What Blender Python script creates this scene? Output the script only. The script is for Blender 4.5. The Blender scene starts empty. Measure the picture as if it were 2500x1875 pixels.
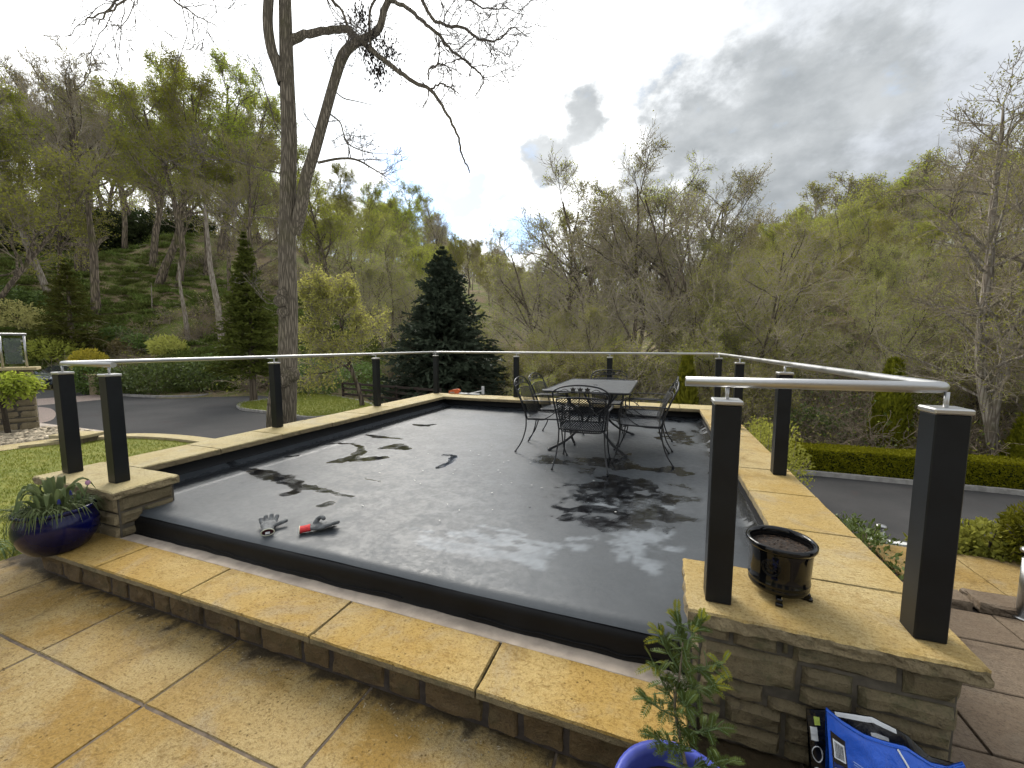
import bpy, bmesh, math, random
import numpy as np
from mathutils import Vector, Matrix, Euler

random.seed(7)
RNG = np.random.default_rng(11)
scene = bpy.context.scene
COL = scene.collection

# ------------------------------------------------------------------ camera
F_PX, CX, CY = 985.0, 1250.0, 937.5            # photograph is 2500 x 1875
PITCH, YAW, EYE = math.radians(5.46), math.radians(20.2), 1.72
cam_d = bpy.data.cameras.new('camera')
cam_d.sensor_width = 36.0
cam_d.lens = F_PX / 2500.0 * 36.0
cam_d.clip_start = 0.05
cam_d.clip_end = 3000.0
cam = bpy.data.objects.new('camera', cam_d)
cam.location = (0, 0, EYE)
cam.rotation_euler = (math.radians(90) - PITCH, 0, YAW)
COL.objects.link(cam)
scene.camera = cam

def ray(px, py):
    x = (px - CX) / F_PX
    v = -(py - CY) / F_PX
    d = (x, math.cos(PITCH) + v * math.sin(PITCH), -math.sin(PITCH) + v * math.cos(PITCH))
    return np.array([d[0] * math.cos(YAW) - d[1] * math.sin(YAW), d[0] * math.sin(YAW) + d[1] * math.cos(YAW), d[2]])
def at(px, py, z):
    d = ray(px, py); t = (z - EYE) / d[2]
    return np.array([d[0] * t, d[1] * t, z])
def atd(px, py, r):
    d = ray(px, py); t = r / math.hypot(d[0], d[1])
    return np.array([d[0] * t, d[1] * t, EYE + d[2] * t])
def aty(px, py, y):
    d = ray(px, py); t = y / d[1]
    return np.array([d[0] * t, y, EYE + d[2] * t])
def polar(az_deg, r):
    a = math.radians(az_deg)
    x, y = math.sin(a) * r, math.cos(a) * r
    return np.array([x * math.cos(YAW) - y * math.sin(YAW), x * math.sin(YAW) + y * math.cos(YAW)])

# ------------------------------------------------------------------ world: broken cloud over a Nishita sky
SUN_DIR = ray(860, -160); SUN_DIR = SUN_DIR / np.linalg.norm(SUN_DIR)
sun_el = math.asin(SUN_DIR[2]); sun_az = math.atan2(SUN_DIR[0], SUN_DIR[1])
world = bpy.data.worlds.new('World'); scene.world = world
world.use_nodes = True
wn, wl = world.node_tree.nodes, world.node_tree.links
wn.clear()
W_STRENGTH = 0.1

def wnode(t, **kw):
    n = wn.new(t)
    for k, v in kw.items(): setattr(n, k, v)
    return n
def wmath(op, a, b=None, c=None, clamp=False):
    n = wn.new('ShaderNodeMath'); n.operation = op; n.use_clamp = clamp
    for i, v in enumerate((a, b, c)):
        if v is None: continue
        if hasattr(v, 'node'): wl.new(v, n.inputs[i])
        else: n.inputs[i].default_value = v
    return n.outputs[0]
def wramp(v, a, b, lo=0.0, hi=1.0, smooth=True):
    n = wn.new('ShaderNodeMapRange'); n.interpolation_type = 'SMOOTHSTEP' if smooth else 'LINEAR'
    wl.new(v, n.inputs[0])
    for i, q in enumerate((a, b, lo, hi)): n.inputs[i + 1].default_value = q
    return n.outputs[0]
def wmix(fac, a, b):
    n = wn.new('ShaderNodeMix'); n.data_type = 'RGBA'
    if hasattr(fac, 'node'): wl.new(fac, n.inputs[0])
    else: n.inputs[0].default_value = fac
    for i, v in ((6, a), (7, b)):
        if hasattr(v, 'node'): wl.new(v, n.inputs[i])
        else: n.inputs[i].default_value = (*v, 1)
    return n.outputs[2]
tc = wnode('ShaderNodeTexCoord')
DIR = tc.outputs['Generated']
sky = wnode('ShaderNodeTexSky', sky_type='NISHITA', sun_disc=False)
sky.sun_elevation = sun_el; sky.sun_rotation = sun_az
sky.air_density = 1.0; sky.dust_density = 0.6; sky.ozone_density = 1.5
def wnoise(scale, detail, rough, off=(0, 0, 0), stretch=(1, 1, 1)):
    m = wnode('ShaderNodeMapping'); wl.new(DIR, m.inputs[0])
    m.inputs['Location'].default_value = off; m.inputs['Scale'].default_value = stretch
    n = wnode('ShaderNodeTexNoise'); wl.new(m.outputs[0], n.inputs['Vector'])
    n.inputs['Scale'].default_value = scale; n.inputs['Detail'].default_value = detail; n.inputs['Roughness'].default_value = rough
    return n.outputs['Fac']
def wdot(d):
    n = wnode('ShaderNodeVectorMath', operation='DOT_PRODUCT'); wl.new(DIR, n.inputs[0])
    n.inputs[1].default_value = tuple(d / np.linalg.norm(d)); return n.outputs['Value']
def wblob(px, py, rad_deg, soft, noise, amt):
    """1 near the direction seen at (px, py), ragged edge from the cloud noise"""
    dt = wmath('ARCCOSINE', wmath('MINIMUM', wdot(ray(px, py)), 0.99999))
    v = wmath('SUBTRACT', wmath('DIVIDE', dt, math.radians(rad_deg)), wmath('MULTIPLY', wmath('SUBTRACT', noise, 0.5), amt))
    return wramp(v, 1.0 - soft, 1.0 + soft, 1.0, 0.0)
n_big = wnoise(2.2, 5, 0.55, (3.1, 1.7, 0.4), (1, 1, 1.9))
n_fine = wnoise(9.0, 10, 0.60, (2.3, 1.2, 0.1), (1, 1, 1.5))
n_mid = wnoise(6.0, 9, 0.56, (0.3, 4.2, 1.1), (1, 1, 1.7))
glow = wramp(wdot(SUN_DIR), 0.62, 0.985)
# cloud deck brightness: grey-white, brighter through thin parts and round the hidden sun
deck = wmix(wramp(n_big, 0.3, 0.72), (2.35, 2.5, 2.75), (2.9, 3.05, 3.2))
deck = wmix(wramp(n_mid, 0.35, 0.7, 0.0, 0.2), deck, (4.6, 4.75, 4.85))
def wadd(a, b):
    return wmath('MAXIMUM', a, b)
bright = None
for (px, py, r, s) in ((1010, 260, 26, 0.75), (500, 60, 24, 0.6), (60, 60, 22, 0.6), (1330, 420, 13, 0.55), (1250, 480, 8, .5), (1620, 560, 5, .6), (1700, 590, 5, .6)):
    b = wblob(px, py, r, s, n_mid, 0.9)
    bright = b if bright is None else wadd(bright, b)
deck = wmix(bright, deck, (8.6, 8.7, 8.7))
# darker low cumulus in front of the deck
dark = None
for (px, py, r, s) in ((1860, 300, 5.6, .40), (2020, 260, 5.2, .42), (1740, 345, 5.0, .36), (1630, 385, 3.8, .34), (1790, 420, 5.2, .5),
                       (1960, 440, 5.6, .65), (1590, 470, 3.0, .5), (1425, 295, 2.3, .30), (1340, 390, 2.4, .32), (1375, 425, 1.5, .4), (1520, 365, 1.3, .4), (2080, 500, 4.4, .8)):
    b = wblob(px, py, r * 1.5, .85, n_fine, .6)
    dark = b if dark is None else wadd(dark, b)
dark = wramp(wmath('ADD', wmath('MULTIPLY', dark, .66), wmath('MULTIPLY', n_fine, 1.35)), .80, 1.34)
darkcol = wmix(wramp(n_mid, 0.3, 0.7), (1.25, 1.36, 1.43), (2.25, 2.36, 2.43))
deck = wmix(wmath('MULTIPLY', dark, 0.88), deck, darkcol)
# torn gap low in the valley with blue behind it
gap = None
for (px, py, r, s) in ((1205, 545, 3.2, .55), (1130, 490, 3.3, .55), (1060, 450, 2.8, .6), (990, 415, 2.2, .6), (1275, 575, 2.0, .5), (1020, 600, 6, .5)):
    b = wblob(px, py, r * 1.5, .9, n_fine, .6)
    gap = b if gap is None else wadd(gap, b)
gap = wramp(wmath('ADD', wmath('MULTIPLY', gap, .62), wmath('MULTIPLY', n_fine, 1.2)), .72, 1.18)
soft_gap = wblob(790, 250, 7, .8, n_mid, 1.4)
deck = wmix(wmath('MULTIPLY', soft_gap, 0.6), deck, (4.1, 4.5, 4.9))
blue = wmix(0.6, sky.outputs[0], (1.2, 2.75, 5.2))
final = wmix(wmath('MULTIPLY', gap, 0.9), deck, blue)
bg = wnode('ShaderNodeBackground'); wl.new(final, bg.inputs['Color']); bg.inputs['Strength'].default_value = W_STRENGTH
wo = wnode('ShaderNodeOutputWorld'); wl.new(bg.outputs[0], wo.inputs['Surface'])

# ------------------------------------------------------------------ sun behind thin cloud
sd = bpy.data.lights.new('sun', 'SUN'); sd.energy = 1.3; sd.angle = math.radians(28); sd.color = (1.0, 0.95, 0.87)
sun = bpy.data.objects.new('sun', sd); COL.objects.link(sun)
sun.rotation_euler = Vector(-SUN_DIR).to_track_quat('-Z', 'Y').to_euler()

vs = scene.view_settings
vs.view_transform = 'Standard'; vs.look = 'None'; vs.exposure = 1.5; vs.gamma = 1.0; vs.use_curve_mapping = False
scene.render.engine = 'CYCLES'
scene.cycles.use_denoising = True
scene.cycles.max_bounces = 5; scene.cycles.diffuse_bounces = 2; scene.cycles.glossy_bounces = 2; scene.cycles.use_adaptive_sampling = True; scene.cycles.adaptive_threshold = 0.03; scene.cycles.transmission_bounces = 4
scene.cycles.sample_clamp_indirect = 6.0
scene.cycles.use_fast_gi = True; scene.cycles.fast_gi_method = 'REPLACE'; scene.cycles.ao_bounces_render = 1; scene.cycles.ao_bounces = 1
world.light_settings.distance = 3.0; world.light_settings.ao_factor = 1.0

# ------------------------------------------------------------------ helpers
def hash3(ix, iy, iz, seed):
    h = (ix * 374761393 + iy * 668265263 + iz * 2147483647 + seed * 1274126177) & 0xFFFFFFFF
    h = ((h ^ (h >> 13)) * 1274126177) & 0xFFFFFFFF
    h = h ^ (h >> 16)
    return (h & 0xFFFF) / 65535.0
def vnoise(p, seed=0):
    p = np.asarray(p, float)
    i = np.floor(p).astype(np.int64); f = p - i; f = f * f * (3 - 2 * f)
    r = 0
    for dx in (0, 1):
        for dy in (0, 1):
            for dz in (0, 1):
                w = (f[:, 0] if dx else 1 - f[:, 0]) * (f[:, 1] if dy else 1 - f[:, 1]) * (f[:, 2] if dz else 1 - f[:, 2])
                r = r + w * hash3(i[:, 0] + dx, i[:, 1] + dy, i[:, 2] + dz, seed)
    return r
def fbm(p, seed=0, octaves=4, gain=0.5):
    p = np.asarray(p, float); a, s, t = 1.0, 0.0, 0.0
    for o in range(octaves):
        s = s + a * vnoise(p * 2 ** o + 13.7 * o, seed + o); t += a; a *= gain
    return s / t

def _h1(ix, iy, iz, seed):
    h = (ix * 374761393 + iy * 668265263 + iz * 2147483647 + seed * 1274126177) & 0xFFFFFFFF
    h = ((h ^ (h >> 13)) * 1274126177) & 0xFFFFFFFF
    return ((h ^ (h >> 16)) & 0xFFFF) / 65535.0
def fbm1(x, y, z, seed=0, octaves=4, gain=0.5):
    """fbm for a single point, plain Python"""
    a, s, t = 1.0, 0.0, 0.0
    for o in range(octaves):
        k = 2 ** o; px, py, pz = x * k + 13.7 * o, y * k + 13.7 * o, z * k + 13.7 * o
        ix, iy, iz = math.floor(px), math.floor(py), math.floor(pz); fx, fy, fz = px - ix, py - iy, pz - iz
        fx, fy, fz = fx * fx * (3 - 2 * fx), fy * fy * (3 - 2 * fy), fz * fz * (3 - 2 * fz); sd = seed + o
        L = lambda p, q, f: p + (q - p) * f
        r = L(L(L(_h1(ix, iy, iz, sd), _h1(ix + 1, iy, iz, sd), fx), L(_h1(ix, iy + 1, iz, sd), _h1(ix + 1, iy + 1, iz, sd), fx), fy),
              L(L(_h1(ix, iy, iz + 1, sd), _h1(ix + 1, iy, iz + 1, sd), fx), L(_h1(ix, iy + 1, iz + 1, sd), _h1(ix + 1, iy + 1, iz + 1, sd), fx), fy), fz)
        s += a * r; t += a; a *= gain
    return s / t
def mesh_np(name, verts, faces, mats=(), midx=None, smooth=False):
    """faces: (n,4) or (n,3) int array"""
    me = bpy.data.meshes.new(name)
    verts = np.asarray(verts, np.float32); faces = np.asarray(faces, np.int32)
    k = faces.shape[1]
    me.vertices.add(len(verts)); me.vertices.foreach_set('co', verts.ravel())
    me.loops.add(faces.size); me.loops.foreach_set('vertex_index', faces.ravel())
    me.polygons.add(len(faces)); me.polygons.foreach_set('loop_start', np.arange(0, faces.size, k, dtype=np.int32))
    for m in mats: me.materials.append(m)
    if midx is not None: me.polygons.foreach_set('material_index', np.asarray(midx, np.int32))
    if smooth: me.polygons.foreach_set('use_smooth', np.ones(len(faces), bool))
    me.update(calc_edges=True)
    return me
def ob(name, me, parent=None, loc=None, rot=None):
    o = bpy.data.objects.new(name, me); COL.objects.link(o)
    if parent is not None: o.parent = parent
    if loc is not None: o.location = tuple(loc)
    if rot is not None: o.rotation_euler = rot
    return o
def tag(o, label=None, cat=None, group=None, kind=None):
    if label: o['label'] = label
    if cat: o['category'] = cat
    if group: o['group'] = group
    if kind: o['kind'] = kind
    return o
def empty(name, loc=(0, 0, 0), rz=0.0):
    o = bpy.data.objects.new(name, None); COL.objects.link(o)
    o.empty_display_size = 0.1
    o.location = tuple(loc); o.rotation_euler = (0, 0, rz)
    return o
def copy_tree(o, parent=None):
    c = o.copy(); COL.objects.link(c); c.parent = parent
    for ch in list(o.children): copy_tree(ch, c)
    return c

class MB:
    """collects polygons of any size, builds one mesh"""
    def __init__(s): s.v = []; s.f = []; s.sm = []; s.mi = []
    def add(s, verts, faces, smooth=False, mi=0):
        o = len(s.v); s.v += [tuple(map(float, q)) for q in verts]
        for f in faces: s.f.append([o + i for i in f]); s.sm.append(smooth); s.mi.append(mi)
        return s
    def box(s, x0, x1, y0, y1, z0, z1, bev=0.0, mi=0, M=None):
        if bev <= 0:
            v = [(x, y, z) for z in (z0, z1) for y in (y0, y1) for x in (x0, x1)]
            f = [(0, 2, 3, 1), (4, 5, 7, 6), (0, 1, 5, 4), (2, 6, 7, 3), (0, 4, 6, 2), (1, 3, 7, 5)]
        else:
            b = min(bev, (x1 - x0) * .49, (y1 - y0) * .49, (z1 - z0) * .49)
            v = []; idx = {}
            for sx in (0, 1):
                for sy in (0, 1):
                    for sz in (0, 1):
                        X = (x0, x1)[sx]; Y = (y0, y1)[sy]; Z = (z0, z1)[sz]
                        ix = b if sx == 0 else -b; iy = b if sy == 0 else -b; iz = b if sz == 0 else -b
                        idx[(sx, sy, sz)] = len(v)
                        v += [(X, Y + iy, Z + iz), (X + ix, Y, Z + iz), (X + ix, Y + iy, Z)]
            I = lambda a, c, e, k: idx[(a, c, e)] + k
            f = []
            f += [(I(0,0,0,0), I(0,0,1,0), I(0,1,1,0), I(0,1,0,0)), (I(1,0,0,0), I(1,1,0,0), I(1,1,1,0), I(1,0,1,0))]
            f += [(I(0,0,0,1), I(1,0,0,1), I(1,0,1,1), I(0,0,1,1)), (I(0,1,0,1), I(0,1,1,1), I(1,1,1,1), I(1,1,0,1))]
            f += [(I(0,0,0,2), I(0,1,0,2), I(1,1,0,2), I(1,0,0,2)), (I(0,0,1,2), I(1,0,1,2), I(1,1,1,2), I(0,1,1,2))]
            for a in (0, 1):
                for c in (0, 1):
                    f.append((I(a,c,0,0), I(a,c,1,0), I(a,c,1,1), I(a,c,0,1)) if (a ^ c) else (I(a,c,0,1), I(a,c,1,1), I(a,c,1,0), I(a,c,0,0)))
                    f.append((I(a,0,c,0), I(a,1,c,0), I(a,1,c,2), I(a,0,c,2)) if not (a ^ c) else (I(a,0,c,2), I(a,1,c,2), I(a,1,c,0), I(a,0,c,0)))
                    f.append((I(0,a,c,1), I(1,a,c,1), I(1,a,c,2), I(0,a,c,2)) if (a ^ c) else (I(0,a,c,2), I(1,a,c,2), I(1,a,c,1), I(0,a,c,1)))
            for a in (0, 1):
                for c in (0, 1):
                    for e in (0, 1):
                        t = (I(a,c,e,0), I(a,c,e,1), I(a,c,e,2)); f.append(t if (a + c + e) % 2 else t[::-1])
        if M is not None: v = [tuple(M @ Vector(q)) for q in v]
        return s.add(v, f, mi=mi)
    def tube(s, pts, rad, sides=8, cap=True, mi=0, smooth=True, flat=1.0):
        pts = [Vector(map(float, p)) for p in pts]; n = len(pts)
        if not hasattr(rad, '__len__'): rad = [rad] * n
        T = [(pts[min(i + 1, n - 1)] - pts[max(i - 1, 0)]).normalized() for i in range(n)]
        a = Vector((0, 0, 1)) if abs(T[0].z) < .9 else Vector((1, 0, 0))
        N = (a - T[0] * a.dot(T[0])).normalized(); v = []
        for i in range(n):
            N = (N - T[i] * N.dot(T[i])).normalized(); B = T[i].cross(N)
            for k in range(sides):
                t = 2 * math.pi * k / sides
                v.append(pts[i] + (N * math.cos(t) * flat + B * math.sin(t)) * rad[i])
        f = []
        for i in range(n - 1):
            for k in range(sides):
                k2 = (k + 1) % sides
                f.append((i * sides + k, i * sides + k2, (i + 1) * sides + k2, (i + 1) * sides + k))
        s.add(v, f, smooth, mi)
        if cap:
            o = len(s.v) - len(v)
            s.f.append([o + k for k in range(sides)][::-1]); s.sm.append(False); s.mi.append(mi)
            s.f.append([o + (n - 1) * sides + k for k in range(sides)]); s.sm.append(False); s.mi.append(mi)
        return s
    def lathe(s, prof, sides=32, c=(0, 0, 0), mi=0, smooth=True, cap=True, squash=1.0):
        v = [(c[0] + r * math.cos(2 * math.pi * k / sides), c[1] + r * squash * math.sin(2 * math.pi * k / sides), c[2] + z) for r, z in prof for k in range(sides)]
        f = [(i * sides + k, i * sides + (k + 1) % sides, (i + 1) * sides + (k + 1) % sides, (i + 1) * sides + k) for i in range(len(prof) - 1) for k in range(sides)]
        if cap: f += [list(range(sides))[::-1], [(len(prof) - 1) * sides + k for k in range(sides)]]
        return s.add(v, f, smooth, mi)
    def build(s, name, mats, parent=None, loc=None, rot=None):
        me = bpy.data.meshes.new(name); me.from_pydata(s.v, [], s.f)
        for m in (mats if isinstance(mats, (list, tuple)) else [mats]): me.materials.append(m)
        me.polygons.foreach_set('use_smooth', s.sm); me.polygons.foreach_set('material_index', s.mi); me.update()
        return ob(name, me, parent, loc, rot)

# ------------------------------------------------------------------ materials
class NT:
    def __init__(s, name):
        s.m = bpy.data.materials.new(name); s.m.use_nodes = True
        s.n, s.l = s.m.node_tree.nodes, s.m.node_tree.links
        s.b = s.n['Principled BSDF']; s.out = s.n['Material Output']
        s.geo = None
    def co(s, space='Object', scale=1.0, rot=None):
        if space == 'World':
            g = s.n.new('ShaderNodeNewGeometry'); o = g.outputs['Position']
        else:
            g = s.n.new('ShaderNodeTexCoord'); o = g.outputs[space]
        m = s.n.new('ShaderNodeMapping'); s.l.new(o, m.inputs[0])
        m.inputs['Scale'].default_value = (scale,) * 3 if not hasattr(scale, '__len__') else scale
        if rot: m.inputs['Rotation'].default_value = rot
        return m.outputs[0]
    def noise(s, co, scale, detail=4, rough=.55, dist=0.0):
        n = s.n.new('ShaderNodeTexNoise'); s.l.new(co, n.inputs['Vector'])
        n.inputs['Scale'].default_value = scale; n.inputs['Detail'].default_value = detail
        n.inputs['Roughness'].default_value = rough; n.inputs['Distortion'].default_value = dist
        return n.outputs['Fac']
    def voro(s, co, scale, feature='F1', out='Distance'):
        n = s.n.new('ShaderNodeTexVoronoi'); s.l.new(co, n.inputs['Vector']); n.feature = feature
        n.inputs['Scale'].default_value = scale; return n.outputs[out]
    def rng(s, v, a, b, lo=0.0, hi=1.0):
        n = s.n.new('ShaderNodeMapRange'); n.interpolation_type = 'SMOOTHSTEP'; s.l.new(v, n.inputs[0])
        for i, q in enumerate((a, b, lo, hi)): n.inputs[i + 1].default_value = q
        return n.outputs[0]
    def mix(s, fac, a, b, mode='MIX'):
        n = s.n.new('ShaderNodeMix'); n.data_type = 'RGBA'; n.blend_type = mode
        for i, v in ((0, fac), (6, a), (7, b)):
            if hasattr(v, 'node'): s.l.new(v, n.inputs[i])
            else: n.inputs[i].default_value = v if i == 0 else (*v, 1)
        return n.outputs[2]
    def math(s, op, a, b=0.0):
        n = s.n.new('ShaderNodeMath'); n.operation = op
        for i, v in ((0, a), (1, b)):
            if hasattr(v, 'node'): s.l.new(v, n.inputs[i])
            else: n.inputs[i].default_value = v
        return n.outputs[0]
    def rand(s): return s.n.new('ShaderNodeObjectInfo').outputs['Random']
    def attr(s, name):
        n = s.n.new('ShaderNodeAttribute'); n.attribute_name = name; return n.outputs['Fac']
    def set(s, **kw):
        for k, v in kw.items():
            i = s.b.inputs[{'color': 'Base Color', 'rough': 'Roughness', 'metal': 'Metallic', 'spec': 'Specular IOR Level', 'coat': 'Coat Weight', 'coatr': 'Coat Roughness', 'trans': 'Transmission Weight', 'ior': 'IOR', 'sheen': 'Sheen Weight'}[k]]
            if hasattr(v, 'node'): s.l.new(v, i)
            elif k == 'color': i.default_value = (*v, 1)
            else: i.default_value = v
        return s
    def bump(s, h, strength=.3, dist=.01):
        n = s.n.new('ShaderNodeBump'); n.inputs['Strength'].default_value = strength; n.inputs['Distance'].default_value = dist
        s.l.new(h, n.inputs['Height'])
        prev = s.b.inputs['Normal'].links
        if prev: s.l.new(prev[0].from_socket, n.inputs['Normal'])
        s.l.new(n.outputs[0], s.b.inputs['Normal']); return s

def plain(name, color, rough=.5, metal=0.0, var=.0, vscale=8, bump=0, bscale=60, **kw):
    t = NT(name); co = t.co()
    if var:
        f = t.noise(co, vscale, 5)
        c = t.mix(t.rng(f, .3, .7), tuple(q * (1 - var) for q in color), tuple(min(1, q * (1 + var)) for q in color))
        t.set(color=c)
    else: t.set(color=color)
    t.set(rough=rough, metal=metal, **kw)
    if bump: t.bump(t.noise(co, bscale, 3), bump, .004)
    return t.m
M = {}
def sandstone(name, c_main, c_pale, c_dark, pits=1.0, wet=.55, streak=0.5, dirt=False):
    t = NT(name); co = t.co('World')
    big = t.noise(co, 1.7, 6, .6); mid = t.noise(co, 7, 6, .62, .6); fine = t.noise(co, 75, 4, .6); grit = t.noise(co, 260, 2, .5)
    c = t.mix(t.rng(t.math('ADD', t.math('MULTIPLY', big, .65), t.math('MULTIPLY', mid, .35)), .42, .60), c_main, c_pale)
    c = t.mix(t.rng(mid, .52, .72, 0, .55), c, c_dark)
    c = t.mix(t.rng(t.rand(), 0, 1, 0, .40), c, c_pale)
    gs = t.noise(co, 2.3, 7, .68, .9); c = t.mix(t.rng(gs, .50, .68, 0, .45), c, (c_pale[0] * .62, c_pale[0] * .57, c_pale[0] * .46))
    stain = t.noise(co, 3.3, 8, .7, 1.2)
    c = t.mix(t.rng(stain, .54, .70, 0, .8 * streak), c, (c_dark[0] * .45, c_dark[1] * .45, c_dark[2] * .5))
    rl = t.noise(t.co('World', (1, 1.9, 1), (0, 0, .6)), 26, 6, .62, .9); c = t.mix(t.rng(rl, .55, .70, 0, .45), c, tuple(min(1, q * 1.12) for q in c_pale)); c = t.mix(t.rng(rl, .46, .34, 0, .45), c, tuple(q * .75 for q in c_dark))
    c = t.mix(t.rng(fine, .50, .66, 0, .5), c, tuple(q * .5 for q in c_dark))
    c = t.mix(t.rng(grit, .40, .62, 0, .45), c, tuple(q * .62 for q in c_main))
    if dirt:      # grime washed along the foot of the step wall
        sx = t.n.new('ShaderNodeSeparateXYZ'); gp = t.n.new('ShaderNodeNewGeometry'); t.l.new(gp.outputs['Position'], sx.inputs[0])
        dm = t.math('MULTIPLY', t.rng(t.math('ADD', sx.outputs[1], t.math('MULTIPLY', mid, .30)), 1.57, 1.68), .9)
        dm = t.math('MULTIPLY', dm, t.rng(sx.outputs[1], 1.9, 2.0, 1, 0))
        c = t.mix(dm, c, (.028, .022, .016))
    pv = t.voro(co, 38); pn = t.noise(co, 5, 4)
    pit = t.math('MULTIPLY', t.rng(pv, .10, .26, 1, 0), t.rng(pn, .50, .62, 0, pits))
    c = t.mix(t.math('MULTIPLY', pit, .72), c, tuple(q * .3 for q in c_dark))
    t.set(color=c, rough=t.rng(mid, .3, .7, wet - .08, wet + .25), spec=.14)
    h = t.math('ADD', t.math('MULTIPLY', grit, .5), t.math('SUBTRACT', fine, pit))
    t.bump(h, .6, .005); rel = t.noise(t.co('World', (1, 1.9, 1), (0, 0, .6)), 26, 6, .62, .9); t.bump(rel, .55, .012); return t.m
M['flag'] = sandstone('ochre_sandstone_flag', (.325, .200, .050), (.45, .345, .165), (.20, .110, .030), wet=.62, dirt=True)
M['coping_gold'] = sandstone('golden_sandstone_coping', (.405, .245, .050), (.50, .365, .15), (.27, .148, .032), wet=.62)
M['coping'] = sandstone('pale_sandstone_coping', (.49, .39, .18), (.55, .465, .265), (.36, .25, .095), pits=.4, wet=.65)
M['coping_right'] = sandstone('honey_sandstone_coping', (.43, .29, .09), (.53, .415, .205), (.32, .19, .05), pits=.4, wet=.62)
M['flag_brown'] = sandstone('brown_sandstone_flag', (.185, .135, .090), (.25, .19, .13), (.125, .09, .062), pits=.3, wet=.5)
def rubble(name, c1, c2, c3, moss=.4):
    t = NT(name); co = t.co('World')
    big = t.noise(co, 5, 5, .6, .5); mid = t.noise(co, 18, 6, .65, .8); fine = t.noise(co, 120, 4, .6)
    c = t.mix(t.rng(big, .35, .65), c1, c2)
    c = t.mix(t.rng(mid, .5, .72, 0, .8), c, c3)
    c = t.mix(t.rng(t.rand(), 0, 1, 0, .5), c, c2)
    mo = t.noise(co, 9, 6, .7)
    c = t.mix(t.rng(mo, .50, .68, 0, moss), c, (.075, .085, .035))
    c = t.mix(t.rng(fine, .5, .7, 0, .4), c, tuple(q * .45 for q in c3))
    t.set(color=c, rough=.7, spec=.35)
    t.bump(t.math('ADD', mid, t.math('MULTIPLY', fine, .5)), .9, .012); return t.m
M['rubble'] = rubble('weathered_walling_stone', (.150, .118, .064), (.20, .155, .082), (.085, .066, .038), .5)
M['rubble_dark'] = rubble('shaded_walling_stone', (.085, .058, .030), (.16, .105, .045), (.030, .021, .012), .25)  # riser stone; shade on the step front is put into the colour
M['rubble_tan'] = rubble('tan_walling_stone', (.28, .215, .115), (.35, .275, .155), (.19, .14, .07), .12)
M['hewn'] = rubble('hewn_shaded_edge', (.20, .155, .085), (.29, .225, .12), (.095, .072, .042), .35)  # weathered hewn sides; shade of the upright faces is also put into the colour
M['mortar'] = plain('mortar', (.105, .088, .062), .9, var=.25, vscale=20, bump=.4)
M['mortar_pale'] = plain('pale_mortar', (.40, .33, .26), .75, var=.22, vscale=9, bump=.5, bscale=40)
M['joint'] = plain('sandy_joint_mortar', (.13, .098, .070), .95, var=.35, vscale=14, bump=.5)
M['mortar_dark'] = plain('dark_mortar', (.055, .042, .032), .9, var=.3, vscale=20, bump=.4)
M['post'] = plain('anthracite_powder_coat', (.0075, .0092, .0108), .42, var=.25, vscale=5, bump=.05, bscale=300, spec=.32)
def brushed(name, c=(.50, .50, .495), r=.34):
    t = NT(name); co = t.co('Object', (1, 1, 1)); n = t.noise(co, 6, 3); sc = t.noise(t.co('Object', (40, 40, 400)), 3, 2)
    t.set(color=c, metal=1.0, rough=t.rng(n, .3, .7, r, r + .12)); t.bump(sc, .06, .002); return t.m
M['steel'] = brushed('brushed_stainless_steel')
M['cap'] = brushed('satin_aluminium_cap', (.60, .60, .59), .35)
M['iron'] = plain('black_wrought_iron', (.018, .019, .021), .36, var=.2, vscale=30, spec=.5)
M['iron_top'] = plain('sky_sheen_mesh_iron', (.13, .137, .145), .36, var=.2, vscale=12)  # black iron painted lighter on flat tops; sky reflection put into the colour
M['tarmac'] = None
def tarmac():
    t = NT('tarmac'); co = t.co('World')
    big = t.noise(co, .35, 5, .6); grit = t.noise(co, 130, 3, .6)
    c = t.mix(t.rng(big, .35, .65), (.040, .039, .038), (.060, .057, .055))
    c = t.mix(t.rng(grit, .5, .75, 0, .5), c, (.10, .098, .095))
    pat = t.noise(co, 1.3, 6, .6)
    c = t.mix(t.rng(pat, .58, .7, 0, .5), c, (.058, .042, .040))
    t.set(color=c, rough=.9, spec=.25); t.bump(grit, .5, .006); return t.m
M['tarmac'] = tarmac()
def grass_ground():
    t = NT('mown_grass'); co = t.co('World')
    a = t.noise(co, .8, 5, .6); b = t.noise(co, 6, 6, .65); fine = t.noise(t.co('World', (1, 1, 1)), 90, 4, .7)
    c = t.mix(t.rng(a, .35, .65), (.165, .19, .028), (.25, .26, .045))
    c = t.mix(t.rng(b, .45, .7, 0, .6), c, (.34, .30, .065))
    c = t.mix(t.rng(fine, .42, .68, 0, .55), c, (.09, .115, .018))
    t.set(color=c, rough=.85, spec=.2); t.bump(fine, .8, .02); return t.m
M['grass'] = grass_ground()
def woodland_floor():
    t = NT('woodland_floor'); co = t.co('World')
    a = t.noise(co, .22, 6, .62); b = t.noise(co, 1.6, 6, .65, .5); fine = t.noise(co, 14, 5, .7)
    litter = t.mix(t.rng(fine, .35, .65), (.19, .14, .085), (.34, .25, .15))
    green = t.mix(t.rng(fine, .35, .65), (.09, .12, .025), (.19, .215, .045))
    c = t.mix(t.rng(t.math('ADD', t.math('MULTIPLY', a, .6), t.math('MULTIPLY', b, .4)), .43, .56), litter, green)
    t.set(color=c, rough=.95, spec=.15); t.bump(fine, 1.0, .12); return t.m
M['floor'] = woodland_floor()
M['soil'] = plain('dark_compost', (.028, .019, .013), .9, var=.5, vscale=60, bump=1.0, bscale=90)
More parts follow.
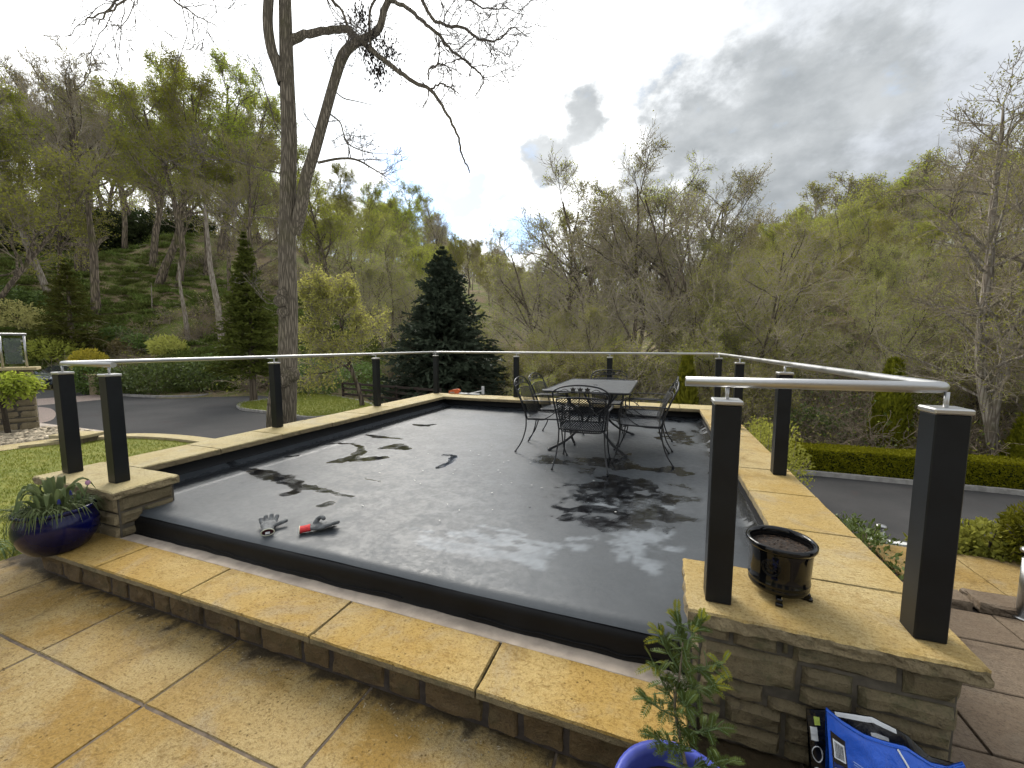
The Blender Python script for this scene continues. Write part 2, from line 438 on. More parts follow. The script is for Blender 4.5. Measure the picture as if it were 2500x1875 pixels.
def block_paving():
    t = NT('block_paving'); br = t.n.new('ShaderNodeTexBrick'); t.l.new(t.co('World', 4.0), br.inputs['Vector'])
    br.inputs['Color1'].default_value = (.30, .21, .165, 1); br.inputs['Color2'].default_value = (.38, .285, .23, 1); br.inputs['Mortar'].default_value = (.14, .11, .09, 1)
    br.inputs['Mortar Size'].default_value = .03
    n = t.noise(t.co('World'), 2, 4); t.set(color=t.mix(t.rng(n, .3, .7, 0, .4), br.outputs['Color'], (.22, .17, .14)), rough=.75); return t.m
M['blocks'] = block_paving()
def bark(name, c1, c2, c3, sc=9.0, ridge=1.0, moss=0.0):
    t = NT(name); co = t.co('Object', (1, 1, .11)); co2 = t.co('Object')
    r = t.voro(co, sc, 'DISTANCE_TO_EDGE'); n = t.noise(co, sc * 1.6, 6, .65, .8); f = t.noise(co2, 40, 4)
    hgt = t.math('ADD', t.rng(r, .0, .28), t.math('MULTIPLY', n, .7))
    c = t.mix(t.rng(hgt, .35, 1.2), c1, c2)
    c = t.mix(t.rng(f, .5, .75, 0, .5), c, c3)
    if moss: c = t.mix(t.rng(t.noise(co2, 1.4, 5, .7), .48, .66, 0, moss), c, (.085, .085, .02))
    t.set(color=c, rough=.92, spec=.15); t.bump(hgt, ridge, .035); return t.m
M['bark_ash'] = bark('furrowed_ash_bark', (.10, .082, .058), (.225, .186, .132), (.18, .155, .10), 17, .9, .25)
M['bark'] = bark('woodland_bark', (.06, .047, .033), (.18, .14, .095), (.12, .10, .06), 7, .7, .5)
M['bark_pale'] = bark('pale_birch_bark', (.15, .12, .088), (.29, .25, .19), (.19, .16, .115), 12, .5, .4)
M['twig'] = plain('twig_bark', (.20, .162, .10), .9, var=.3, vscale=2)
M['twig_pale'] = plain('pale_twig_bark', (.30, .25, .165), .9, var=.3, vscale=2)
M['twig_ash'] = plain('ash_twig_bark', (.105, .085, .066), .9, var=.25, vscale=2)
def leaf(name, c1, c2, trans=.35, rough=.55, rvar=.35, spec=.08):
    t = NT(name); n = t.noise(t.co('World'), 1.1, 4); n2 = t.noise(t.co('World'), 9, 2)
    c = t.mix(t.rng(n2, .3, .7), c1, c2)
    c = t.mix(t.rng(n, .35, .65, 0, .5), c, c2)
    hs = t.n.new('ShaderNodeHueSaturation'); t.l.new(c, hs.inputs['Color'])
    t.l.new(t.rng(t.rand(), 0, 1, 1 - rvar, 1 + rvar), hs.inputs['Value']); t.l.new(t.rng(t.rand(), 0, 1, .485, .515), hs.inputs['Hue'])
    c = hs.outputs[0]
    t.set(color=c, rough=rough, spec=spec)
    if trans:
        tr = t.n.new('ShaderNodeBsdfTranslucent'); t.l.new(c, tr.inputs['Color'])
        mx = t.n.new('ShaderNodeMixShader'); mx.inputs[0].default_value = trans
        t.l.new(t.b.outputs[0], mx.inputs[1]); t.l.new(tr.outputs[0], mx.inputs[2]); t.l.new(mx.outputs[0], t.out.inputs['Surface'])
    return t.m
M['leaf_oak'] = leaf('young_oak_leaf', (.25, .285, .026), (.36, .375, .045), .5)
M['leaf_olive'] = leaf('budding_leaf', (.265, .275, .040), (.375, .37, .07), .5)
M['leaf_grey'] = leaf('catkin_bud', (.30, .265, .09), (.40, .345, .13), .45)
M['leaf_lime'] = leaf('lime_leaf', (.26, .30, .035), (.40, .42, .06), .5)
M['leaf_pale'] = leaf('pale_spring_leaf', (.52, .53, .10), (.64, .63, .17), .55)
M['leaf_laurel'] = leaf('laurel_leaf', (.06, .10, .02), (.17, .23, .05), .25, .32, .25, .5)
M['leaf_yellow'] = leaf('golden_leaf', (.32, .25, .03), (.42, .30, .04), .4)
M['leaf_box'] = leaf('box_hedge_leaf', (.25, .28, .010), (.42, .43, .022), .4)
M['leaf_thuja'] = leaf('thuja_spray', (.055, .072, .008), (.27, .275, .020), .35)
M['leaf_ever'] = leaf('dark_evergreen_leaf', (.020, .032, .010), (.048, .064, .02), .2, .4)
M['needle'] = leaf('spruce_needle', (.034, .052, .032), (.095, .122, .075), .1, .5, .15)
M['needle_green'] = leaf('green_spruce_needle', (.065, .078, .014), (.14, .15, .028), .2, .5, .15)
M['leaf_bulb'] = leaf('tulip_leaf', (.09, .14, .05), (.17, .22, .09), .35, .4, .1)
M['leaf_fern'] = leaf('feathery_leaf', (.045, .075, .018), (.10, .13, .03), .35, .4, .1)
M['leaf_fern_new'] = leaf('new_feathery_leaf', (.17, .20, .02), (.25, .26, .03), .45, .4, .1)
M['dead_leaf'] = plain('dead_seed_cluster', (.03, .022, .016), .9, var=.4, vscale=20)
M['bramble'] = plain('dry_bramble', (.26, .20, .13), .95, var=.35, vscale=1)
# ================================================================== TERRAIN
R_K = np.array([0, 12, 17, 21, 26, 32, 40, 50, 62, 78, 100, 140, 200, 300, 700.])
AZ_K = np.array([-180, -110, -62, -52, -45, -38, -30, -22, -14, -5, 5, 15, 25, 33, 42, 52, 62, 110, 180.])
Z_K = np.array([
    [-.6, -.6, -.6, -.6, -.6, -.6, -.6, -.6, -.6, -.6, -.6, 0, 4, 10, 20],
    [-1.1, -1.1, -1.1, -1.1, -1, -.5, 0, 3, 6, 9, 11, 13, 16, 20, 26],
    [-1.1, -1.1, -1.1, -1.1, -1.1, -1.0, -.6, 4.0, 10.5, 14.5, 15, 14, 14, 16, 20],
    [-1.1, -1.1, -1.1, -1.1, -1.1, -1.1, -1.0, 3.6, 10.5, 14.5, 15, 14, 14, 16, 20],
    [-1.1, -1.1, -1.1, -1.1, -1.1, -1.1, -.6, 4.6, 11.5, 15, 15, 14, 14, 16, 20],
    [-1.1, -1.1, -1.1, -1.1, -1.1, -.6, 2.6, 8.0, 14, 16, 15.5, 14, 14, 16, 20],
    [-1.1, -1.1, -1.1, -1.1, -1.0, .6, 4.2, 9.0, 14, 17, 17, 17, 18, 20, 24],
    [-1.1, -1.1, -1.1, -1.1, -.9, .4, 3.4, 7.6, 12, 17, 20, 22, 24, 26, 30],
    [-1.1, -1.1, -1.2, -1.4, -1.4, -.8, 1.6, 4.8, 9, 15, 21, 27, 31, 34, 38],
    [-1.1, -1.1, -1.8, -2.4, -3, -3, -2, 0, 3.5, 8, 14, 23, 35, 44, 50],
    [-2.4, -2.4, -2.4, -2.9, -3.6, -4, -4, -3.4, -1.5, 2, 7, 13, 21, 30, 40],
    [-2.4, -2.4, -2.4, -2.8, -3.6, -4, -4, -3.6, -2.4, 0, 3.5, 7, 11, 17, 28],
    [-2.4, -2.4, -2.4, -2.6, -3, -3, -2, .4, 3.4, 6.2, 8, 9, 11, 16, 26],
    [-2.4, -2.4, -2.4, -2.45, -1.4, .6, 3.6, 7.0, 10.0, 12.4, 14, 16, 18, 20, 28],
    [-2.4, -2.4, -2.4, -2.4, -1.2, 1.2, 4.2, 7.4, 10.4, 13, 16, 19, 22, 24, 30],
    [-2.4, -2.4, -2.4, -2.35, -1.0, 1.6, 4.6, 7.6, 10.6, 13.5, 17, 20, 22, 25, 32],
    [-2.4, -2.4, -2.4, -2.35, -1.2, 1.4, 4.4, 7.4, 10.4, 13, 16, 20, 22, 25, 32],
    [-.8, -.8, -.8, -.8, -.7, -.5, .5, 2, 4, 6, 8, 10, 12, 15, 24],
    [-.6, -.6, -.6, -.6, -.6, -.6, -.6, -.6, -.6, -.6, -.6, 0, 4, 10, 20]])
def terrain(x, y):
    x = np.atleast_1d(np.asarray(x, float)); y = np.atleast_1d(np.asarray(y, float))
    cxx = x * math.cos(YAW) + y * math.sin(YAW); cyy = -x * math.sin(YAW) + y * math.cos(YAW)
    r = np.hypot(cxx, cyy); az = np.degrees(np.arctan2(cxx, cyy))
    ia = np.clip(np.searchsorted(AZ_K, az) - 1, 0, len(AZ_K) - 2); ir = np.clip(np.searchsorted(R_K, r) - 1, 0, len(R_K) - 2)
    fa = (az - AZ_K[ia]) / (AZ_K[ia + 1] - AZ_K[ia]); fa = fa * fa * (3 - 2 * fa)
    fr = np.clip((r - R_K[ir]) / (R_K[ir + 1] - R_K[ir]), 0, 1)
    z0 = Z_K[ia, ir] * (1 - fa) + Z_K[ia + 1, ir] * fa
    z1 = Z_K[ia, ir + 1] * (1 - fa) + Z_K[ia + 1, ir + 1] * fa
    z = z0 * (1 - fr) + z1 * fr
    p = np.stack([x * .12, y * .12, np.zeros_like(x)], 1)
    amp = np.clip((r - 28) / 30, 0, 1)
    z = z + (fbm(p, 5, 4) - .5) * 2.6 * amp
    # garden plateaus stay level; the left drive runs out to the gate
    return z
_AZ, _RK, _ZK = AZ_K.tolist(), R_K.tolist(), Z_K.tolist()
import bisect
def T(x, y):
    cx_ = x * math.cos(YAW) + y * math.sin(YAW); cy_ = -x * math.sin(YAW) + y * math.cos(YAW); r = math.hypot(cx_, cy_); az = math.degrees(math.atan2(cx_, cy_))
    ia = min(max(bisect.bisect_left(_AZ, az) - 1, 0), len(_AZ) - 2); ir = min(max(bisect.bisect_left(_RK, r) - 1, 0), len(_RK) - 2)
    fa = (az - _AZ[ia]) / (_AZ[ia + 1] - _AZ[ia]); fa = fa * fa * (3 - 2 * fa); fr = min(1, max(0, (r - _RK[ir]) / (_RK[ir + 1] - _RK[ir])))
    z0 = _ZK[ia][ir] * (1 - fa) + _ZK[ia + 1][ir] * fa; z1 = _ZK[ia][ir + 1] * (1 - fa) + _ZK[ia + 1][ir + 1] * fa
    amp = min(1, max(0, (r - 28) / 30)); n = (fbm1(x * .12, y * .12, 0.0, 5, 4) - .5) * 2.6 * amp if amp else 0.0
    return z0 * (1 - fr) + z1 * fr + n
def ground_hit(px, py, r0=18, r1=120):
    d = ray(px, py); k = math.hypot(d[0], d[1])
    rs = np.linspace(r0, r1, 500)
    xs, ys, zs = d[0] / k * rs, d[1] / k * rs, EYE + d[2] / k * rs
    g = terrain(xs, ys); below = np.where(zs <= g)[0]
    i = below[0] if len(below) else len(rs) - 1
    return np.array([xs[i], ys[i], g[i]])
az = np.radians(np.linspace(-180, 180, 241)); rr = np.concatenate([[0.01], np.linspace(4, 40, 37), np.linspace(42, 110, 35), np.geomspace(116, 690, 14)])
A, Rr = np.meshgrid(az, rr, indexing='ij')
X = np.sin(A) * Rr; Y = np.cos(A) * Rr
WX = X * math.cos(YAW) - Y * math.sin(YAW); WY = X * math.sin(YAW) + Y * math.cos(YAW)
WZ = terrain(WX.ravel(), WY.ravel()); na, nr = A.shape
ids = np.arange(na * nr).reshape(na, nr)
fq = np.stack([ids[:-1, :-1], ids[:-1, 1:], ids[1:, 1:], ids[1:, :-1]], -1).reshape(-1, 4)[:, ::-1]
g = ob('ground', mesh_np('ground', np.stack([WX.ravel(), WY.ravel(), WZ], 1), fq, [M['floor']], smooth=True))
tag(g, kind='structure')

def sheet(name, pts, z, mat, kind='structure'):
    mb = MB(); mb.add([(p[0], p[1], z) for p in pts], [list(range(len(pts)))])
    o = mb.build(name, mat)
    if o.data.polygons[0].normal.z < 0: o.data.flip_normals()
    return tag(o, kind=kind)
def smooth_line(pts, n=8):
    """Catmull-Rom through 2-D/3-D points"""
    P = [np.asarray(p, float) for p in pts]; P = [2 * P[0] - P[1]] + P + [2 * P[-1] - P[-2]]; out = []
    for i in range(1, len(P) - 2):
        for k in range(n):
            t = k / n
            out.append(.5 * ((2 * P[i]) + (-P[i - 1] + P[i + 1]) * t + (2 * P[i - 1] - 5 * P[i] + 4 * P[i + 1] - P[i + 2]) * t ** 2 + (-P[i - 1] + 3 * P[i] - 3 * P[i + 1] + P[i + 2]) * t ** 3))
    out.append(P[-2]); return out
def strip(name, line, w, z0, z1, mat, side=1):
    """kerb-like band following a line"""
    L = [np.asarray(p[:2], float) for p in line]; mb = MB(); v = []
    for i, p in enumerate(L):
        t = L[min(i + 1, len(L) - 1)] - L[max(i - 1, 0)]; t = t / np.linalg.norm(t); nrm = np.array([-t[1], t[0]]) * w * side
        v += [(*p, z0), (*p, z1), (*(p + nrm), z1), (*(p + nrm), z0)]
    f = []
    for i in range(len(L) - 1):
        for k in range(3):
            a, b = i * 4 + k, i * 4 + k + 1
            f.append((a, b, b + 4, a + 4))
    f += [(0, 1, 2, 3), tuple(len(v) - 4 + k for k in (3, 2, 1, 0))]
    mb.add(v, f); o = mb.build(name, mat)
    bm = bmesh.new(); bm.from_mesh(o.data); bmesh.ops.recalc_face_normals(bm, faces=bm.faces); bm.to_mesh(o.data); bm.free()
    return o

# ---- left drive, block-paved bands, lawn island
ZL = -1.0
sheet('driveway', [(-5.06, 4.6), (-5.06, 9.2), (-9, 12), (-13, 15), (-19.5, 17.6), (-22.5, 16.9), (-25, 15.2), (-29, 14.2), (-33, 17), (-46, 22), (-50, 12), (-34, 9), (-24, 6), (-15, 3.2), (-12, 4.9), (-8, 5.1)], ZL - .02, M['tarmac'])
b0, b1, b2, b3 = at(60, 975, ZL), at(60, 992, ZL), at(248, 975, ZL), at(248, 962, ZL)
sheet('path', [b0, b1, b2, b3], ZL - .014, M['blocks'])
ap = smooth_line([at(100, 993, ZL)[:2], at(125, 997, ZL)[:2], at(136, 1008, ZL)[:2], at(130, 1022, ZL)[:2], at(104, 1031, ZL)[:2], at(60, 1034, ZL)[:2], at(60, 996, ZL)[:2]], 5)
sheet('path', ap, ZL - .012, M['blocks'])
isl = smooth_line([at(*q, ZL)[:2] for q in ((577, 994), (586, 987), (612, 982), (650, 977), (700, 966), (735, 961), (780, 963), (840, 972), (910, 988), (900, 1003), (770, 1022), (690, 1013), (630, 1006), (590, 1001), (577, 994))], 5)
sheet('lawn', isl, ZL + .06, M['grass'])
def add_kerb(name, line, w, z0, z1, label, side=1, group=None, cat='kerb', mat=None):
    o = strip(name, line, w, z0, z1, mat or M['kerb'], side); return tag(o, label, cat, group)
M['kerb'] = plain('concrete_kerb', (.30, .28, .25), .85, var=.25, vscale=5, bump=.4, bscale=50)
M['kerb_dark'] = plain('damp_concrete_kerb', (.13, .12, .105), .85, var=.3, vscale=5, bump=.4, bscale=50)
kl = isl[:-1] + isl[:1]
add_kerb('lawn_kerb', kl, .14, ZL - .1, ZL + .075, 'grey kerb round the oval lawn beside the driveway', side=-1)
hk = smooth_line([at(*q, ZL)[:2] for q in ((250, 962), (310, 967), (380, 970), (470, 969), (530, 962), (575, 957), (625, 958), (690, 962))], 5)
add_kerb('border_kerb', hk, .16, ZL - .1, ZL + .09, 'curved grey kerb along the foot of the laurel hedge', side=1)

# ---- garden lawn on the left, raised above the drive
edge = smooth_line([(-10.3, 3.45), (-10.0, 4.05), (-9.75, 4.40), (-9.3, 4.62), (-8.5, 4.74), (-7.5, 4.72), (-6.6, 4.6), (-5.06, 4.25)], 5)
lawn_poly = [np.array(p) for p in edge] + [np.array((-5.06, 1.75)), np.array((-4.93, 1.74)), np.array((-4.93, -4)), np.array((-10.9, -4)), np.array((-10.7, 2.2))]
sheet('lawn', lawn_poly, -.05, M['grass'])
# retaining face under the lawn edge
strip_o = strip('lawn_edging', edge, .26, -1.2, .0, M['coping'], side=1)
tag(strip_o, 'curved pale stone edging along the far side of the garden lawn', 'edging')
# gravel bed, stone path and boundary wall at far left
gb = [at(0, 1080, -.05), at(140, 1059, -.05), at(107, 1047, -.05)]
sheet('gravel_bed', [(-10.95, 3.2), (-10.75, 4.35), (-11.6, 4.75), (-12.35, 4.6), (-14, 1.6), (-14, -3), (-11.8, -3)], -.047, M['mortar_pale'])
sheet('path', [(-10.3, 3.5), (-10.06, 4.3), (-10.7, 4.5), (-10.96, 3.2), (-11.8, -3.2), (-10.9, -4), (-10.68, 2.2)], -.043, M['coping'])
mbg = MB(); blk = MB().box(-14.6, -10.02, -4, 4.86, -1.2, -.06).build('garden_bank', M['mortar_pale']); tag(blk, kind='structure')
# under-fill beneath the lawn
tag(MB().box(-11, -5.06, -4, 4.2, -1.2, -.06).build('lawn_bank', M['soil']), kind='structure')

# ---- right drive, one storey lower
ZR = -2.35
sheet('driveway', [(1.2, 4.5), (1.2, 13.5), (-2, 14.7), (-2, 14.86), (24, 14.86), (26, 8), (14, 6), (4.2, 7.2), (3.2, 4.5)], ZR, M['tarmac'])
kr = add_kerb('drive_kerb', [(-2, 14.86), (4, 14.86), (9, 14.8), (14, 14.5), (24, 13.6)], .14, ZR - .1, ZR + .13, 'pale kerb stones along the foot of the clipped box hedge', side=1)

# ================================================================== TERRACE, STEP, ROOF
def rocky_slab(name, x0, x1, y0, y1, zt, th, mat, parent=None, amp=.008, rough=('f', 'b', 'l', 'r'), seg=.03, seed=0, edge=.003, sink=0.0, side_mat=None):
    """stone slab with hewn sides (f = -y, b = +y, l = -x, r = +x); top a fan, edges slightly worn"""
    pts = []; nrm = []; rf = []
    def side(a, b, n, key):
        L = math.dist(a, b); k = max(2, int(L / seg))
        for i in range(k):
            t = i / k; pts.append((a[0] + (b[0] - a[0]) * t, a[1] + (b[1] - a[1]) * t)); nrm.append(n); rf.append(1.0 if key in rough else .12)
    side((x0, y0), (x1, y0), (0, -1), 'f'); side((x1, y0), (x1, y1), (1, 0), 'r'); side((x1, y1), (x0, y1), (0, 1), 'b'); side((x0, y1), (x0, y0), (-1, 0), 'l')
    pts = np.array(pts); nrm = np.array(nrm, float); rf = np.array(rf); n = len(pts)
    lev = [0, .012, th * .35, th * .65, th - .006, th] if amp > .004 else [0, .005, th - .004, th]
    rings = []
    for li, dz in enumerate(lev):
        e = 0 if li not in (0, len(lev) - 1) else 1
        q = np.concatenate([pts, np.full((n, 1), dz)], 1)
        dsp = (fbm(q * np.array([28, 28, 40]) + seed * 7.3, seed + 3, 3) - .42) * 2 * amp * rf
        dsp2 = (fbm(q * np.array([6, 6, 2]) + seed, seed + 9, 2) - .5) * edge * 2
        off = np.where(li == 0, -edge + dsp2 + np.minimum(dsp, 0) * .4, dsp) if li == 0 else (dsp - e * edge)
        pz = zt - dz + (-(fbm(q * 14 + seed, seed + 5, 2)) * .003 * rf if li == 0 else 0) - sink
        rings.append(np.concatenate([pts + nrm * np.asarray(off)[:, None], np.broadcast_to(pz, (n,))[:, None]], 1))
    v = np.concatenate(rings); mb = MB(); f = []; f0 = []
    for l in range(len(lev) - 1):
        for i in range(n):
            j = (i + 1) % n
            (f if l else f0).append((l * n + i, (l + 1) * n + i, (l + 1) * n + j, l * n + j))
    f0.append(list(range(n))); f.append([(len(lev) - 1) * n + i for i in range(n)][::-1])
    mb.add(v, f0); mb.add(v, f, mi=1)
    mb.v = mb.v[:len(v)]; mb.f = [[i % len(v) for i in q_] for q_ in mb.f]
    return mb.build(name, [mat, side_mat or mat], parent)

def stone_block(name, w, h, d, mat, parent, M4, seed=0, amp=.02, nx=10, nz=5, edge=.008):
    """rock-faced block: face at y=0 towards -y, body behind; placed by matrix"""
    xs = np.linspace(0, w, nx + 1); zs = np.linspace(0, h, nz + 1)
    GX, GZ = np.meshgrid(xs, zs, indexing='ij')
    q = np.stack([GX.ravel() * 9 + seed * 3.1, GZ.ravel() * 13 + seed * 1.7, np.full(GX.size, seed * .61)], 1)
    b = fbm(q, 17, 4).reshape(GX.shape)
    step = np.abs(fbm(q * .55 + 40, 29, 2).reshape(GX.shape) - .5) * 1.6
    ed = np.minimum(np.minimum(GX, w - GX), np.minimum(GZ, h - GZ)); rim = np.clip(ed / .022, 0, 1); rim = 1 - (1 - rim) ** 2
    dy = -(amp * (.25 + b * 1.1 + step * .5)) * (.15 + .85 * rim)
    jx = (vnoise(q * 2.1, 3).reshape(GX.shape) - .5) * edge * (GX > 0) * (GX < w); jz = (vnoise(q * 1.9, 4).reshape(GX.shape) - .5) * edge
    ex = np.where(GX <= 0, np.abs(vnoise(q * 1.3, 8).reshape(GX.shape)) * edge, 0) - np.where(GX >= w, np.abs(vnoise(q * 1.3, 9).reshape(GX.shape)) * edge, 0)
    front = np.stack([GX + jx + ex, dy, np.clip(GZ + jz, 0, h)], -1).reshape(-1, 3)
    n1 = nz + 1; ids = np.arange(front.shape[0]).reshape(nx + 1, nz + 1)
    f = [(ids[i, j], ids[i + 1, j], ids[i + 1, j + 1], ids[i, j + 1]) for i in range(nx) for j in range(nz)]
    v = [tuple(p) for p in front]
    loop = [ids[i, 0] for i in range(nx + 1)] + [ids[nx, j] for j in range(1, nz + 1)] + [ids[i, nz] for i in range(nx - 1, -1, -1)] + [ids[0, j] for j in range(nz - 1, 0, -1)]
    base = len(v)
    for i in loop: v.append((v[i][0], d, v[i][2]))
    m = len(loop)
    for k in range(m): f.append((loop[k], base + k, base + (k + 1) % m, loop[(k + 1) % m]))
    f.append([base + k for k in range(m)])
    mb = MB(); mb.add(v, f); o = mb.build(name, mat, parent); o.matrix_local = M4; return o

# ---- terrace: flags as pieces on a bed
terr = tag(MB().box(-4.93, 1.1, -6, 1.86, -.5, -.007).build('terrace', M['joint']), kind='structure')
tag(MB().box(1.1, 9, -6, 3.2, -.5, -.030).build('terrace_bed', M['mortar_dark']), kind='structure')
tag(MB().box(1.16, 9, 3.2, 4.30, -.6, -.032).build('terrace_bed', M['mortar_dark']), kind='structure')
xs = [-4.93, -4.20, -3.24, -2.28, -1.32, -.36, .60, 1.10]; ys = [1.84, 1.065, .105, -.855, -1.815, -2.775]
g_ = .0045
for j in range(len(ys) - 1):
    for i in range(len(xs) - 1):
        ph = 0.0
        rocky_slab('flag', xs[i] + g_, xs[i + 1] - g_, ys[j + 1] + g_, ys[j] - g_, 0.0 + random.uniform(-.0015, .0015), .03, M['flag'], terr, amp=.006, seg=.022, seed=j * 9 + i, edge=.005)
# brown flags on the right beyond the pillar
bp = [p for p in bpy.data.objects if p.name == 'terrace_bed'][0]
rowy = [(-2.4, -1.85), (-1.85, -1.25), (-1.25, -.7), (-.7, -.1), (-.1, .45), (.45, 1.05), (1.05, 1.62), (1.62, 2.17), (2.17, 2.60), (2.60, 3.04), (3.04, 3.38)]
for j, (a, b) in enumerate(rowy):
    x = 1.16 - (j * .37 % .5); k = 0
    while x < 5.4:
        w = random.choice((.42, .55, .68, .8)); xa, xb = max(x, 1.13), x + w
        if xb - xa > .08:
            rocky_slab('flag', xa + .006, xb - .006, a + .006, b - .006, -.012 + random.uniform(-.002, .002), .03, M['flag_brown'], bp, amp=.003, seg=.06, seed=100 + j * 13 + k, edge=.004)
        x += w; k += 1
# ochre flags beyond the rough stone edging
bq = [p for p in bpy.data.objects if p.name.startswith('terrace_bed')][1]
x = 1.75
for k in range(6):
    w = (.55, .7, .62, .75, .6, .7)[k]
    rocky_slab('flag', x + .006, x + w - .006, 3.60, 4.27, .004, .03, M['flag'], bq, amp=.003, seg=.06, seed=300 + k, edge=.004); x += w
# rough edging stones between the two pavings
k = 0; x = 1.7
while x < 4.0:
    w = random.uniform(.22, .42)
    o = rocky_slab('edging_stone', x, x + w - .02, 3.40 + random.uniform(-.015, .02), 3.58 + random.uniform(-.02, .01), .035 + random.uniform(-.01, .012), .07, M['flag_brown'], amp=.022, seg=.03, seed=400 + k, edge=.008)
    tag(o, 'rough brown edging stone in the row beside the yellow paving', 'edging stone', 'rough stones edging the yellow paving'); x += w; k += 1

# ---- low step wall in front of the roof
step = tag(MB().box(-4.38, .10, 1.528, 1.88, -.01, .165).build('step_wall', M['mortar_dark']), 'long low stone step wall with ochre slab coping before the black roof', 'wall')
jx = [-4.42, -3.585, -2.70, -1.675, -.72, .155]
for i in range(5):
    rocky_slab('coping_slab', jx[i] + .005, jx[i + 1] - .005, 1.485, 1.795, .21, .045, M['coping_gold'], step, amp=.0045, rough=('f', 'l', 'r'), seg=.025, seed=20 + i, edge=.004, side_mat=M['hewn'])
rocky_slab('mortar_strip', -4.42, .16, 1.797, 1.93, .207, .05, M['mortar_pale'], step, amp=.003, seg=.05, seed=31, edge=.003)
x = -4.385; k = 0
while x < .09:
    w = min(random.uniform(.16, .36), .10 - x)
    if .10 - (x + w) < .1: w = .10 - x
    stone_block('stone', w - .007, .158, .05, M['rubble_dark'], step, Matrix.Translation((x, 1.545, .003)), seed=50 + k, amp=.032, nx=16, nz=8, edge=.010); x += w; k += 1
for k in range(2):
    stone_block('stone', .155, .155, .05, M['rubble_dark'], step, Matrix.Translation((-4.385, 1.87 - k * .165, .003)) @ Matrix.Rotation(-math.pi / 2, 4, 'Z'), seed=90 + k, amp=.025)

# ---- flat roof: wet black membrane
RX0, RX1, RY0, RY1, ZF = -4.52, .72, 1.92, 7.90, .37
nx, ny = 216, 244
gx = np.linspace(RX0, RX1, nx); gy = np.linspace(RY0, RY1, ny)
GX, GY = np.meshgrid(gx, gy, indexing='ij')
q = np.stack([GX.ravel(), GY.ravel(), np.zeros(GX.size)], 1)
und = (fbm(q * 1.1, 41, 3) - .5) * .016 + (fbm(q * 5, 47, 3) - .5) * .0035
zz = ZF + und.reshape(GX.shape)
zz += .05 * np.exp(-((GX - RX0) / .09) ** 2) + .05 * np.exp(-((GX - RX1) / .06) ** 2) + .05 * np.exp(-((GY - RY1) / .12) ** 2)      # fillets at the upstands
zz += .006 * np.exp(-((GX - (RX0 + .38)) / .03) ** 2)                                                                     # lap joint along the left
fr = np.clip((GY - RY0) / .07, 0, 1); zz -= .028 * (1 - fr) ** 2.2
wet = np.zeros(GX.shape)
warp = (fbm(q * 2.6, 61, 4) - .5).reshape(GX.shape); warp2 = (fbm(q * 9, 66, 4) - .5).reshape(GX.shape); warp3 = (fbm(q * 2.6 + 31, 68, 4) - .5).reshape(GX.shape); warp4 = (fbm(q * 16, 69, 4, .7) - .5).reshape(GX.shape)
def puddle(px, py, rx, ry, rot=0.0, amt=1.0, edge=.32, rag=2.2):
    global wet
    c = at(px, py, ZF); a = math.radians(rot); dx, dy = GX - c[0] + warp3 * .25, GY - c[1] + warp * .25
    u = (dx * math.cos(a) + dy * math.sin(a)) / rx; v = (-dx * math.sin(a) + dy * math.cos(a)) / ry
    d = np.sqrt(u * u + v * v) - 1 + warp * rag + warp2 * rag * 1.1 + warp4 * rag * .7
    sp = np.clip((warp4 + .5 - .30) / .25, 0, 1)
    wet = np.maximum(wet, amt * np.clip(-d / edge + .5, 0, 1) * (.45 + .55 * sp))
def puddle_line(pts, w):
    """wet run along a line of photo points lying on the roof; w = half widths in metres"""
    global wet
    P_ = [at(a, b, ZF)[:2] for a, b in pts]; best = np.full(GX.shape, 9.0)
    X_, Y_ = GX + warp3 * .16, GY + warp * .16
    for i in range(len(P_) - 1):
        ax, ay = P_[i]; bx_, by_ = P_[i + 1]; L2 = (bx_ - ax) ** 2 + (by_ - ay) ** 2
        t_ = np.clip(((X_ - ax) * (bx_ - ax) + (Y_ - ay) * (by_ - ay)) / L2, 0, 1); ww = w[i] * (1 - t_) + w[i + 1] * t_
        best = np.minimum(best, np.hypot(X_ - ax - t_ * (bx_ - ax), Y_ - ay - t_ * (by_ - ay)) / ww)
    d = best - 1 + warp2 * 1.3 + warp4 * 1.5
    wet = np.maximum(wet, np.clip(-d / .4 + .5, 0, 1) * (.6 + .4 * np.clip((warp4 + .2) / .25, 0, 1)))
for pts, w in (([(553, 1133), (600, 1143), (650, 1158), (690, 1172), (722, 1188), (765, 1195), (865, 1212)], [.04, .06, .09, .11, .09, .045, .02]), ([(690, 1207), (712, 1200), (724, 1190)], [.05, .06, .05]),
               ([(745, 1093), (795, 1085), (860, 1083), (882, 1092)], [.02, .035, .04, .06]), ([(882, 1090), (876, 1106), (852, 1118)], [.06, .09, .12]), ([(805, 1127), (870, 1120), (932, 1116)], [.05, .12, .07]),
               ([(935, 1095), (970, 1090), (1002, 1096)], [.05, .11, .05]), ([(893, 1064), (930, 1067), (985, 1073)], [.04, .06, .03]), ([(1015, 1036), (1040, 1038), (1062, 1036)], [.05, .09, .04]), ([(1088, 1111), (1112, 1113), (1103, 1126), (1062, 1142)], [.03, .05, .05, .04]),
               ([(705, 1114), (728, 1112)], [.035, .035]), ([(785, 1233), (812, 1226)], [.04, .05]), ([(895, 1170), (930, 1178)], [.015, .015])):
    puddle_line(pts, w)
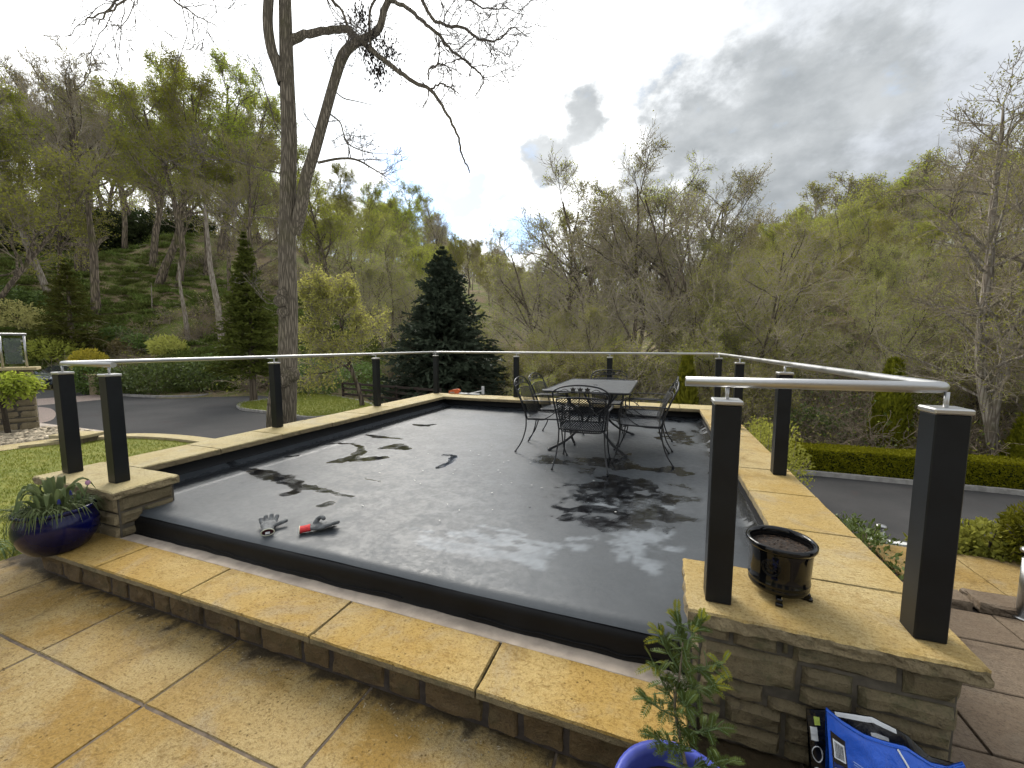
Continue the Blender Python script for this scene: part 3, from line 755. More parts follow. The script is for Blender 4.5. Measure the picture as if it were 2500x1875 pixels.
for a in ((1500, 1190, .42, .22, 25), (1450, 1215, .40, .14, 10), (1570, 1175, .36, .16, 0), (1600, 1220, .34, .10, 20), (1430, 1245, .42, .07, 8), (1490, 1280, .36, .09, 10), (1350, 1125, .16, .13, 0), (1560, 1020, .55, .5, 0), (1650, 1060, .25, .4, 0), (1480, 1130, .3, .2, 0), (1640, 1000, .35, .5, 0), (1590, 1260, .25, .12, 0), (1620, 1150, .3, .12, 0)):
    puddle(*a, edge=.35, rag=2.8)
wet = np.maximum(wet, .9 * np.exp(-((GX - RX1) / .16) ** 2) * (warp2 + warp * .8 > -.06))
wet = np.maximum(wet, .8 * np.exp(-((GX - (RX0 + .18)) / .13) ** 2))
wet = np.maximum(wet, .8 * np.exp(-((GY - RY1) / .25) ** 2))
film = np.zeros(GX.shape); keep = wet; wet = film
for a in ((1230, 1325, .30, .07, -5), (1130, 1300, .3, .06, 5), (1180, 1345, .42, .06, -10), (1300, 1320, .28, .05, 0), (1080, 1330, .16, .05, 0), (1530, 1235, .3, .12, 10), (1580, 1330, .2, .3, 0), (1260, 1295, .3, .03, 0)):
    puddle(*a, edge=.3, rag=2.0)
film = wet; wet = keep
ids = np.arange(nx * ny).reshape(nx, ny)
fq = np.stack([ids[:-1, :-1], ids[1:, :-1], ids[1:, 1:], ids[:-1, 1:]], -1).reshape(-1, 4)
rme = mesh_np('flat_roof', np.stack([GX.ravel(), GY.ravel(), zz.ravel()], 1), fq, smooth=True)
for nm, arr in (('wet', wet), ('film', film)):
    at_ = rme.attributes.new(nm, 'FLOAT', 'POINT'); at_.data.foreach_set('value', arr.ravel().astype(np.float32))
t = NT('wet_black_roof_membrane'); co = t.co('World')
n1 = t.noise(co, 1.3, 6, .6); n2 = t.noise(co, 22, 6, .68, .4); n3 = t.noise(co, 170, 3); n4 = t.noise(co, 5.5, 7, .66, .7)
w = t.attr('wet'); fl = t.attr('film')
base = t.mix(t.rng(n1, .35, .65), (.048, .055, .061), (.064, .072, .079))
base = t.mix(t.rng(n4, .50, .72, 0, .28), base, (.085, .095, .103))
base = t.mix(t.rng(n2, .62, .74, 0, .45), base, (.03, .032, .034))
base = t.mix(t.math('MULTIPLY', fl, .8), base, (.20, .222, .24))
base = t.mix(w, base, (.007, .007, .008))
speck = t.rng(t.voro(co, 34), .03, .07, 1, 0)
base = t.mix(t.math('MULTIPLY', speck, t.rng(n4, .58, .64, 0, .4)), base, (.26, .26, .24))
r1 = t.rng(t.math('ADD', t.math('MULTIPLY', n2, .5), t.math('MULTIPLY', n4, .5)), .38, .62, .42, .58)
mxr = t.n.new('ShaderNodeMix'); mxr.data_type = 'FLOAT'; t.l.new(w, mxr.inputs[0]); t.l.new(r1, mxr.inputs[2]); mxr.inputs[3].default_value = .08
t.set(color=base, rough=mxr.outputs[0], spec=.46)
hb = t.math('MULTIPLY', t.math('ADD', n2, t.math('MULTIPLY', n3, .35)), t.rng(w, 0, 1, 1, .25))
t.bump(hb, .18, .004); t.bump(n4, .10, .02)
M['roof'] = t.m; rme.materials.append(t.m)
roof = ob('flat_roof', rme); tag(roof, kind='structure')
M['felt'] = plain('black_roofing_felt', (.006, .006, .0065), .55, spec=.25, var=.3, vscale=4, bump=.35, bscale=25)
# turned-down black edge at the front, rounded at the top
px_ = np.linspace(-4.47, .16, 180); mb = MB(); prof = [(.02, ZF - .027), (.0, ZF - .034), (-.014, ZF - .048), (-.02, ZF - .07), (-.022, .28), (-.026, .222), (-.034, .208)]
q = np.stack([px_, np.zeros_like(px_), np.zeros_like(px_)], 1); w1 = (fbm(q * 2.2, 71, 3) - .5); w2 = (fbm(q * 8, 73, 3) - .5)
v = []
for k, (dy, z) in enumerate(prof):
    for i, x in enumerate(px_):
        v.append((x, RY0 + dy + w1[i] * .02 * (k > 0) + w2[i] * .02 * (k >= 5), z + (w2[i] * .018 if k == 5 else 0)))
f = [(k * 180 + i + 1, k * 180 + i, (k + 1) * 180 + i, (k + 1) * 180 + i + 1) for k in range(len(prof) - 1) for i in range(179)]
mb.add(v, f, True); o = mb.build('roof_edge', M['felt'], roof)
# peeled lip of the felt
mb = MB(); lip = [(x, RY0 - .030 + w1[i] * .02 + w2[i] * .012, .232 + w2[i] * .03) for i, x in enumerate(px_)]
mb.tube(lip[4:120], .0035, 5); mb.tube(lip[136:176], .004, 5); mb.build('felt_lip', M['felt'], roof)

# ---- parapets
def parapet(name, label, x0, x1, y0, y1, slabs, mat, axis, core):
    p = tag(MB().box(*core, -2.4, .535).build(name, M['rubble_tan']), label, 'wall')
    for i in range(len(slabs) - 1):
        a, b = slabs[i] + .004, slabs[i + 1] - .004
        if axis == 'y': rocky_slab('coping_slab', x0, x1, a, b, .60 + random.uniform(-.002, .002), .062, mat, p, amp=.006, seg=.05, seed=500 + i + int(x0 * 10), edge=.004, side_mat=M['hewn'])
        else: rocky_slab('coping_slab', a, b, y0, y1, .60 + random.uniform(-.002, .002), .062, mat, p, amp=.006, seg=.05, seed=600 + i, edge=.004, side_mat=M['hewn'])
    return p
pl = parapet('parapet_wall', 'left parapet wall with pale stone coping beside the driveway', -5.03, -4.47, 0, 0, [2.22, 2.95, 3.72, 4.55, 5.35, 6.1, 6.95, 7.775], M['coping'], 'y', (-4.99, -4.545, 2.2, 8.3))
pf = parapet('parapet_wall', 'far parapet wall with pale stone coping beneath the spruce', 0, 0, 7.78, 8.33, [-5.03, -4.1, -3.2, -2.3, -1.35, -.4, .36, 1.12], M['coping'], 'x', (-4.545, .745, 7.935, 8.3))
pr = parapet('parapet_wall', 'right parapet wall with honey stone coping above the lower drive', .68, 1.12, 0, 0, [2.235, 2.82, 3.5, 4.15, 4.85, 5.6, 6.3, 7.05, 7.775], M['coping_right'], 'y', (.745, 1.08, 2.2, 8.3))
def upstand(parent, a, b, n):
    """felt dressed up the inside of a parapet, wrinkled; n = inward normal"""
    a, b = np.array(a, float), np.array(b, float); L = np.linalg.norm(b - a); k = int(L / .06); v = []
    lev = [(.0, .536), (.006, .50), (.012, .45), (.03, .41), (.08, .375)]
    for (d, z) in lev:
        for i in range(k + 1):
            p = a + (b - a) * i / k; wv = vnoise(np.array([[p[0] * 3, p[1] * 3, z * 9]]), 77)[0] - .5
            v.append((p[0] + n[0] * (d + wv * .016), p[1] + n[1] * (d + wv * .016), z))
    f = [(l * (k + 1) + i, l * (k + 1) + i + 1, (l + 1) * (k + 1) + i + 1, (l + 1) * (k + 1) + i) for l in range(len(lev) - 1) for i in range(k)]
    mb = MB(); mb.add(v, f, True); return mb.build('felt_upstand', M['felt'], parent)
upstand(pl, (-4.535, 2.0), (-4.535, 7.93), (1, 0)); upstand(pf, (-4.53, 7.925), (.735, 7.925), (0, -1)); upstand(pr, (.735, 2.0), (.735, 7.93), (-1, 0))

# ---- stone pillars at the two front corners
def pillar(name, label, x0, x1, y0, y1, mat_cop, seed):
    p = tag(MB().box(x0 + .055, x1 - .055, y0 + .055, y1 - .02, -.3, .54).build(name, M['mortar']), label, 'pillar')
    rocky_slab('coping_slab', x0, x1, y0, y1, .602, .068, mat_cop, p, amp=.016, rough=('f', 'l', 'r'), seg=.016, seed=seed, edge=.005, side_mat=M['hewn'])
    return p
pil_r = pillar('stone_pillar', 'square stone pillar with two black posts and a glossy pot on top', .145, 1.115, 1.785, 2.228, M['coping_right'], 40)
def face(parent, ox, oy, rows, mat, rotz, seed, amp=.028):
    k = 0
    for (xa, xb, za, zb) in rows:
        w, h = xb - xa - .012, zb - za - .012
        Mx = Matrix.Translation((ox, oy, 0)) @ Matrix.Rotation(rotz, 4, 'Z') @ Matrix.Translation((xa + .006, 0, za + .006))
        stone_block('stone', w, h, .06, mat, parent, Mx, seed=seed + k, amp=amp, nx=max(6, int(w / .018)), nz=max(4, int(h / .018))); k += 1
rows = [(0, .12, .455, .533), (.12, .30, .445, .533), (.30, .335, .455, .533), (.335, .69, .435, .533), (.69, .86, .405, .533),
        (0, .37, .30, .45), (.37, .56, .345, .43), (.37, .56, .265, .342), (.56, .86, .31, .402), (.56, .86, .225, .308),
        (0, .105, .15, .298), (.105, .26, .215, .297), (.26, .56, .20, .262), (.56, .75, .13, .222), (.75, .86, .10, .222),
        (.105, .33, .10, .212), (.33, .56, .08, .197), (0, .33, 0, .098), (.33, .60, 0, .078), (.56, .75, .03, .128), (.60, .86, -.04, .03), (.75, .86, .03, .098), (0, .105, .1, .148)]
face(pil_r, .20, 1.84, rows, M['rubble'], 0, 700, .036)
lf = [(0, .2, .40, .533), (.2, .38, .43, .533), (0, .38, .30, .398), (.2, .38, .40, .428), (0, .15, .21, .298), (.15, .38, .21, .298)]
face(pil_r, .20, 2.22, lf, M['rubble'], -math.pi / 2, 760, .022)
rt = [(0, .2, .40, .533), (.2, .38, .40, .533), (0, .38, .27, .398), (0, .15, .14, .268), (.15, .38, .14, .268), (0, .38, 0, .138)]
face(pil_r, 1.06, 1.84, rt, M['rubble'], math.pi / 2, 780, .022)
pil_l = pillar('stone_pillar', 'square stone pillar behind the big blue flower bowl, two black posts on top', -5.03, -3.90, 1.75, 2.21, M['coping'], 44)
rows2 = [(0, .35, .40, .533), (.35, .72, .42, .533), (.72, 1.02, .40, .533), (0, .5, .28, .398), (.5, .72, .28, .42), (.72, 1.02, .29, .398), (0, .3, .14, .278), (.3, .75, .14, .278), (.75, 1.02, .16, .288), (0, .45, 0, .138), (.45, 1.02, 0, .138)]
face(pil_l, -4.975, 1.805, rows2, M['rubble_tan'], 0, 800)
rt2 = [(0, .38, .41, .533), (0, .16, .30, .408), (.16, .38, .28, .408), (0, .38, .20, .278)]
face(pil_l, -3.955, 1.805, rt2, M['rubble'], math.pi / 2, 830, .026)

# ================================================================== POSTS AND HANDRAIL
def post(x, y, label):
    p = empty('railing_post', (x, y, .60)); tag(p, label, 'post', 'black square posts carrying the steel handrail')
    MB().box(-.0505, .0505, -.0505, .0505, .002, .872, .004).build('shaft', M['post'], p)
    MB().box(-.056, .056, -.056, .056, .872, .893, .005).build('cap', M['cap'], p)
    MB().tube([(0, 0, .890), (0, 0, .905), (0, 0, .949)], [.008, .008, .008], 12).build('stem', M['steel'], p)
    MB().lathe([(.0, .001), (.058, .001), (.058, .004), (.0, .004)], 4, cap=False).build('sealant_bead', M['mortar_pale'], p).rotation_euler = (0, 0, math.pi / 4)
    return p
XL, XR, YN, YF = -4.925, 1.0, 1.935, 8.235
for x, y, lab in ((-4.87, 1.935, 'black post on the left pillar, outermost, in front of the silver car'), (-4.165, 1.925, 'black post on the left pillar where the rail end stops'),
                  (XL, 4.03, 'black post beside the big tree trunk on the left coping'), (XL, 6.12, 'black post in front of the pale green tree on the left coping'),
                  (XL, YF, 'black post at the far left corner in front of the spruce'), (-2.93, YF, 'black post on the far coping behind the left chairs'),
                  (-.95, YF, 'black post on the far coping behind the table'), (XR, YF, 'black post at the far right corner of the roof'),
                  (XR, 6.15, 'black post on the right coping, next to the far corner post'), (XR, 4.04, 'black post on the right coping in front of the box hedge'),
                  (.994, 1.938, 'largest black post, at the outer corner of the right pillar'), (.270, 1.915, 'black post beside the glossy black pot on the right pillar')):
    post(x, y, lab)
def rounded(pts, r=.05, n=6):
    out = [np.array(pts[0], float)]
    for i in range(1, len(pts) - 1):
        p, a, b = [np.array(pts[k], float) for k in (i, i - 1, i + 1)]
        u = (a - p) / np.linalg.norm(a - p); w_ = (b - p) / np.linalg.norm(b - p); s, e = p + u * r, p + w_ * r
        for k in range(n + 1):
            t = k / n; out.append((1 - t) ** 2 * s + 2 * t * (1 - t) * p + t * t * e)
    out.append(np.array(pts[-1], float)); return out
ZH = 1.565
rail = rounded([(-4.10, 1.925, ZH), (-4.885, 1.935, ZH), (XL, 4.03, ZH), (XL, YF, ZH), (XR, YF, ZH), (XR, 4.04, ZH), (.994, 1.938, ZH), (.105, 1.905, ZH)], .05, 7)
mb = MB(); mb.tube(rail, .0212, 20)
tag(mb.build('handrail', M['steel']), 'long brushed steel tube handrail running round the roof on top of the posts', 'handrail')

# ================================================================== HOUSE behind the viewer (its wall shades the terrace and shows in the glazed pots)
house = empty('house', (1.5, -7.0, 0)); tag(house, 'stone house behind the terrace, out of the picture', 'house')
MB().box(-8.5, 8.5, -6, 0, -.6, 5.6).build('wall', M['rubble_tan'], house)
M['house_glass'] = plain('dark_window_glass', (.02, .025, .03), .05, spec=.7); M['house_frame'] = plain('anthracite_window_frame', (.03, .033, .036), .5)
for (xa, xb, za, zb) in ((-7, -4.6, .05, 2.2), (-3.6, -1.0, .05, 2.2), (.4, 3.0, .05, 2.2), (4.2, 6.6, .9, 2.1), (-6.6, -5, 3.3, 4.6), (-3, -1.4, 3.3, 4.6), (1, 2.6, 3.3, 4.6), (4.6, 6.2, 3.3, 4.6)):
    w_ = MB().box(xa, xb, .001, .05, za, zb, .01).build('window', M['house_frame'], house)
    n_ = 3 if xb - xa > 2 else 2
    for k in range(n_):
        d = (xb - xa - .06) / n_; MB().box(xa + .03 + k * d + .03, xa + .03 + (k + 1) * d - .03, .051, .056, za + .07, zb - .07).build('pane', M['house_glass'], w_)
mb = MB(); mb.add([(-8.9, .5, 5.5), (8.9, .5, 5.5), (8.9, -3, 8.2), (-8.9, -3, 8.2), (-8.9, -6.5, 5.5), (8.9, -6.5, 5.5)], [(0, 1, 2, 3), (3, 2, 5, 4), (0, 3, 4), (1, 5, 2), (0, 4, 5, 1)])
M['slate'] = plain('roof_slate', (.06, .062, .068), .6, var=.3, vscale=6); mb.build('roof', M['slate'], house)
# ================================================================== VEGETATION BUILDERS
def unit(v): return v / np.maximum(np.linalg.norm(v, axis=-1, keepdims=True), 1e-9)
class Veg:
    """numpy quad soup: tubes and leaf cards"""
    def __init__(s, seed): s.V = []; s.F = []; s.m = []; s.n = 0; s.g = np.random.default_rng(seed)
    def tubes(s, pts, rad, sides, mi):
        pts = np.asarray(pts, float); B, n, _ = pts.shape
        if B == 0: return
        t = np.empty_like(pts); t[:, 1:-1] = pts[:, 2:] - pts[:, :-2]; t[:, 0] = pts[:, 1] - pts[:, 0]; t[:, -1] = pts[:, -1] - pts[:, -2]; t = unit(t)
        a = np.where(np.abs(t[:, :1, 2:3]) < .9, np.array([0, 0, 1.]), np.array([1., 0, 0])); a = np.broadcast_to(a, t.shape)
        N = unit(a - t * np.sum(a * t, -1, keepdims=True)); Bn = np.cross(t, N)
        ang = np.arange(sides) * 2 * np.pi / sides
        v = pts[:, :, None, :] + rad[:, :, None, None] * (N[:, :, None, :] * np.cos(ang)[:, None] + Bn[:, :, None, :] * np.sin(ang)[:, None])
        ids = np.arange(B * n * sides).reshape(B, n, sides); nx_ = np.roll(ids, -1, 2)
        f = np.stack([ids[:, :-1], nx_[:, :-1], nx_[:, 1:], ids[:, 1:]], -1).reshape(-1, 4)
        s.V.append(v.reshape(-1, 3)); s.F.append(f + s.n); s.m.append(np.full(len(f), mi)); s.n += v.size // 3
    def cards(s, c, d, up, L, W, mi):
        """leaf quads: centre base c, direction d, width axis from up"""
        d = unit(d); sd = unit(np.cross(d, up)); L = np.broadcast_to(L, (len(c),))[:, None]; W = np.broadcast_to(W, (len(c),))[:, None]
        nrm = np.cross(sd, d)
        v = np.stack([c, c + d * L * .45 + sd * W * .5 + nrm * W * .08, c + d * L, c + d * L * .45 - sd * W * .5 + nrm * W * .08], 1)
        ids = np.arange(len(c) * 4).reshape(-1, 4)
        s.V.append(v.reshape(-1, 3)); s.F.append(ids + s.n); s.m.append(np.full(len(ids), mi)); s.n += len(c) * 4
    def mesh(s, name, mats): return mesh_np(name, np.concatenate(s.V), np.concatenate(s.F), mats, np.concatenate(s.m), smooth=True)
    def rdir(s, n): return unit(s.g.normal(size=(n, 3)))
    def grow(s, st, d, L, r0, r1, n, wander, trop, end_up=0.0):
        """polylines; trop = pull per unit towards +z (negative droops)"""
        B = len(st); pts = np.empty((B, n + 1, 3)); pts[:, 0] = st; d = unit(np.array(d, float)); L = np.broadcast_to(L, (B,)); trop = np.broadcast_to(trop, (B,))
        for i in range(n):
            d = unit(d + s.g.normal(size=(B, 3)) * wander + np.array([0, 0, 1.]) * (trop + end_up * (i / n))[:, None] / n)
            pts[:, i + 1] = pts[:, i] + d * (L / n)[:, None]
        tt = np.linspace(0, 1, n + 1); rad = np.asarray(r0).reshape(-1, 1) * (1 - tt) + np.asarray(r1).reshape(-1, 1) * tt
        return pts, np.broadcast_to(rad, (B, n + 1))
    def kids(s, pts, rad, k, t0, t1, ang, spread=.35, along=0.0):
        """k children per parent: start, direction, radius at start, t"""
        B, n, _ = pts.shape; t = s.g.uniform(t0, t1, (B, k)); t.sort(1)
        x = t * (n - 1); i = np.minimum(x.astype(int), n - 2); f = (x - i)[..., None]; b = np.arange(B)[:, None]
        st = pts[b, i] * (1 - f) + pts[b, i + 1] * f; tg = unit(pts[b, i + 1] - pts[b, i]); rr_ = rad[b, i] * (1 - f[..., 0]) + rad[b, i + 1] * f[..., 0]
        st, tg, rr_, t = st.reshape(-1, 3), tg.reshape(-1, 3), rr_.ravel(), t.ravel()
        pr = unit(np.cross(tg, s.rdir(len(tg)))); a = np.radians(ang) * s.g.uniform(1 - spread, 1 + spread, len(tg))[:, None]
        return st, unit(tg * np.cos(a) + pr * np.sin(a)), rr_, t

def broadleaf(seed, H, trunk_r, crown0=.35, limbs=12, limb_len=.42, subs=8, twigs=7, fine=4, leaf_n=3, leaf_L=.10, lean=(0, 0), stems=1, spreadk=1.0, up=.55, mats=None, leaf_frac=1.0, droop=0.0, limb_ang=48, tops=True):
    """returns (trunk mesh, crown mesh); base at origin, height about H"""
    a = Veg(seed); b = Veg(seed + 1000); g = a.g; b.g = g
    mats_w, mats_c = mats
    st = np.zeros((stems, 3)); th = g.uniform(0, 6.28, stems)
    d = np.stack([np.cos(th) * (.28 * (stems > 1)) + lean[0], np.sin(th) * (.28 * (stems > 1)) + lean[1], np.ones(stems)], 1)
    if stems > 1: st[:, 0] = np.cos(th) * trunk_r; st[:, 1] = np.sin(th) * trunk_r
    st[:, 2] = -.4
    LH = H * g.uniform(.80, .95, stems)
    P0, R0 = a.grow(st, d, LH, np.full(stems, trunk_r), np.full(stems, trunk_r * .22), 9, .07, .25)
    R0 = np.array(R0); R0[:, 0] *= 1.35; a.tubes(P0, R0, 9, 0)
    s1, d1, r1, t1 = a.kids(P0, R0, limbs, crown0, .98, limb_ang, .35)
    L1 = H * limb_len * (1.15 - .75 * t1) * g.uniform(.7, 1.2, len(t1)) * spreadk
    P1, R1 = a.grow(s1, d1, L1, np.minimum(r1 * .62, trunk_r * .5), np.full(len(s1), .018), 7, .16, up, droop)
    a.tubes(P1, R1, 6, 0)
    s2, d2, r2, t2 = b.kids(P1, R1, subs, .25, 1.0, 45, .4)
    L2 = np.repeat(L1, subs) * g.uniform(.28, .5, len(s2)) * (1.1 - .4 * t2)
    P2, R2 = b.grow(s2, d2, L2, np.minimum(r2 * .6, .05), np.full(len(s2), .010), 5, .20, up * .6, droop)
    b.tubes(P2, R2, 4, 0)
    s3, d3, r3, t3 = b.kids(P2, R2, twigs, .15, 1.0, 45, .4)
    L3 = np.repeat(L2, twigs) * g.uniform(.3, .6, len(s3)) + .15
    P3, R3 = b.grow(s3, d3, L3, np.full(len(s3), .013), np.full(len(s3), .007), 3, .22, up * .5, droop)
    b.tubes(P3, R3, 3, 0)
    ends = P3
    if fine:
        s4, d4, r4, t4 = b.kids(P3, R3, fine, .2, 1.0, 42, .4)
        L4 = np.repeat(L3, fine) * g.uniform(.3, .6, len(s4)) + .08
        P4, R4 = b.grow(s4, d4, L4, np.full(len(s4), .0085), np.full(len(s4), .0055), 1, .1, up * .4, droop)
        b.tubes(P4, R4, 3, 0); ends = P4
    if leaf_n:
        m = len(ends); pick = g.random(m) < leaf_frac; E = ends[pick]; m = len(E)
        k = leaf_n; t = g.uniform(.25, 1.0, (m, k)); i = np.minimum((t * (E.shape[1] - 1)).astype(int), E.shape[1] - 2); bb = np.arange(m)[:, None]
        f = (t * (E.shape[1] - 1) - i)[..., None]
        c = (E[bb, i] * (1 - f) + E[bb, i + 1] * f).reshape(-1, 3); c = c + g.normal(size=c.shape) * leaf_L * .9
        dd = b.rdir(len(c)) + np.array([0, 0, -.1]); S = g.uniform(.6, 1.35, len(c)) * leaf_L
        b.cards(c, dd, b.rdir(len(c)), S, S * .62, 1)
    return a.mesh('trunk', mats_w), b.mesh('crown', mats_c)

def conifer(seed, H, W, mats, whorls=34, per=13, base=.04, droop=-.25, brush=.085, dens=15):
    a = Veg(seed); b = Veg(seed + 500); g = a.g; b.g = g
    P0, R0 = a.grow(np.array([[0, 0, -.3]]), np.array([[0, 0, 1.]]), H + .3, [W * .035 + .04], [.012], 14, .008, 0); a.tubes(P0, R0, 8, 0)
    zs = np.linspace(base, .985, whorls) + g.uniform(-.008, .008, whorls); t = np.repeat(zs, per); n = len(t)
    thx = g.uniform(0, 6.28, n); L = W * .5 * ((1 - t) ** .88) * g.uniform(.72, 1.12, n) + .04
    st = np.stack([np.zeros(n), np.zeros(n), t * H], 1); d = np.stack([np.cos(thx), np.sin(thx), .12 + .75 * t ** 2], 1)
    P1, R1 = b.grow(st, d, L, .008 + L * .012, np.full(n, .004), 6, .05, droop, .55); b.tubes(P1, R1, 3, 0)
    s2, d2, r2, t2 = b.kids(P1, R1, dens, .12, 1.0, 52, .25)
    flat = d2.copy(); flat[:, 2] *= .45; d2 = unit(flat)
    L2 = np.repeat(L, dens) * .30 * (1.15 - .75 * t2) + .06
    P2, R2 = b.grow(s2, d2, L2, np.full(len(s2), .004), np.full(len(s2), .003), 2, .06, -.12)
    def brushes(P):
        for k in range(P.shape[1] - 1):
            d_ = P[:, k + 1] - P[:, k]; Ln = np.linalg.norm(d_, axis=1) * 1.25
            upv = np.tile(np.array([0, 0, 1.]), (len(d_), 1)) + b.rdir(len(d_)) * .35
            bw = np.minimum(brush, .05 + Ln * .45); b.cards(P[:, k], d_, upv, Ln, bw * g.uniform(.8, 1.2, len(d_)), 1)
            b.cards(P[:, k], d_, unit(np.cross(unit(d_), upv)), Ln, bw * .7, 1)
    brushes(P2); brushes(P1)
    return a.mesh('trunk', [mats[0]]), b.mesh('crown', mats)

def clump(seed, blobs, n, L, W, mats, outward=.7, upb=.2, shell=.55, stems=True):
    """leafy shrub filling ellipsoids (cx,cy,cz,rx,ry,rz)"""
    v = Veg(seed); g = v.g; vol = np.array([b[3] * b[4] * b[5] for b in blobs]) ** (2 / 3.); k = np.maximum(1, (n * vol / vol.sum()).astype(int))
    for (cx_, cy_, cz_, rx, ry, rz), m in zip(blobs, k):
        d = v.rdir(m); rad = (shell + (1 - shell) * g.random(m)) * (1 + .35 * (fbm(d * 2.2 + seed, seed, 3) - .5))
        c = np.array([cx_, cy_, cz_]) + d * np.array([rx, ry, rz]) * rad[:, None]; ok = c[:, 2] > .01; c, d = c[ok], d[ok]
        dd = unit(d * outward + v.rdir(len(c)) * .75 + np.array([0, 0, upb])); S = g.uniform(.6, 1.3, len(c))
        v.cards(c, dd, unit(d + v.rdir(len(c)) * .8), S * L, S * W, 0)
        if stems:
            ms = max(6, m // 90); e = v.rdir(ms) * np.array([rx, ry, rz]) * .9 + np.array([cx_, cy_, cz_]); e[:, 2] = np.maximum(e[:, 2], .1)
            s0 = np.stack([cx_ + g.normal(0, .1 * rx, ms), cy_ + g.normal(0, .1 * ry, ms), np.full(ms, -.05)], 1)
            P, R = v.grow(s0, e - s0, np.linalg.norm(e - s0, axis=1), np.full(ms, .012), np.full(ms, .005), 4, .08, .05); v.tubes(P, R, 3, 1)
    return v.mesh('foliage', mats)

def cone_shrub(seed, H, W, n, mats, L=.13, Wd=.035):
    """thuja: upright flat sprays on a lumpy cone"""
    v = Veg(seed); g = v.g
    t = g.random(n) ** 1.25; th = g.uniform(0, 6.283, n)
    prof = np.clip((1 - t) ** .75, 0, 1) * np.clip(t / .06 + .55, 0, 1)
    lump = 1 + .55 * (fbm(np.stack([np.cos(th) * 1.9, np.sin(th) * 1.9, t * H * 1.6], 1) + seed, seed, 3) - .5)
    r = W * .5 * prof * lump * (.62 + .38 * g.random(n) ** .5) + .015
    c = np.stack([np.cos(th) * r, np.sin(th) * r, t * H * .93 + .02], 1); o = np.stack([np.cos(th), np.sin(th), np.zeros(n)], 1)
    d = unit(np.array([0, 0, 1.]) + o * .42 + v.rdir(n) * .33); S = g.uniform(.6, 1.3, n)
    v.cards(c, d, unit(o + v.rdir(n) * .7), S * L, S * Wd, 0)
    P, R = v.grow(np.array([[0, 0, -.2]]), np.array([[0, 0, 1.]]), H * .9, [W * .06], [.01], 6, .01, 0); v.tubes(P, R, 6, 1)
    return v.mesh('foliage', mats)

def plant_tree(name, meshes, pos, rz, sc, label, cat='tree', group=None, tilt=(0, 0)):
    e = empty(name, pos, rz); e.scale = (sc, sc, sc) if not hasattr(sc, '__len__') else sc
    e.rotation_euler = (tilt[0], tilt[1], rz)
    tag(e, label, cat, group)
    for nm, me in zip(('trunk', 'crown'), meshes): ob(nm, me, e)
    return e

W1, WC = [M['bark']], lambda lf, tw='twig': [M[tw], M[lf]]
OAKS = [broadleaf(101, 18, .30, .30, 16, .38, 9, 8, 4, 4, .125, mats=(W1, WC('leaf_oak')), spreadk=1.0),
        broadleaf(102, 17, .27, .36, 15, .40, 9, 8, 4, 4, .12, mats=(W1, WC('leaf_oak')), spreadk=1.05)]
BARES = [broadleaf(111, 19, .24, .40, 14, .34, 9, 8, 4, 1, .11, mats=(W1, WC('leaf_grey', 'twig_pale')), leaf_frac=.7, up=.8),
         broadleaf(112, 17, .22, .33, 14, .38, 9, 8, 4, 2, .10, mats=(W1, WC('leaf_olive')), leaf_frac=.8, up=.7),
         broadleaf(113, 15, .18, .25, 11, .42, 8, 7, 4, 2, .085, mats=(W1, WC('leaf_olive', 'twig_pale')), leaf_frac=.7, up=.6, stems=2)]
BUDS = [broadleaf(121, 15, .17, .22, 12, .40, 8, 7, 3, 4, .15, mats=(W1, WC('leaf_olive')), stems=2, up=.5),
        broadleaf(122, 13, .14, .15, 9, .45, 8, 6, 3, 4, .14, mats=(W1, WC('leaf_olive', 'twig_pale')), stems=3, up=.45),
        broadleaf(123, 14, .18, .26, 16, .42, 8, 7, 3, 5, .14, mats=(W1, WC('leaf_olive')), up=.4)]
SCRUB = [broadleaf(131, 6, .07, .08, 8, .50, 6, 6, 3, 4, .075, mats=(W1, WC('leaf_olive', 'twig_pale')), stems=5, up=.4),
         broadleaf(132, 7, .08, .08, 9, .50, 7, 6, 3, 4, .075, mats=(W1, WC('leaf_olive')), stems=4, up=.3),
         broadleaf(133, 5, .06, .05, 8, .5, 6, 6, 3, 3, .07, mats=(W1, WC('leaf_olive', 'twig_pale')), stems=5, up=.5, leaf_frac=.8)]
BUDN = [broadleaf(125, 14, .13, .20, 11, .42, 8, 7, 3, 5, .075, mats=(W1, WC('leaf_olive', 'twig_pale')), stems=2, up=.45),
        broadleaf(126, 13, .15, .22, 16, .42, 9, 8, 3, 5, .075, mats=(W1, WC('leaf_olive')), up=.4)]
BIRCH = [broadleaf(141, 17, .24, .34, 12, .34, 8, 7, 4, 2, .15, mats=([M['bark_pale']], WC('leaf_olive', 'twig_pale')), lean=(-.20, .0))]

def in_keepout(x, y):
    return (-14.5 < x < 26 and y < 16.3) or (x <= -14.5 and -6 < y < 19 and x > -50 and T(x, y) < -.85)

# ================================================================== WOODLAND (individual trees)
count = {}
placed = []
def wood(kind, az, r, sc, rz=None, tilt=None, name='woodland_tree', label=None, group=None, check=0.0):
    x, y = polar(az, r)
    if in_keepout(x, y): return None
    if check:
        for (a, b) in placed:
            if (a - x) ** 2 + (b - y) ** 2 < check ** 2: return None
    placed.append((x, y))
    me = random.choice(kind) if isinstance(kind, list) else kind
    return plant_tree(name, me, (x, y, T(x, y) - .15), random.uniform(0, 6.28) if rz is None else rz, sc, label, 'tree', group,
                      tilt or (random.gauss(0, .035), random.gauss(0, .035)))
G_L, G_C, G_R, G_S = 'trees on the left hillside wood', 'trees in the valley wood behind the roof', 'trees on the right hillside wood', 'thin scrubby trees behind the far rail'
def px_az(px): return math.degrees(math.atan((px - CX) / F_PX))
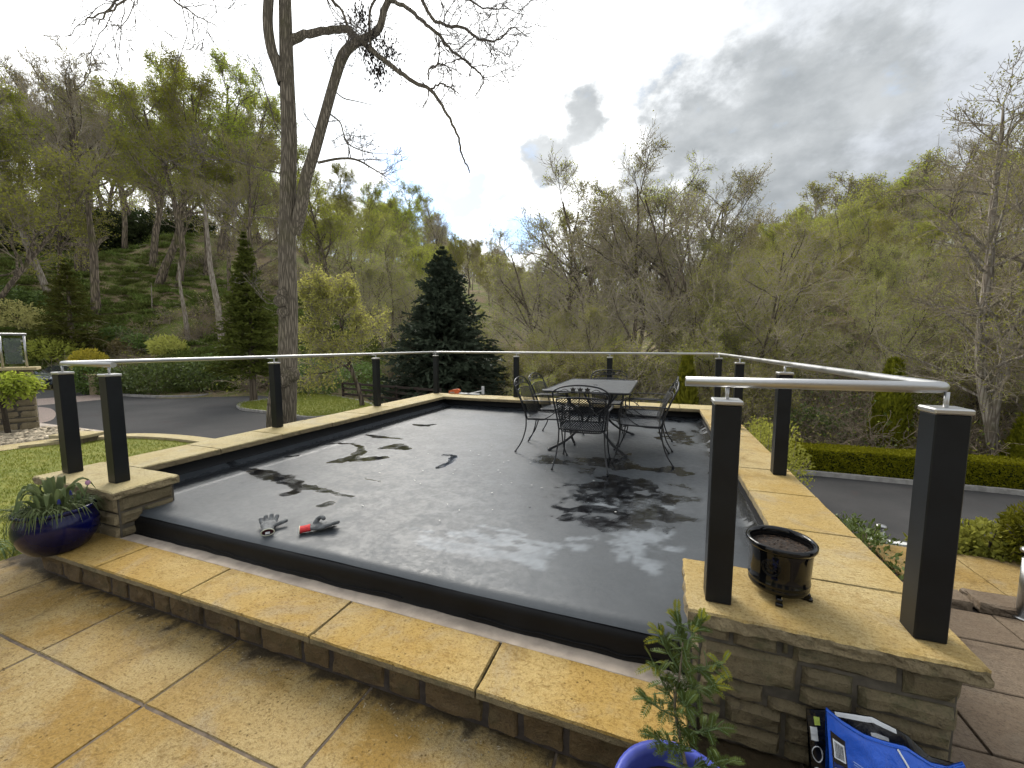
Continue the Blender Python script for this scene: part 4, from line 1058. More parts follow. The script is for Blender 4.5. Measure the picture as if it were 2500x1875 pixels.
# left hillside: bright young oaks between bare grey crowns
for px, r, k, s in ((395, 56, 0, 1.15), (520, 52, 1, 1.12), (610, 60, 0, 1.05), (330, 64, 1, 1.05), (470, 66, 0, 1.15), (575, 47, 1, .80), (640, 50, 0, .82), (760, 60, 1, .88), (20, 60, 0, .95), (835, 66, 0, .85), (700, 70, 1, .95), (900, 72, 1, .85), (300, 74, 0, 1.0), (555, 56, 0, 1.2), (450, 50, 1, 1.08), (655, 62, 1, 1.15), (-70, 55, 0, 1.0)):
    wood(OAKS[k], px_az(px), r, s, name='oak_tree', label='oak with bright yellow-green young leaves on the left hillside', group='young leafed oaks on the left hillside')
for px, r, k, s in ((60, 66, 0, 1.12), (150, 70, 0, 1.18), (235, 58, 1, 1.15), (300, 80, 0, 1.15), (100, 84, 1, 1.1), (215, 78, 0, 1.2), (-60, 62, 0, 1.1), (-150, 58, 1, 1.05), (10, 78, 1, 1.1), (400, 78, 0, 1.1), (350, 70, 1, 1.15), (500, 74, 1, 1.1), (570, 70, 0, 1.1), (640, 78, 1, 1.05), (450, 84, 0, 1.15), (130, 76, 1, 1.15), (270, 68, 0, 1.1), (-20, 70, 1, 1.15)):
    wood(BARES[k], px_az(px), r, s, name='bare_tree', label='tall bare grey tree with fine twigs on the left hillside', group='tall bare trees on the left hillside')
for i in range(46):
    a = random.uniform(-33, -8); r = random.uniform(38, 92)
    wood(random.choice((BUDS, BUDS, OAKS, BARES)), a, r, random.uniform(.72, 1.0), label='budding tree among the crowded wood left of the valley gap', group=G_L, check=4.5)
# valley gap and far slope
for i in range(40):
    a = random.uniform(-12, 12); r = random.uniform(60, 150)
    wood(random.choice((BUDS, BARES, OAKS)), a, r, random.uniform(.75, 1.05), label='budding tree filling the bottom of the valley gap', group='trees filling the valley gap', check=5.5)
# big multi-stemmed group in the middle right
for k_ in range(9):
    wood(BUDS, px_az(random.uniform(-60, 680)), random.uniform(50, 80), random.uniform(.85, 1.15), label='olive budding tree among the oaks on the left hillside', group='olive trees among the left oaks', check=4)
for px, r, k, s in ((1385, 34, 1, 1.12), (1450, 37, 2, 1.36), (1525, 33, 2, 1.28), (1610, 36, 1, 1.10), (1690, 32, 2, 1.15), (1740, 38, 1, .98), (1415, 39, 2, 1.32), (1490, 41, 1, 1.18), (1565, 38, 2, 1.30), (1650, 40, 2, 1.32), (1340, 38, 2, 1.1)):
    wood(BARES[k], px_az(px), r, s, name='bare_tree', label='tall twiggy tree standing against the sky behind the table', group='tall twiggy trees behind the table')
for i in range(90):
    a = random.uniform(-22, 33); r = random.uniform(20, 46)
    if a < 0 and r < 30: continue
    wood(random.choice((BUDN, BUDN, SCRUB)), a, r, random.uniform(.55, .85), label='budding olive tree in the valley wood behind the rail', group=G_C, check=2.6)
# right hillside
for i in range(95):
    a = random.uniform(26, 60); r = random.uniform(27, 95)
    wood(random.choice((BUDN if r < 42 else BUDS, BUDN if r < 42 else BUDS, BARES)), a, r, random.uniform(.36, .50) if r < 48 else random.uniform(.48, .70), label='bare brownish tree in the crowded wood on the right hillside', group=G_R, check=3.2)
for i in range(34):
    a = random.uniform(22, 58); r = random.uniform(20.5, 34)
    wood(random.choice((SCRUB, BUDN)), a, r, random.uniform(.4, .58), label='thin budding tree behind the clipped hedge on the right', group='thin trees behind the clipped hedge', check=2.2)
# scrub right behind the far rail
for i in range(75):
    a = random.uniform(-16, 34); r = random.uniform(17.5, 30)
    if a < 1.5 and r < 26: continue
    if 19 < a < 27 and r < 21: continue
    wood(SCRUB, a, r, random.uniform(.55, 1.0), name='scrub_tree', label='low many-stemmed scrub thicket tree just behind the far rail', group=G_S, check=1.5)

# ---- particular trees on the left bank
p = ground_hit(133, 749); plant_tree('birch_tree', BIRCH[0], p, .75, (1.05, 1.05, 1.1), 'birch with a leaning white trunk on the grassy left bank', tilt=(0, 0))
p = ground_hit(193, 667); plant_tree('tall_tree', BARES[0], p, 1.1, 1.15, 'tall straight bare tree standing just right of the leaning birch')
def simple_trunk(name, px, py, pts, radii, label, mat, stubs=()):
    b = ground_hit(px, py); r = math.hypot(b[0], b[1]); e = empty(name, b); tag(e, label, 'tree')
    def loc(q): w_ = atd(q[0], q[1], r); return (w_[0] - b[0], w_[1] - b[1], w_[2] - b[2])
    mb = MB(); L = smooth_line([np.array(loc(q)) for q in pts], 4); rr_ = np.interp(np.linspace(0, 1, len(L)), np.linspace(0, 1, len(radii)), radii)
    mb.tube(L, list(rr_), 9); mb.build('trunk', mat, e)
    for s in stubs:
        mb = MB(); L = smooth_line([np.array(loc(q)) for q in s[0]], 4); mb.tube(L, list(np.linspace(s[1], s[2], len(L))), 8); o = mb.build('branch', mat, e)
    return e
simple_trunk('pollarded_tree', 236, 768, [(236, 772), (232, 700), (228, 610), (219, 540), (214, 470)], [.36, .28, .26, .19, .12], 'pollarded trunk with two sawn-off arms on the left bank', M['bark'],
             [([(226, 604), (200, 598), (158, 595)], .16, .12), ([(230, 612), (240, 592), (262, 578)], .2, .13)])
simple_trunk('leaning_tree', 388, 706, [(386, 708), (402, 655), (421, 612), (440, 540), (450, 430)], [.40, .34, .30, .2, .1], 'thick trunk leaning right, halfway up the left bank', M['bark'])
simple_trunk('thin_tree', 459, 838, [(460, 840), (452, 770), (441, 705), (436, 640)], [.17, .14, .10, .04], 'thin bare grey sapling trunk at the foot of the left bank', M['bark_pale'])
simple_trunk('thin_tree', 541, 850, [(544, 852), (532, 750), (515, 660), (508, 590), (500, 500)], [.24, .2, .16, .13, .06], 'pale slim trunk just left of the green spruce', M['bark_pale'])
simple_trunk('dead_sapling', 372, 765, [(372, 768), (371, 735), (369, 690)], [.06, .05, .02], 'short thin dead stem on the left bank beside the pollarded trunk', M['bark_pale'])
# big right-hand tree with a forked pale trunk
def forked_tree():
    r = 20.5; b = polar(px_az(2428), r); z0 = T(*b) - .3; e = empty('forked_tree', (b[0], b[1], z0)); tag(e, 'forked pale-barked tree at the right edge rising above the hedge', 'tree')
    def loc(px, py, dr=0.0): w_ = atd(px, py, r + dr); return np.array([w_[0] - b[0], w_[1] - b[1], w_[2] - z0])
    a = Veg(951); c = Veg(952); c.g = a.g; g = a.g; pm = r * math.cos(math.radians(50)) ** 2 / F_PX
    stems = []
    for pts, wd in (([(2430, 1180), (2428, 1120), (2420, 1040), (2402, 960), (2394, 860), (2402, 760), (2415, 650), (2420, 560), (2430, 450), (2445, 330), (2450, 250)], [46, 42, 38, 34, 32, 30, 27, 24, 19, 12, 5]),
                    ([(2424, 1045), (2436, 960), (2452, 880), (2480, 800), (2505, 720), (2515, 600), (2520, 480), (2515, 350)], [26, 25, 25, 23, 21, 17, 12, 6])):
        L = np.array(smooth_line([loc(*q) for q in pts], 4)); R = np.interp(np.linspace(0, 1, len(L)), np.linspace(0, 1, len(wd)), np.array(wd) * pm / 2); a.tubes(L[None], R[None], 10, 0); stems.append((L[None], R[None]))
    for (L, R), n in zip(stems, (36, 24)):
        s, d, r1, t = a.kids(L, R, n, .28, 1.0, 58, .3); L1 = 4.2 * (1.12 - .62 * t) * g.uniform(.6, 1.15, n); P1, R1 = a.grow(s, d, L1, np.minimum(r1 * .5, .05), np.full(n, .012), 7, .14, .25); a.tubes(P1, R1, 5, 0)
        s, d, r2, t = c.kids(P1, R1, 9, .2, 1, 45, .4); L2 = np.repeat(L1, 9) * g.uniform(.25, .45, len(s)); P2, R2 = c.grow(s, d, L2, np.minimum(r2 * .6, .02), np.full(len(s), .007), 4, .18, .2); c.tubes(P2, R2, 4, 0)
        s, d, r3, t = c.kids(P2, R2, 7, .15, 1, 45, .4); L3 = np.repeat(L2, 7) * g.uniform(.25, .5, len(s)) + .08; P3, R3 = c.grow(s, d, L3, np.full(len(s), .007), np.full(len(s), .005), 2, .18, .2); c.tubes(P3, R3, 3, 0)
        E = P3[g.random(len(P3)) < .75]; m = len(E) * 2; cc = np.repeat(E[:, -1], 2, 0) + g.normal(size=(m, 3)) * .05; c.cards(cc, c.rdir(m), c.rdir(m), g.uniform(.05, .10, m), .045, 1)
    ob('trunk', a.mesh('trunk', [M['bark_pale']]), e); ob('crown', c.mesh('crown', WC('leaf_olive')), e)
forked_tree()
b = polar(px_az(2330), 24); plant_tree('tall_tree', BUDN[1], (b[0], b[1], T(*b) - .2), 2.5, .5, 'dark budding tree behind the largest post on the right')
b = polar(px_az(2560), 21); plant_tree('tall_tree', BUDN[0], (b[0], b[1], T(*b) - .2), 1.2, .62, 'budding tree cut off by the right edge of the picture')
b = polar(px_az(2480), 27); plant_tree('tall_tree', BARES[1], (b[0], b[1], T(*b) - .2), 4.2, .66, 'tall bare tree reaching highest at the right edge of the picture')

# ---- conifers and garden trees
SP = conifer(201, 8.4, 7.9, [M['bark'], M['needle']], 29, 18, .02, brush=.16, droop=-.42, dens=18)
p = atd(1085, 960, 22); plant_tree('spruce_tree', SP, (p[0], p[1], -1.5), 0, (1.0, 1.0, .995), 'tall dark blue-green spruce behind the far left corner post')
SPG = conifer(202, 8.2, 3.9, [M['bark'], M['needle_green']], 34, 13, .18, droop=-.1, brush=.10, dens=12)
p = atd(618, 960, 23.5); plant_tree('spruce_tree', SPG, (p[0], p[1], -1.1), 1.0, 1.0, 'green spruce with a bare lower trunk just left of the big tree')
SPD = conifer(203, 7.0, 5.2, [M['bark'], M['needle_green']], 24, 12, .03, droop=-.35, dens=12)
p = ground_hit(178, 868, 40, 90); plant_tree('fir_tree', SPD, (p[0], p[1], p[2] - .6), 2.0, (1.05, 1.05, 1.05), 'wide dark fir above the parked car on the left')
PALE = broadleaf(211, 6.6, .13, .32, 16, .44, 9, 8, 2, 9, .085, mats=([M['bark']], WC('leaf_pale', 'twig_pale')), up=.1, limb_ang=62)
p = atd(888, 985, 19); plant_tree('pale_green_tree', PALE, (p[0], p[1], -1.3), .6, (.92, .92, 1.0), 'small spreading tree with pale lime leaves left of the spruce')
TH = cone_shrub(221, 1.0, .42, 7000, [M['leaf_thuja'], M['bark']], .062, .018)
def thuja(pos, H, W, label):
    e = empty('thuja', pos, random.uniform(0, 6)); e.scale = (W / .42, W / .42, H); tag(e, label, 'shrub', 'cone-shaped thujas'); ob('foliage', TH, e); return e
p = atd(1674, 980, 14.6); thuja((p[0], p[1], -2.4), 3.9, 1.15, 'cone-shaped golden thuja just right of the patio chairs')
p = at(2160, 1150, -2.3); r_ = 19.3
p = atd(2163, 1128, 20.2); thuja((p[0], p[1], -2.45), 3.75, 1.45, 'cone-shaped thuja behind the box hedge left of the largest post')
p = atd(2506, 1140, 20.0); thuja((p[0], p[1], -2.4), 2.3, 1.15, 'thuja behind the box hedge cut off by the right edge')

# ---- clipped box hedge by the right drive
def hedge(name, label, x0, x1, y0, y1, z0, h, n, mats):
    e = empty(name, ((x0 + x1) / 2, (y0 + y1) / 2, z0)); tag(e, label, 'hedge')
    hx, hy = (x1 - x0) / 2, (y1 - y0) / 2
    MB().box(-hx + .1, hx - .1, -hy + .1, hy - .1, -.05, h - .1).build('core', M['leaf_ever'], e)
    v = Veg(555); g = v.g
    fa = np.array([2 * hx * 2 * hy, 2 * hx * h, 2 * hx * h * .3, 2 * hy * h]); k = (n * fa / fa.sum()).astype(int)
    def face_(c, nrm):
        q = c * 1.1; bul = (fbm(q, 5, 3) - .5) * .16
        c = c + nrm * (bul - v.g.random(len(c)) * .07)[:, None]; d = unit(nrm * .5 + v.rdir(len(c)) * .8 + np.array([0, 0, .25])); S = g.uniform(.6, 1.3, len(c))
        v.cards(c, d, v.rdir(len(c)), S * .06, S * .04, 0)
    u = lambda m, a: g.uniform(-a, a, m)
    m = k[0]; face_(np.stack([u(m, hx), u(m, hy), np.full(m, h)], 1), np.tile([0, 0, 1.], (m, 1)))
    m = k[1]; face_(np.stack([u(m, hx), np.full(m, -hy), g.uniform(0, h, m)], 1), np.tile([0, -1., 0], (m, 1)))
    m = k[2]; face_(np.stack([u(m, hx), np.full(m, hy), g.uniform(0, h, m)], 1), np.tile([0, 1., 0], (m, 1)))
    for sx in (-1, 1):
        m = k[3] // 2; face_(np.stack([np.full(m, sx * hx), u(m, hy), g.uniform(0, h, m)], 1), np.tile([sx, 0, 0.], (m, 1)))
    ob('foliage', v.mesh('foliage', mats), e); return e
hedge('box_hedge', 'clipped golden-green box hedge along the lower drive on the right', 2.6, 16.5, 15.12, 16.0, ZR - .05, .84, 60000, [M['leaf_box']])

# ---- shrubs
def shrub(name, label, pos, blobs, n, L, W, lf, seed, cat='shrub', group=None, rz=0):
    e = empty(name, pos, rz); tag(e, label, cat, group); ob('foliage', clump(seed, blobs, n, L, W, [M[lf], M['twig']]), e); return e
p = at(640, 960, ZL)
def gp(px, py, z): q = at(px, py, z); return (q[0], q[1], z)
shrub('laurel_hedge', 'glossy green laurel bushes along the far side of the driveway', gp(375, 962, ZL), [(0, 0, .8, 2.0, 1.1, 1.1), (2.4, .7, .9, 1.9, 1.1, 1.2), (-1.9, -.3, .6, 1.0, .9, .9)], 9000, .17, .075, 'leaf_laurel', 301, 'hedge', rz=.25)
shrub('laurel_hedge', 'darker laurel bushes between the golden shrub and the big trunk', gp(545, 952, ZL), [(0, 0, 1.0, 2.2, 1.2, 1.35), (2.9, 1.5, .9, 2.0, 1.2, 1.3)], 8000, .15, .07, 'leaf_laurel', 302, 'hedge', rz=.35)
shrub('golden_shrub', 'golden yellow flowering shrub above the laurel hedge', gp(425, 930, ZL), [(0, 0, 1.9, 1.5, .9, .9), (1.6, .4, 2.0, 1.2, .8, .8)], 4500, .14, .07, 'leaf_yellow', 303)
shrub('orange_shrub', 'orange-tipped shrub beside the stone gatepost', gp(225, 957, ZL), [(0, 0, 1.75, .95, .8, .7)], 2200, .16, .07, 'leaf_yellow', 304)
shrub('green_shrub', 'dark glossy shrub under the orange-tipped one by the gatepost', gp(221, 960, ZL), [(0, 0, .8, 1.1, .9, .95)], 2600, .16, .075, 'leaf_laurel', 305)
for px, py, s, lab, lf in ((20, 745, 1.5, 'round evergreen bush low on the left bank below the birch', 'leaf_laurel'), (85, 752, 1.3, 'round evergreen bush beside the birch foot', 'leaf_laurel'), (287, 835, 1.1, 'small rhododendron at the foot of the bank right of the fir', 'leaf_laurel'), (345, 858, 1.2, 'small glossy bush at the bank foot above the laurel hedge', 'leaf_laurel'), (410, 868, 1.3, 'pale flowering bush at the bank foot behind the laurel hedge', 'leaf_pale'), (30, 800, 2.0, 'straw-coloured heather bush behind the glass balustrade', 'leaf_grey'), (130, 880, 1.6, 'olive bush behind the parked car', 'leaf_olive'), (310, 870, 1.2, 'straw-coloured bush behind the laurel hedge', 'leaf_grey')):
    q = ground_hit(px, py, 24, 110); shrub('bush', lab, q, [(0, 0, s * .45, s, s * .9, s * .6), (s * .6, 0, s * .3, s * .7, s * .6, s * .45)], 2200, .22, .1, lf, 320 + px)
# evergreen understorey on the ridge of the left hill
i = 0
for px in (30, 110, 175, 250, 320, 390, 450, 60, 285, 210, 140, 350):
    r = 66 + (i * 7 % 13); a = px_az(px); q = polar(a, r)
    shrub('holly_bush', 'dark evergreen holly on the ridge among the left trunks', (q[0], q[1], T(*q) - .3), [(0, 0, 2.0, 3.6, 3.0, 2.6), (2.6, 1, 1.5, 2.4, 2.2, 2.0)], 2600, .5, .25, 'leaf_ever', 341 + i, 'bush', 'dark hollies on the left ridge'); i += 1
shrub('evergreen_shrub', 'dark evergreen shrubs behind the oval lawn right of the trunk', gp(775, 962, ZL), [(0, 0, .9, 1.6, 1.0, 1.2), (2.6, .2, .8, 1.5, .9, 1.1), (-1.6, .2, .7, 1.2, .8, 1.0)], 6000, .14, .07, 'leaf_laurel', 361, rz=.1)
q = atd(1880, 1060, 11.5); shrub('euonymus_shrub', 'pale green variegated shrub outside the right parapet', (q[0], q[1], ZR), [(0, 0, 1.2, .8, 1.6, 1.2), (.2, 1.4, 1.0, .7, 1.2, 1.0)], 6500, .07, .04, 'leaf_olive', 362)
q = atd(1960, 1000, 19.5); shrub('evergreen_shrub', 'dark green shrub behind the hedge left of the cone thuja', (q[0], q[1], -2.5), [(0, 0, .9, 1.5, .9, 1.0)], 3500, .10, .05, 'leaf_laurel', 363)
q = atd(2230, 1060, 21); shrub('evergreen_shrub', 'blue-green conifer shrub right of the cone thuja', (q[0], q[1], -2.5), [(0, 0, 1.3, 1.0, .9, 1.6)], 3500, .10, .04, 'needle_green', 364)
# planting bed by the pillar (right)
bed = MB(); bed.add([(1.13, 3.3, -.05), (2.2, 3.45, -.05), (2.7, 5.2, -.6), (3.6, 7.2, -1.15), (1.13, 7.2, -1.15), (1.13, 3.3, -2.4), (2.2, 3.45, -2.4), (2.7, 5.2, -2.4), (3.6, 7.2, -2.4), (1.13, 7.2, -2.4)],
        [(0, 1, 2, 3, 4), (1, 6, 7, 2), (2, 7, 8, 3), (3, 8, 9, 4), (0, 5, 6, 1), (0, 4, 9, 5)]); tag(bed.build('planting_bed', M['soil']), kind='structure')
shrub('ground_shrub', 'small-leaved green shrub spilling beside the right parapet', (1.62, 4.15, -.42), [(0, 0, .22, .36, .55, .34), (.25, .6, .12, .36, .5, .3), (.1, -.45, .24, .30, .3, .22)], 5200, .045, .025, 'leaf_laurel', 371)
q = at(2415, 1385, -.1); shrub('ivy_shrub', 'low glossy round shrub beyond the ochre flags on the right', (q[0] + .05, q[1] + .12, -.12), [(0, 0, .12, .34, .22, .26), (.3, .05, .1, .28, .2, .2), (-.25, 0, .08, .25, .2, .18)], 4200, .05, .032, 'leaf_olive', 372)
q = at(2490, 1385, 0); shrub('golden_conifer', 'golden ball conifer at the right edge beside the steel bollard', (q[0] + .16, q[1] + .10, 0), [(0, 0, .22, .22, .22, .26)], 3800, .05, .014, 'leaf_thuja', 373)

# ---- similar trees one can still point to: told apart by their order from the left
ORD = 'leftmost second third fourth fifth sixth seventh eighth ninth tenth eleventh twelfth thirteenth fourteenth fifteenth sixteenth seventeenth eighteenth'.split()
def order_from_left(group, text):
    L = [o for o in COL.objects if o.parent is None and o.get('group') == group]
    L.sort(key=lambda o: math.atan2(*(lambda x, y: (x * math.cos(YAW) + y * math.sin(YAW), -x * math.sin(YAW) + y * math.cos(YAW)))(o.location.x, o.location.y)))
    for k, o in enumerate(L[:18]): o['label'] = text % (ORD[k] if k == 0 else ORD[k] + ' from the left')
order_from_left('young leafed oaks on the left hillside', 'yellow-green leafed oak on the left hillside, %s of these oaks')
order_from_left('tall bare trees on the left hillside', 'tall bare grey tree on the left hillside, %s of these')
order_from_left('tall twiggy trees behind the table', 'tall twiggy tree against the sky behind the table, %s of these')
order_from_left('thin trees behind the clipped hedge', 'thin budding tree behind the clipped box hedge, %s of these')
order_from_left('olive trees among the left oaks', 'olive budding tree among the left oaks, %s of these')
order_from_left('dark hollies on the left ridge', 'dark evergreen holly on the left ridge, %s of these hollies')
# ================================================================== BIG ASH TREE
TR = 14.6
tb = atd(700, 1045, TR); tb[2] = -1.15
ash = empty('ash_tree', tb); tag(ash, 'big leafless tree with furrowed bark towering over the left parapet', 'tree')
def al(px, py, dd=0.0):
    w_ = atd(px, py, TR + dd); return np.array([w_[0] - tb[0], w_[1] - tb[1], w_[2] - tb[2]])
PXM = .70 * TR * math.cos(math.radians(29)) / F_PX                 # metres per photo pixel near the trunk
ta = Veg(901); tw = Veg(902); tw.g = ta.g; g = ta.g
def limb(v, pts, wid, sides=12, n=5, rough=.0):
    L = np.array(smooth_line([al(*q) for q in pts], n)); w_ = np.interp(np.linspace(0, 1, len(L)), np.linspace(0, 1, len(wid)), np.array(wid) * PXM / 2)
    if rough: L[1:-1] += g.normal(size=(len(L) - 2, 3)) * rough
    v.tubes(L[None], w_[None], sides, 0); return L[None], w_[None]
trunk = limb(ta, [(697, 1075), (698, 1020), (701, 950), (703, 850), (704, 740), (701, 600), (703, 470), (706, 340), (701, 200), (698, 90), (695, -30), (690, -190)], [74, 66, 62, 60, 58, 54, 50, 48, 44, 40, 36, 26], 24, 8)
# burr and second stem at the foot
for (px, py, w_) in ((684, 735, 46), (690, 762, 40), (688, 715, 34), (712, 915, 60), (694, 930, 54)):
    c = al(px, py, -.25); L = np.array([c + np.array([0, 0, k * w_ * PXM * .30]) for k in (-1.5, -.9, 0, .9, 1.5)]); ta.tubes(L[None], (np.array([.25, .8, 1.0, .8, .25]) * w_ * PXM * .46)[None], 12, 0)
limb(ta, [(660, 1075, -.5), (661, 1000, -.5), (668, 950, -.4), (684, 915, -.2)], [26, 24, 22, 18], 12)
fork = limb(ta, [(693, 205), (680, 165), (663, 120), (654, 60), (656, 0), (664, -80), (668, -190)], [40, 36, 32, 30, 29, 26, 18], 14)
rl = limb(ta, [(716, 570), (733, 515, -.2), (747, 435, -.4), (768, 370, -.5), (792, 285, -.6), (816, 200, -.7), (838, 135, -.8), (868, 106, -.9), (922, 74, -1.0), (938, 25, -1.0), (955, -15, -1.0), (990, -120, -1.0)], [44, 40, 36, 33, 31, 30, 33, 26, 23, 21, 19, 10], 14)
hl = limb(ta, [(706, 100), (745, 85, -.2), (790, 76, -.3), (845, 71, -.5), (876, 97, -.9), (935, 145, -1.3), (998, 192, -1.7), (1050, 220, -2.0), (1085, 268, -2.2), (1115, 325, -2.3), (1128, 376, -2.3), (1142, 408, -2.4), (1146, 423, -2.4)], [30, 24, 22, 22, 19, 16, 13, 11, 9, 7.5, 6, 5, 3], 10, rough=.01)
d1 = limb(ta, [(950, -5, -1.0), (965, 6, -1.2), (1000, 24, -1.5), (1034, 55, -1.8), (1073, 87, -2.1), (1101, 122, -2.3), (1136, 149, -2.5), (1173, 180, -2.7), (1179, 203, -2.8), (1160, 235, -2.8)], [14, 13, 12, 11, 9.5, 8, 7, 5, 4, 2.5], 8, rough=.012)
d2 = limb(ta, [(975, -120, -1.0), (1031, 0, -1.6), (1052, 40, -1.8), (1082, 61, -2.1), (1134, 69, -2.4), (1168, 95, -2.6), (1214, 98, -2.8), (1252, 68, -3.0), (1285, 90, -3.1)], [13, 11, 10, 9, 8, 7, 5, 3.5, 2.5], 8, rough=.012)
d3 = limb(ta, [(990, -120, -1), (1040, -50, -2), (1120, -10, -2.5), (1190, 20, -3), (1240, 20, -3.3)], [9, 7, 6, 4, 3], 6, rough=.012)
h2 = limb(ta, [(1070, 90, -2.1), (1072, 130, -2.0), (1066, 160, -2), (1052, 172, -1.9), (1046, 192, -1.9)], [4, 4, 3.6, 3.2, 2], 5)
h3 = limb(ta, [(1050, 220, -2.0), (1072, 205, -1.9), (1100, 214, -2), (1122, 230, -2)], [7, 6, 5, 3], 6, rough=.02)
h4 = limb(ta, [(1046, 195, -1.9), (1053, 165, -1.9), (1076, 156, -1.9), (1095, 165, -1.9), (1103, 195, -1.9), (1110, 225, -2)], [4, 6, 5, 4.5, 4, 3], 6, rough=.02)
l1 = limb(ta, [(776, 397, -.5), (829, 387, -.7), (870, 390, -.9), (909, 411, -1.1), (942, 431, -1.3)], [9, 8, 7, 5, 3], 7)
l2 = limb(ta, [(808, 280, -.6), (831, 300, -.7), (841, 334, -.8), (857, 356, -.9), (899, 372, -1.1), (945, 374, -1.3)], [5, 4.6, 4.3, 4, 3.3, 2], 6)
l3 = limb(ta, [(820, 225, -.7), (840, 240, -.7), (870, 247, -.8), (912, 257, -.9)], [4, 4, 3, 1.8], 5)
w1_ = limb(ta, [(690, 425), (640, 412, .3), (590, 398, .5), (530, 385, .7), (470, 362, .9), (424, 346, 1.1)], [6, 5, 4, 3.4, 2.6, 1.6], 6)
w2_ = limb(ta, [(690, 535), (640, 531, .3), (588, 532, .4), (548, 517, .5)], [5, 4.4, 3.4, 2], 6)
w3_ = limb(ta, [(690, 330), (672, 300, -.2), (640, 200, -.3), (615, 150, -.4), (590, 120, -.5)], [4.5, 4, 3.2, 2.4, 1.6], 5)
w4_ = limb(ta, [(668, 742), (650, 738, -.4), (622, 705, -.5), (595, 676, -.6)], [4, 3.4, 3, 2], 5)
w5_ = limb(ta, [(664, 736), (640, 720, -.3), (622, 690, -.3), (618, 665, -.3)], [3, 2.4, 2, 1.4], 5)
o1 = limb(ta, [(660, -190), (560, -150, -2), (450, -70, -3.2), (420, -10, -3.6), (470, 30, -3.8), (530, 66, -4)], [10, 8, 6, 4.5, 3, 1.6], 7, rough=.012)
o2 = limb(ta, [(560, -150, -2), (400, -80, -3.4), (330, -20, -4), (260, 30, -4.2), (190, 62, -4.4)], [6, 5, 4, 3, 1.6], 6, rough=.012)
o3 = limb(ta, [(450, -70, -3.2), (330, -20, -3.6), (265, 20, -3.6), (240, 60, -3.6)], [6, 5, 4, 2], 6, rough=.012)
i1 = limb(ta, [(735, -60), (790, -20, -.3), (835, 30, -.5), (850, 70, -.6), (845, 130, -.7)], [9, 8, 8, 7, 4], 7, rough=.012)
i2 = limb(ta, [(905, 115, -1), (902, 60, -1.1), (905, 20, -1.1), (925, -15, -1.1)], [10, 9, 8, 7], 7)
# hanging twigs with upturned tips
def twiggery(src, k1, L1, k2, k3, t0=.25, droop=-.55, upturn=1.5):
    L0, W0 = src
    s, d, r, t = tw.kids(L0, W0, k1, t0, 1.0, 58, .4); n = len(s)
    P, R = tw.grow(s, d, L1 * g.uniform(.45, 1.2, n), np.minimum(r * .55, .018), np.full(n, .0062), 7, .20, droop, upturn); tw.tubes(P, R, 4, 0)
    s, d, r, t = tw.kids(P, R, k2, .2, 1.0, 50, .4); n = len(s)
    P2, R2 = tw.grow(s, d, L1 * g.uniform(.2, .5, n), np.full(n, .0062), np.full(n, .0046), 5, .20, droop, upturn); tw.tubes(P2, R2, 3, 0)
    s, d, r, t = tw.kids(P2, R2, k3, .3, 1.0, 45, .4); n = len(s)
    P3, R3 = tw.grow(s, d, L1 * g.uniform(.08, .2, n), np.full(n, .0048), np.full(n, .0052), 3, .18, .1, .8); tw.tubes(P3, R3, 3, 0)
twiggery(d1, 20, 1.5, 6, 3, .3); twiggery(d2, 24, 1.4, 6, 3, .35); twiggery(d3, 14, 1.4, 6, 3, .2)
twiggery(h4, 6, .5, 3, 2); twiggery(h3, 5, .5, 3, 2); twiggery(l1, 12, .9, 5, 3, .3, .5, .4); twiggery(l2, 12, .8, 5, 3, .3, .3, .4)
twiggery(o1, 10, 1.2, 4, 3, .5); twiggery(o2, 9, 1.2, 4, 3, .5); twiggery(o3, 5, 1.0, 4, 3, .3); twiggery(i1, 16, 1.3, 6, 3, .2, -.3, 1.0)
twiggery(w1_, 12, .9, 4, 3, .3, .25, .3); twiggery(w2_, 8, .7, 4, 3, .3, .3, .3); twiggery(w3_, 8, .7, 4, 2, .3, .3, .3); twiggery(w4_, 4, .5, 2, 2, .3, .4, .2); twiggery(w5_, 4, .4, 2, 2, .3, .4, .2)
twiggery((hl[0][:, 18:40], hl[1][:, 18:40]), 8, .8, 4, 3, .0, -.2, .8); twiggery((rl[0][:, 25:45], rl[1][:, 25:45]), 12, 1.2, 5, 3, 0, -.3, 1.0)
twiggery((rl[0][:, 14:34], rl[1][:, 14:34]), 6, .8, 4, 3, 0, .2, .8)
ob('trunk', ta.mesh('trunk', [M['bark_ash']]), ash); ob('twigs', tw.mesh('twigs', [M['twig_ash']]), ash)
# old seed clusters hanging in the crown
for j, (px, py, n, s) in enumerate(((945, 120, 260, .62), (925, 168, 190, .46), (880, 30, 120, .38), (905, 75, 80, .34), (898, 125, 90, .3))):
    v = Veg(950 + j); c = al(px, py, -1.0) + v.g.normal(size=(n, 3)) * np.array([s * .38, s * .38, s * .42]); d = v.rdir(n) * .5 + np.array([0, 0, -1.])
    v.cards(c, d, v.rdir(n), v.g.uniform(.09, .16, n), .05, 0); ob('seed_cluster', v.mesh('seed_cluster', [M['dead_leaf']]), ash)

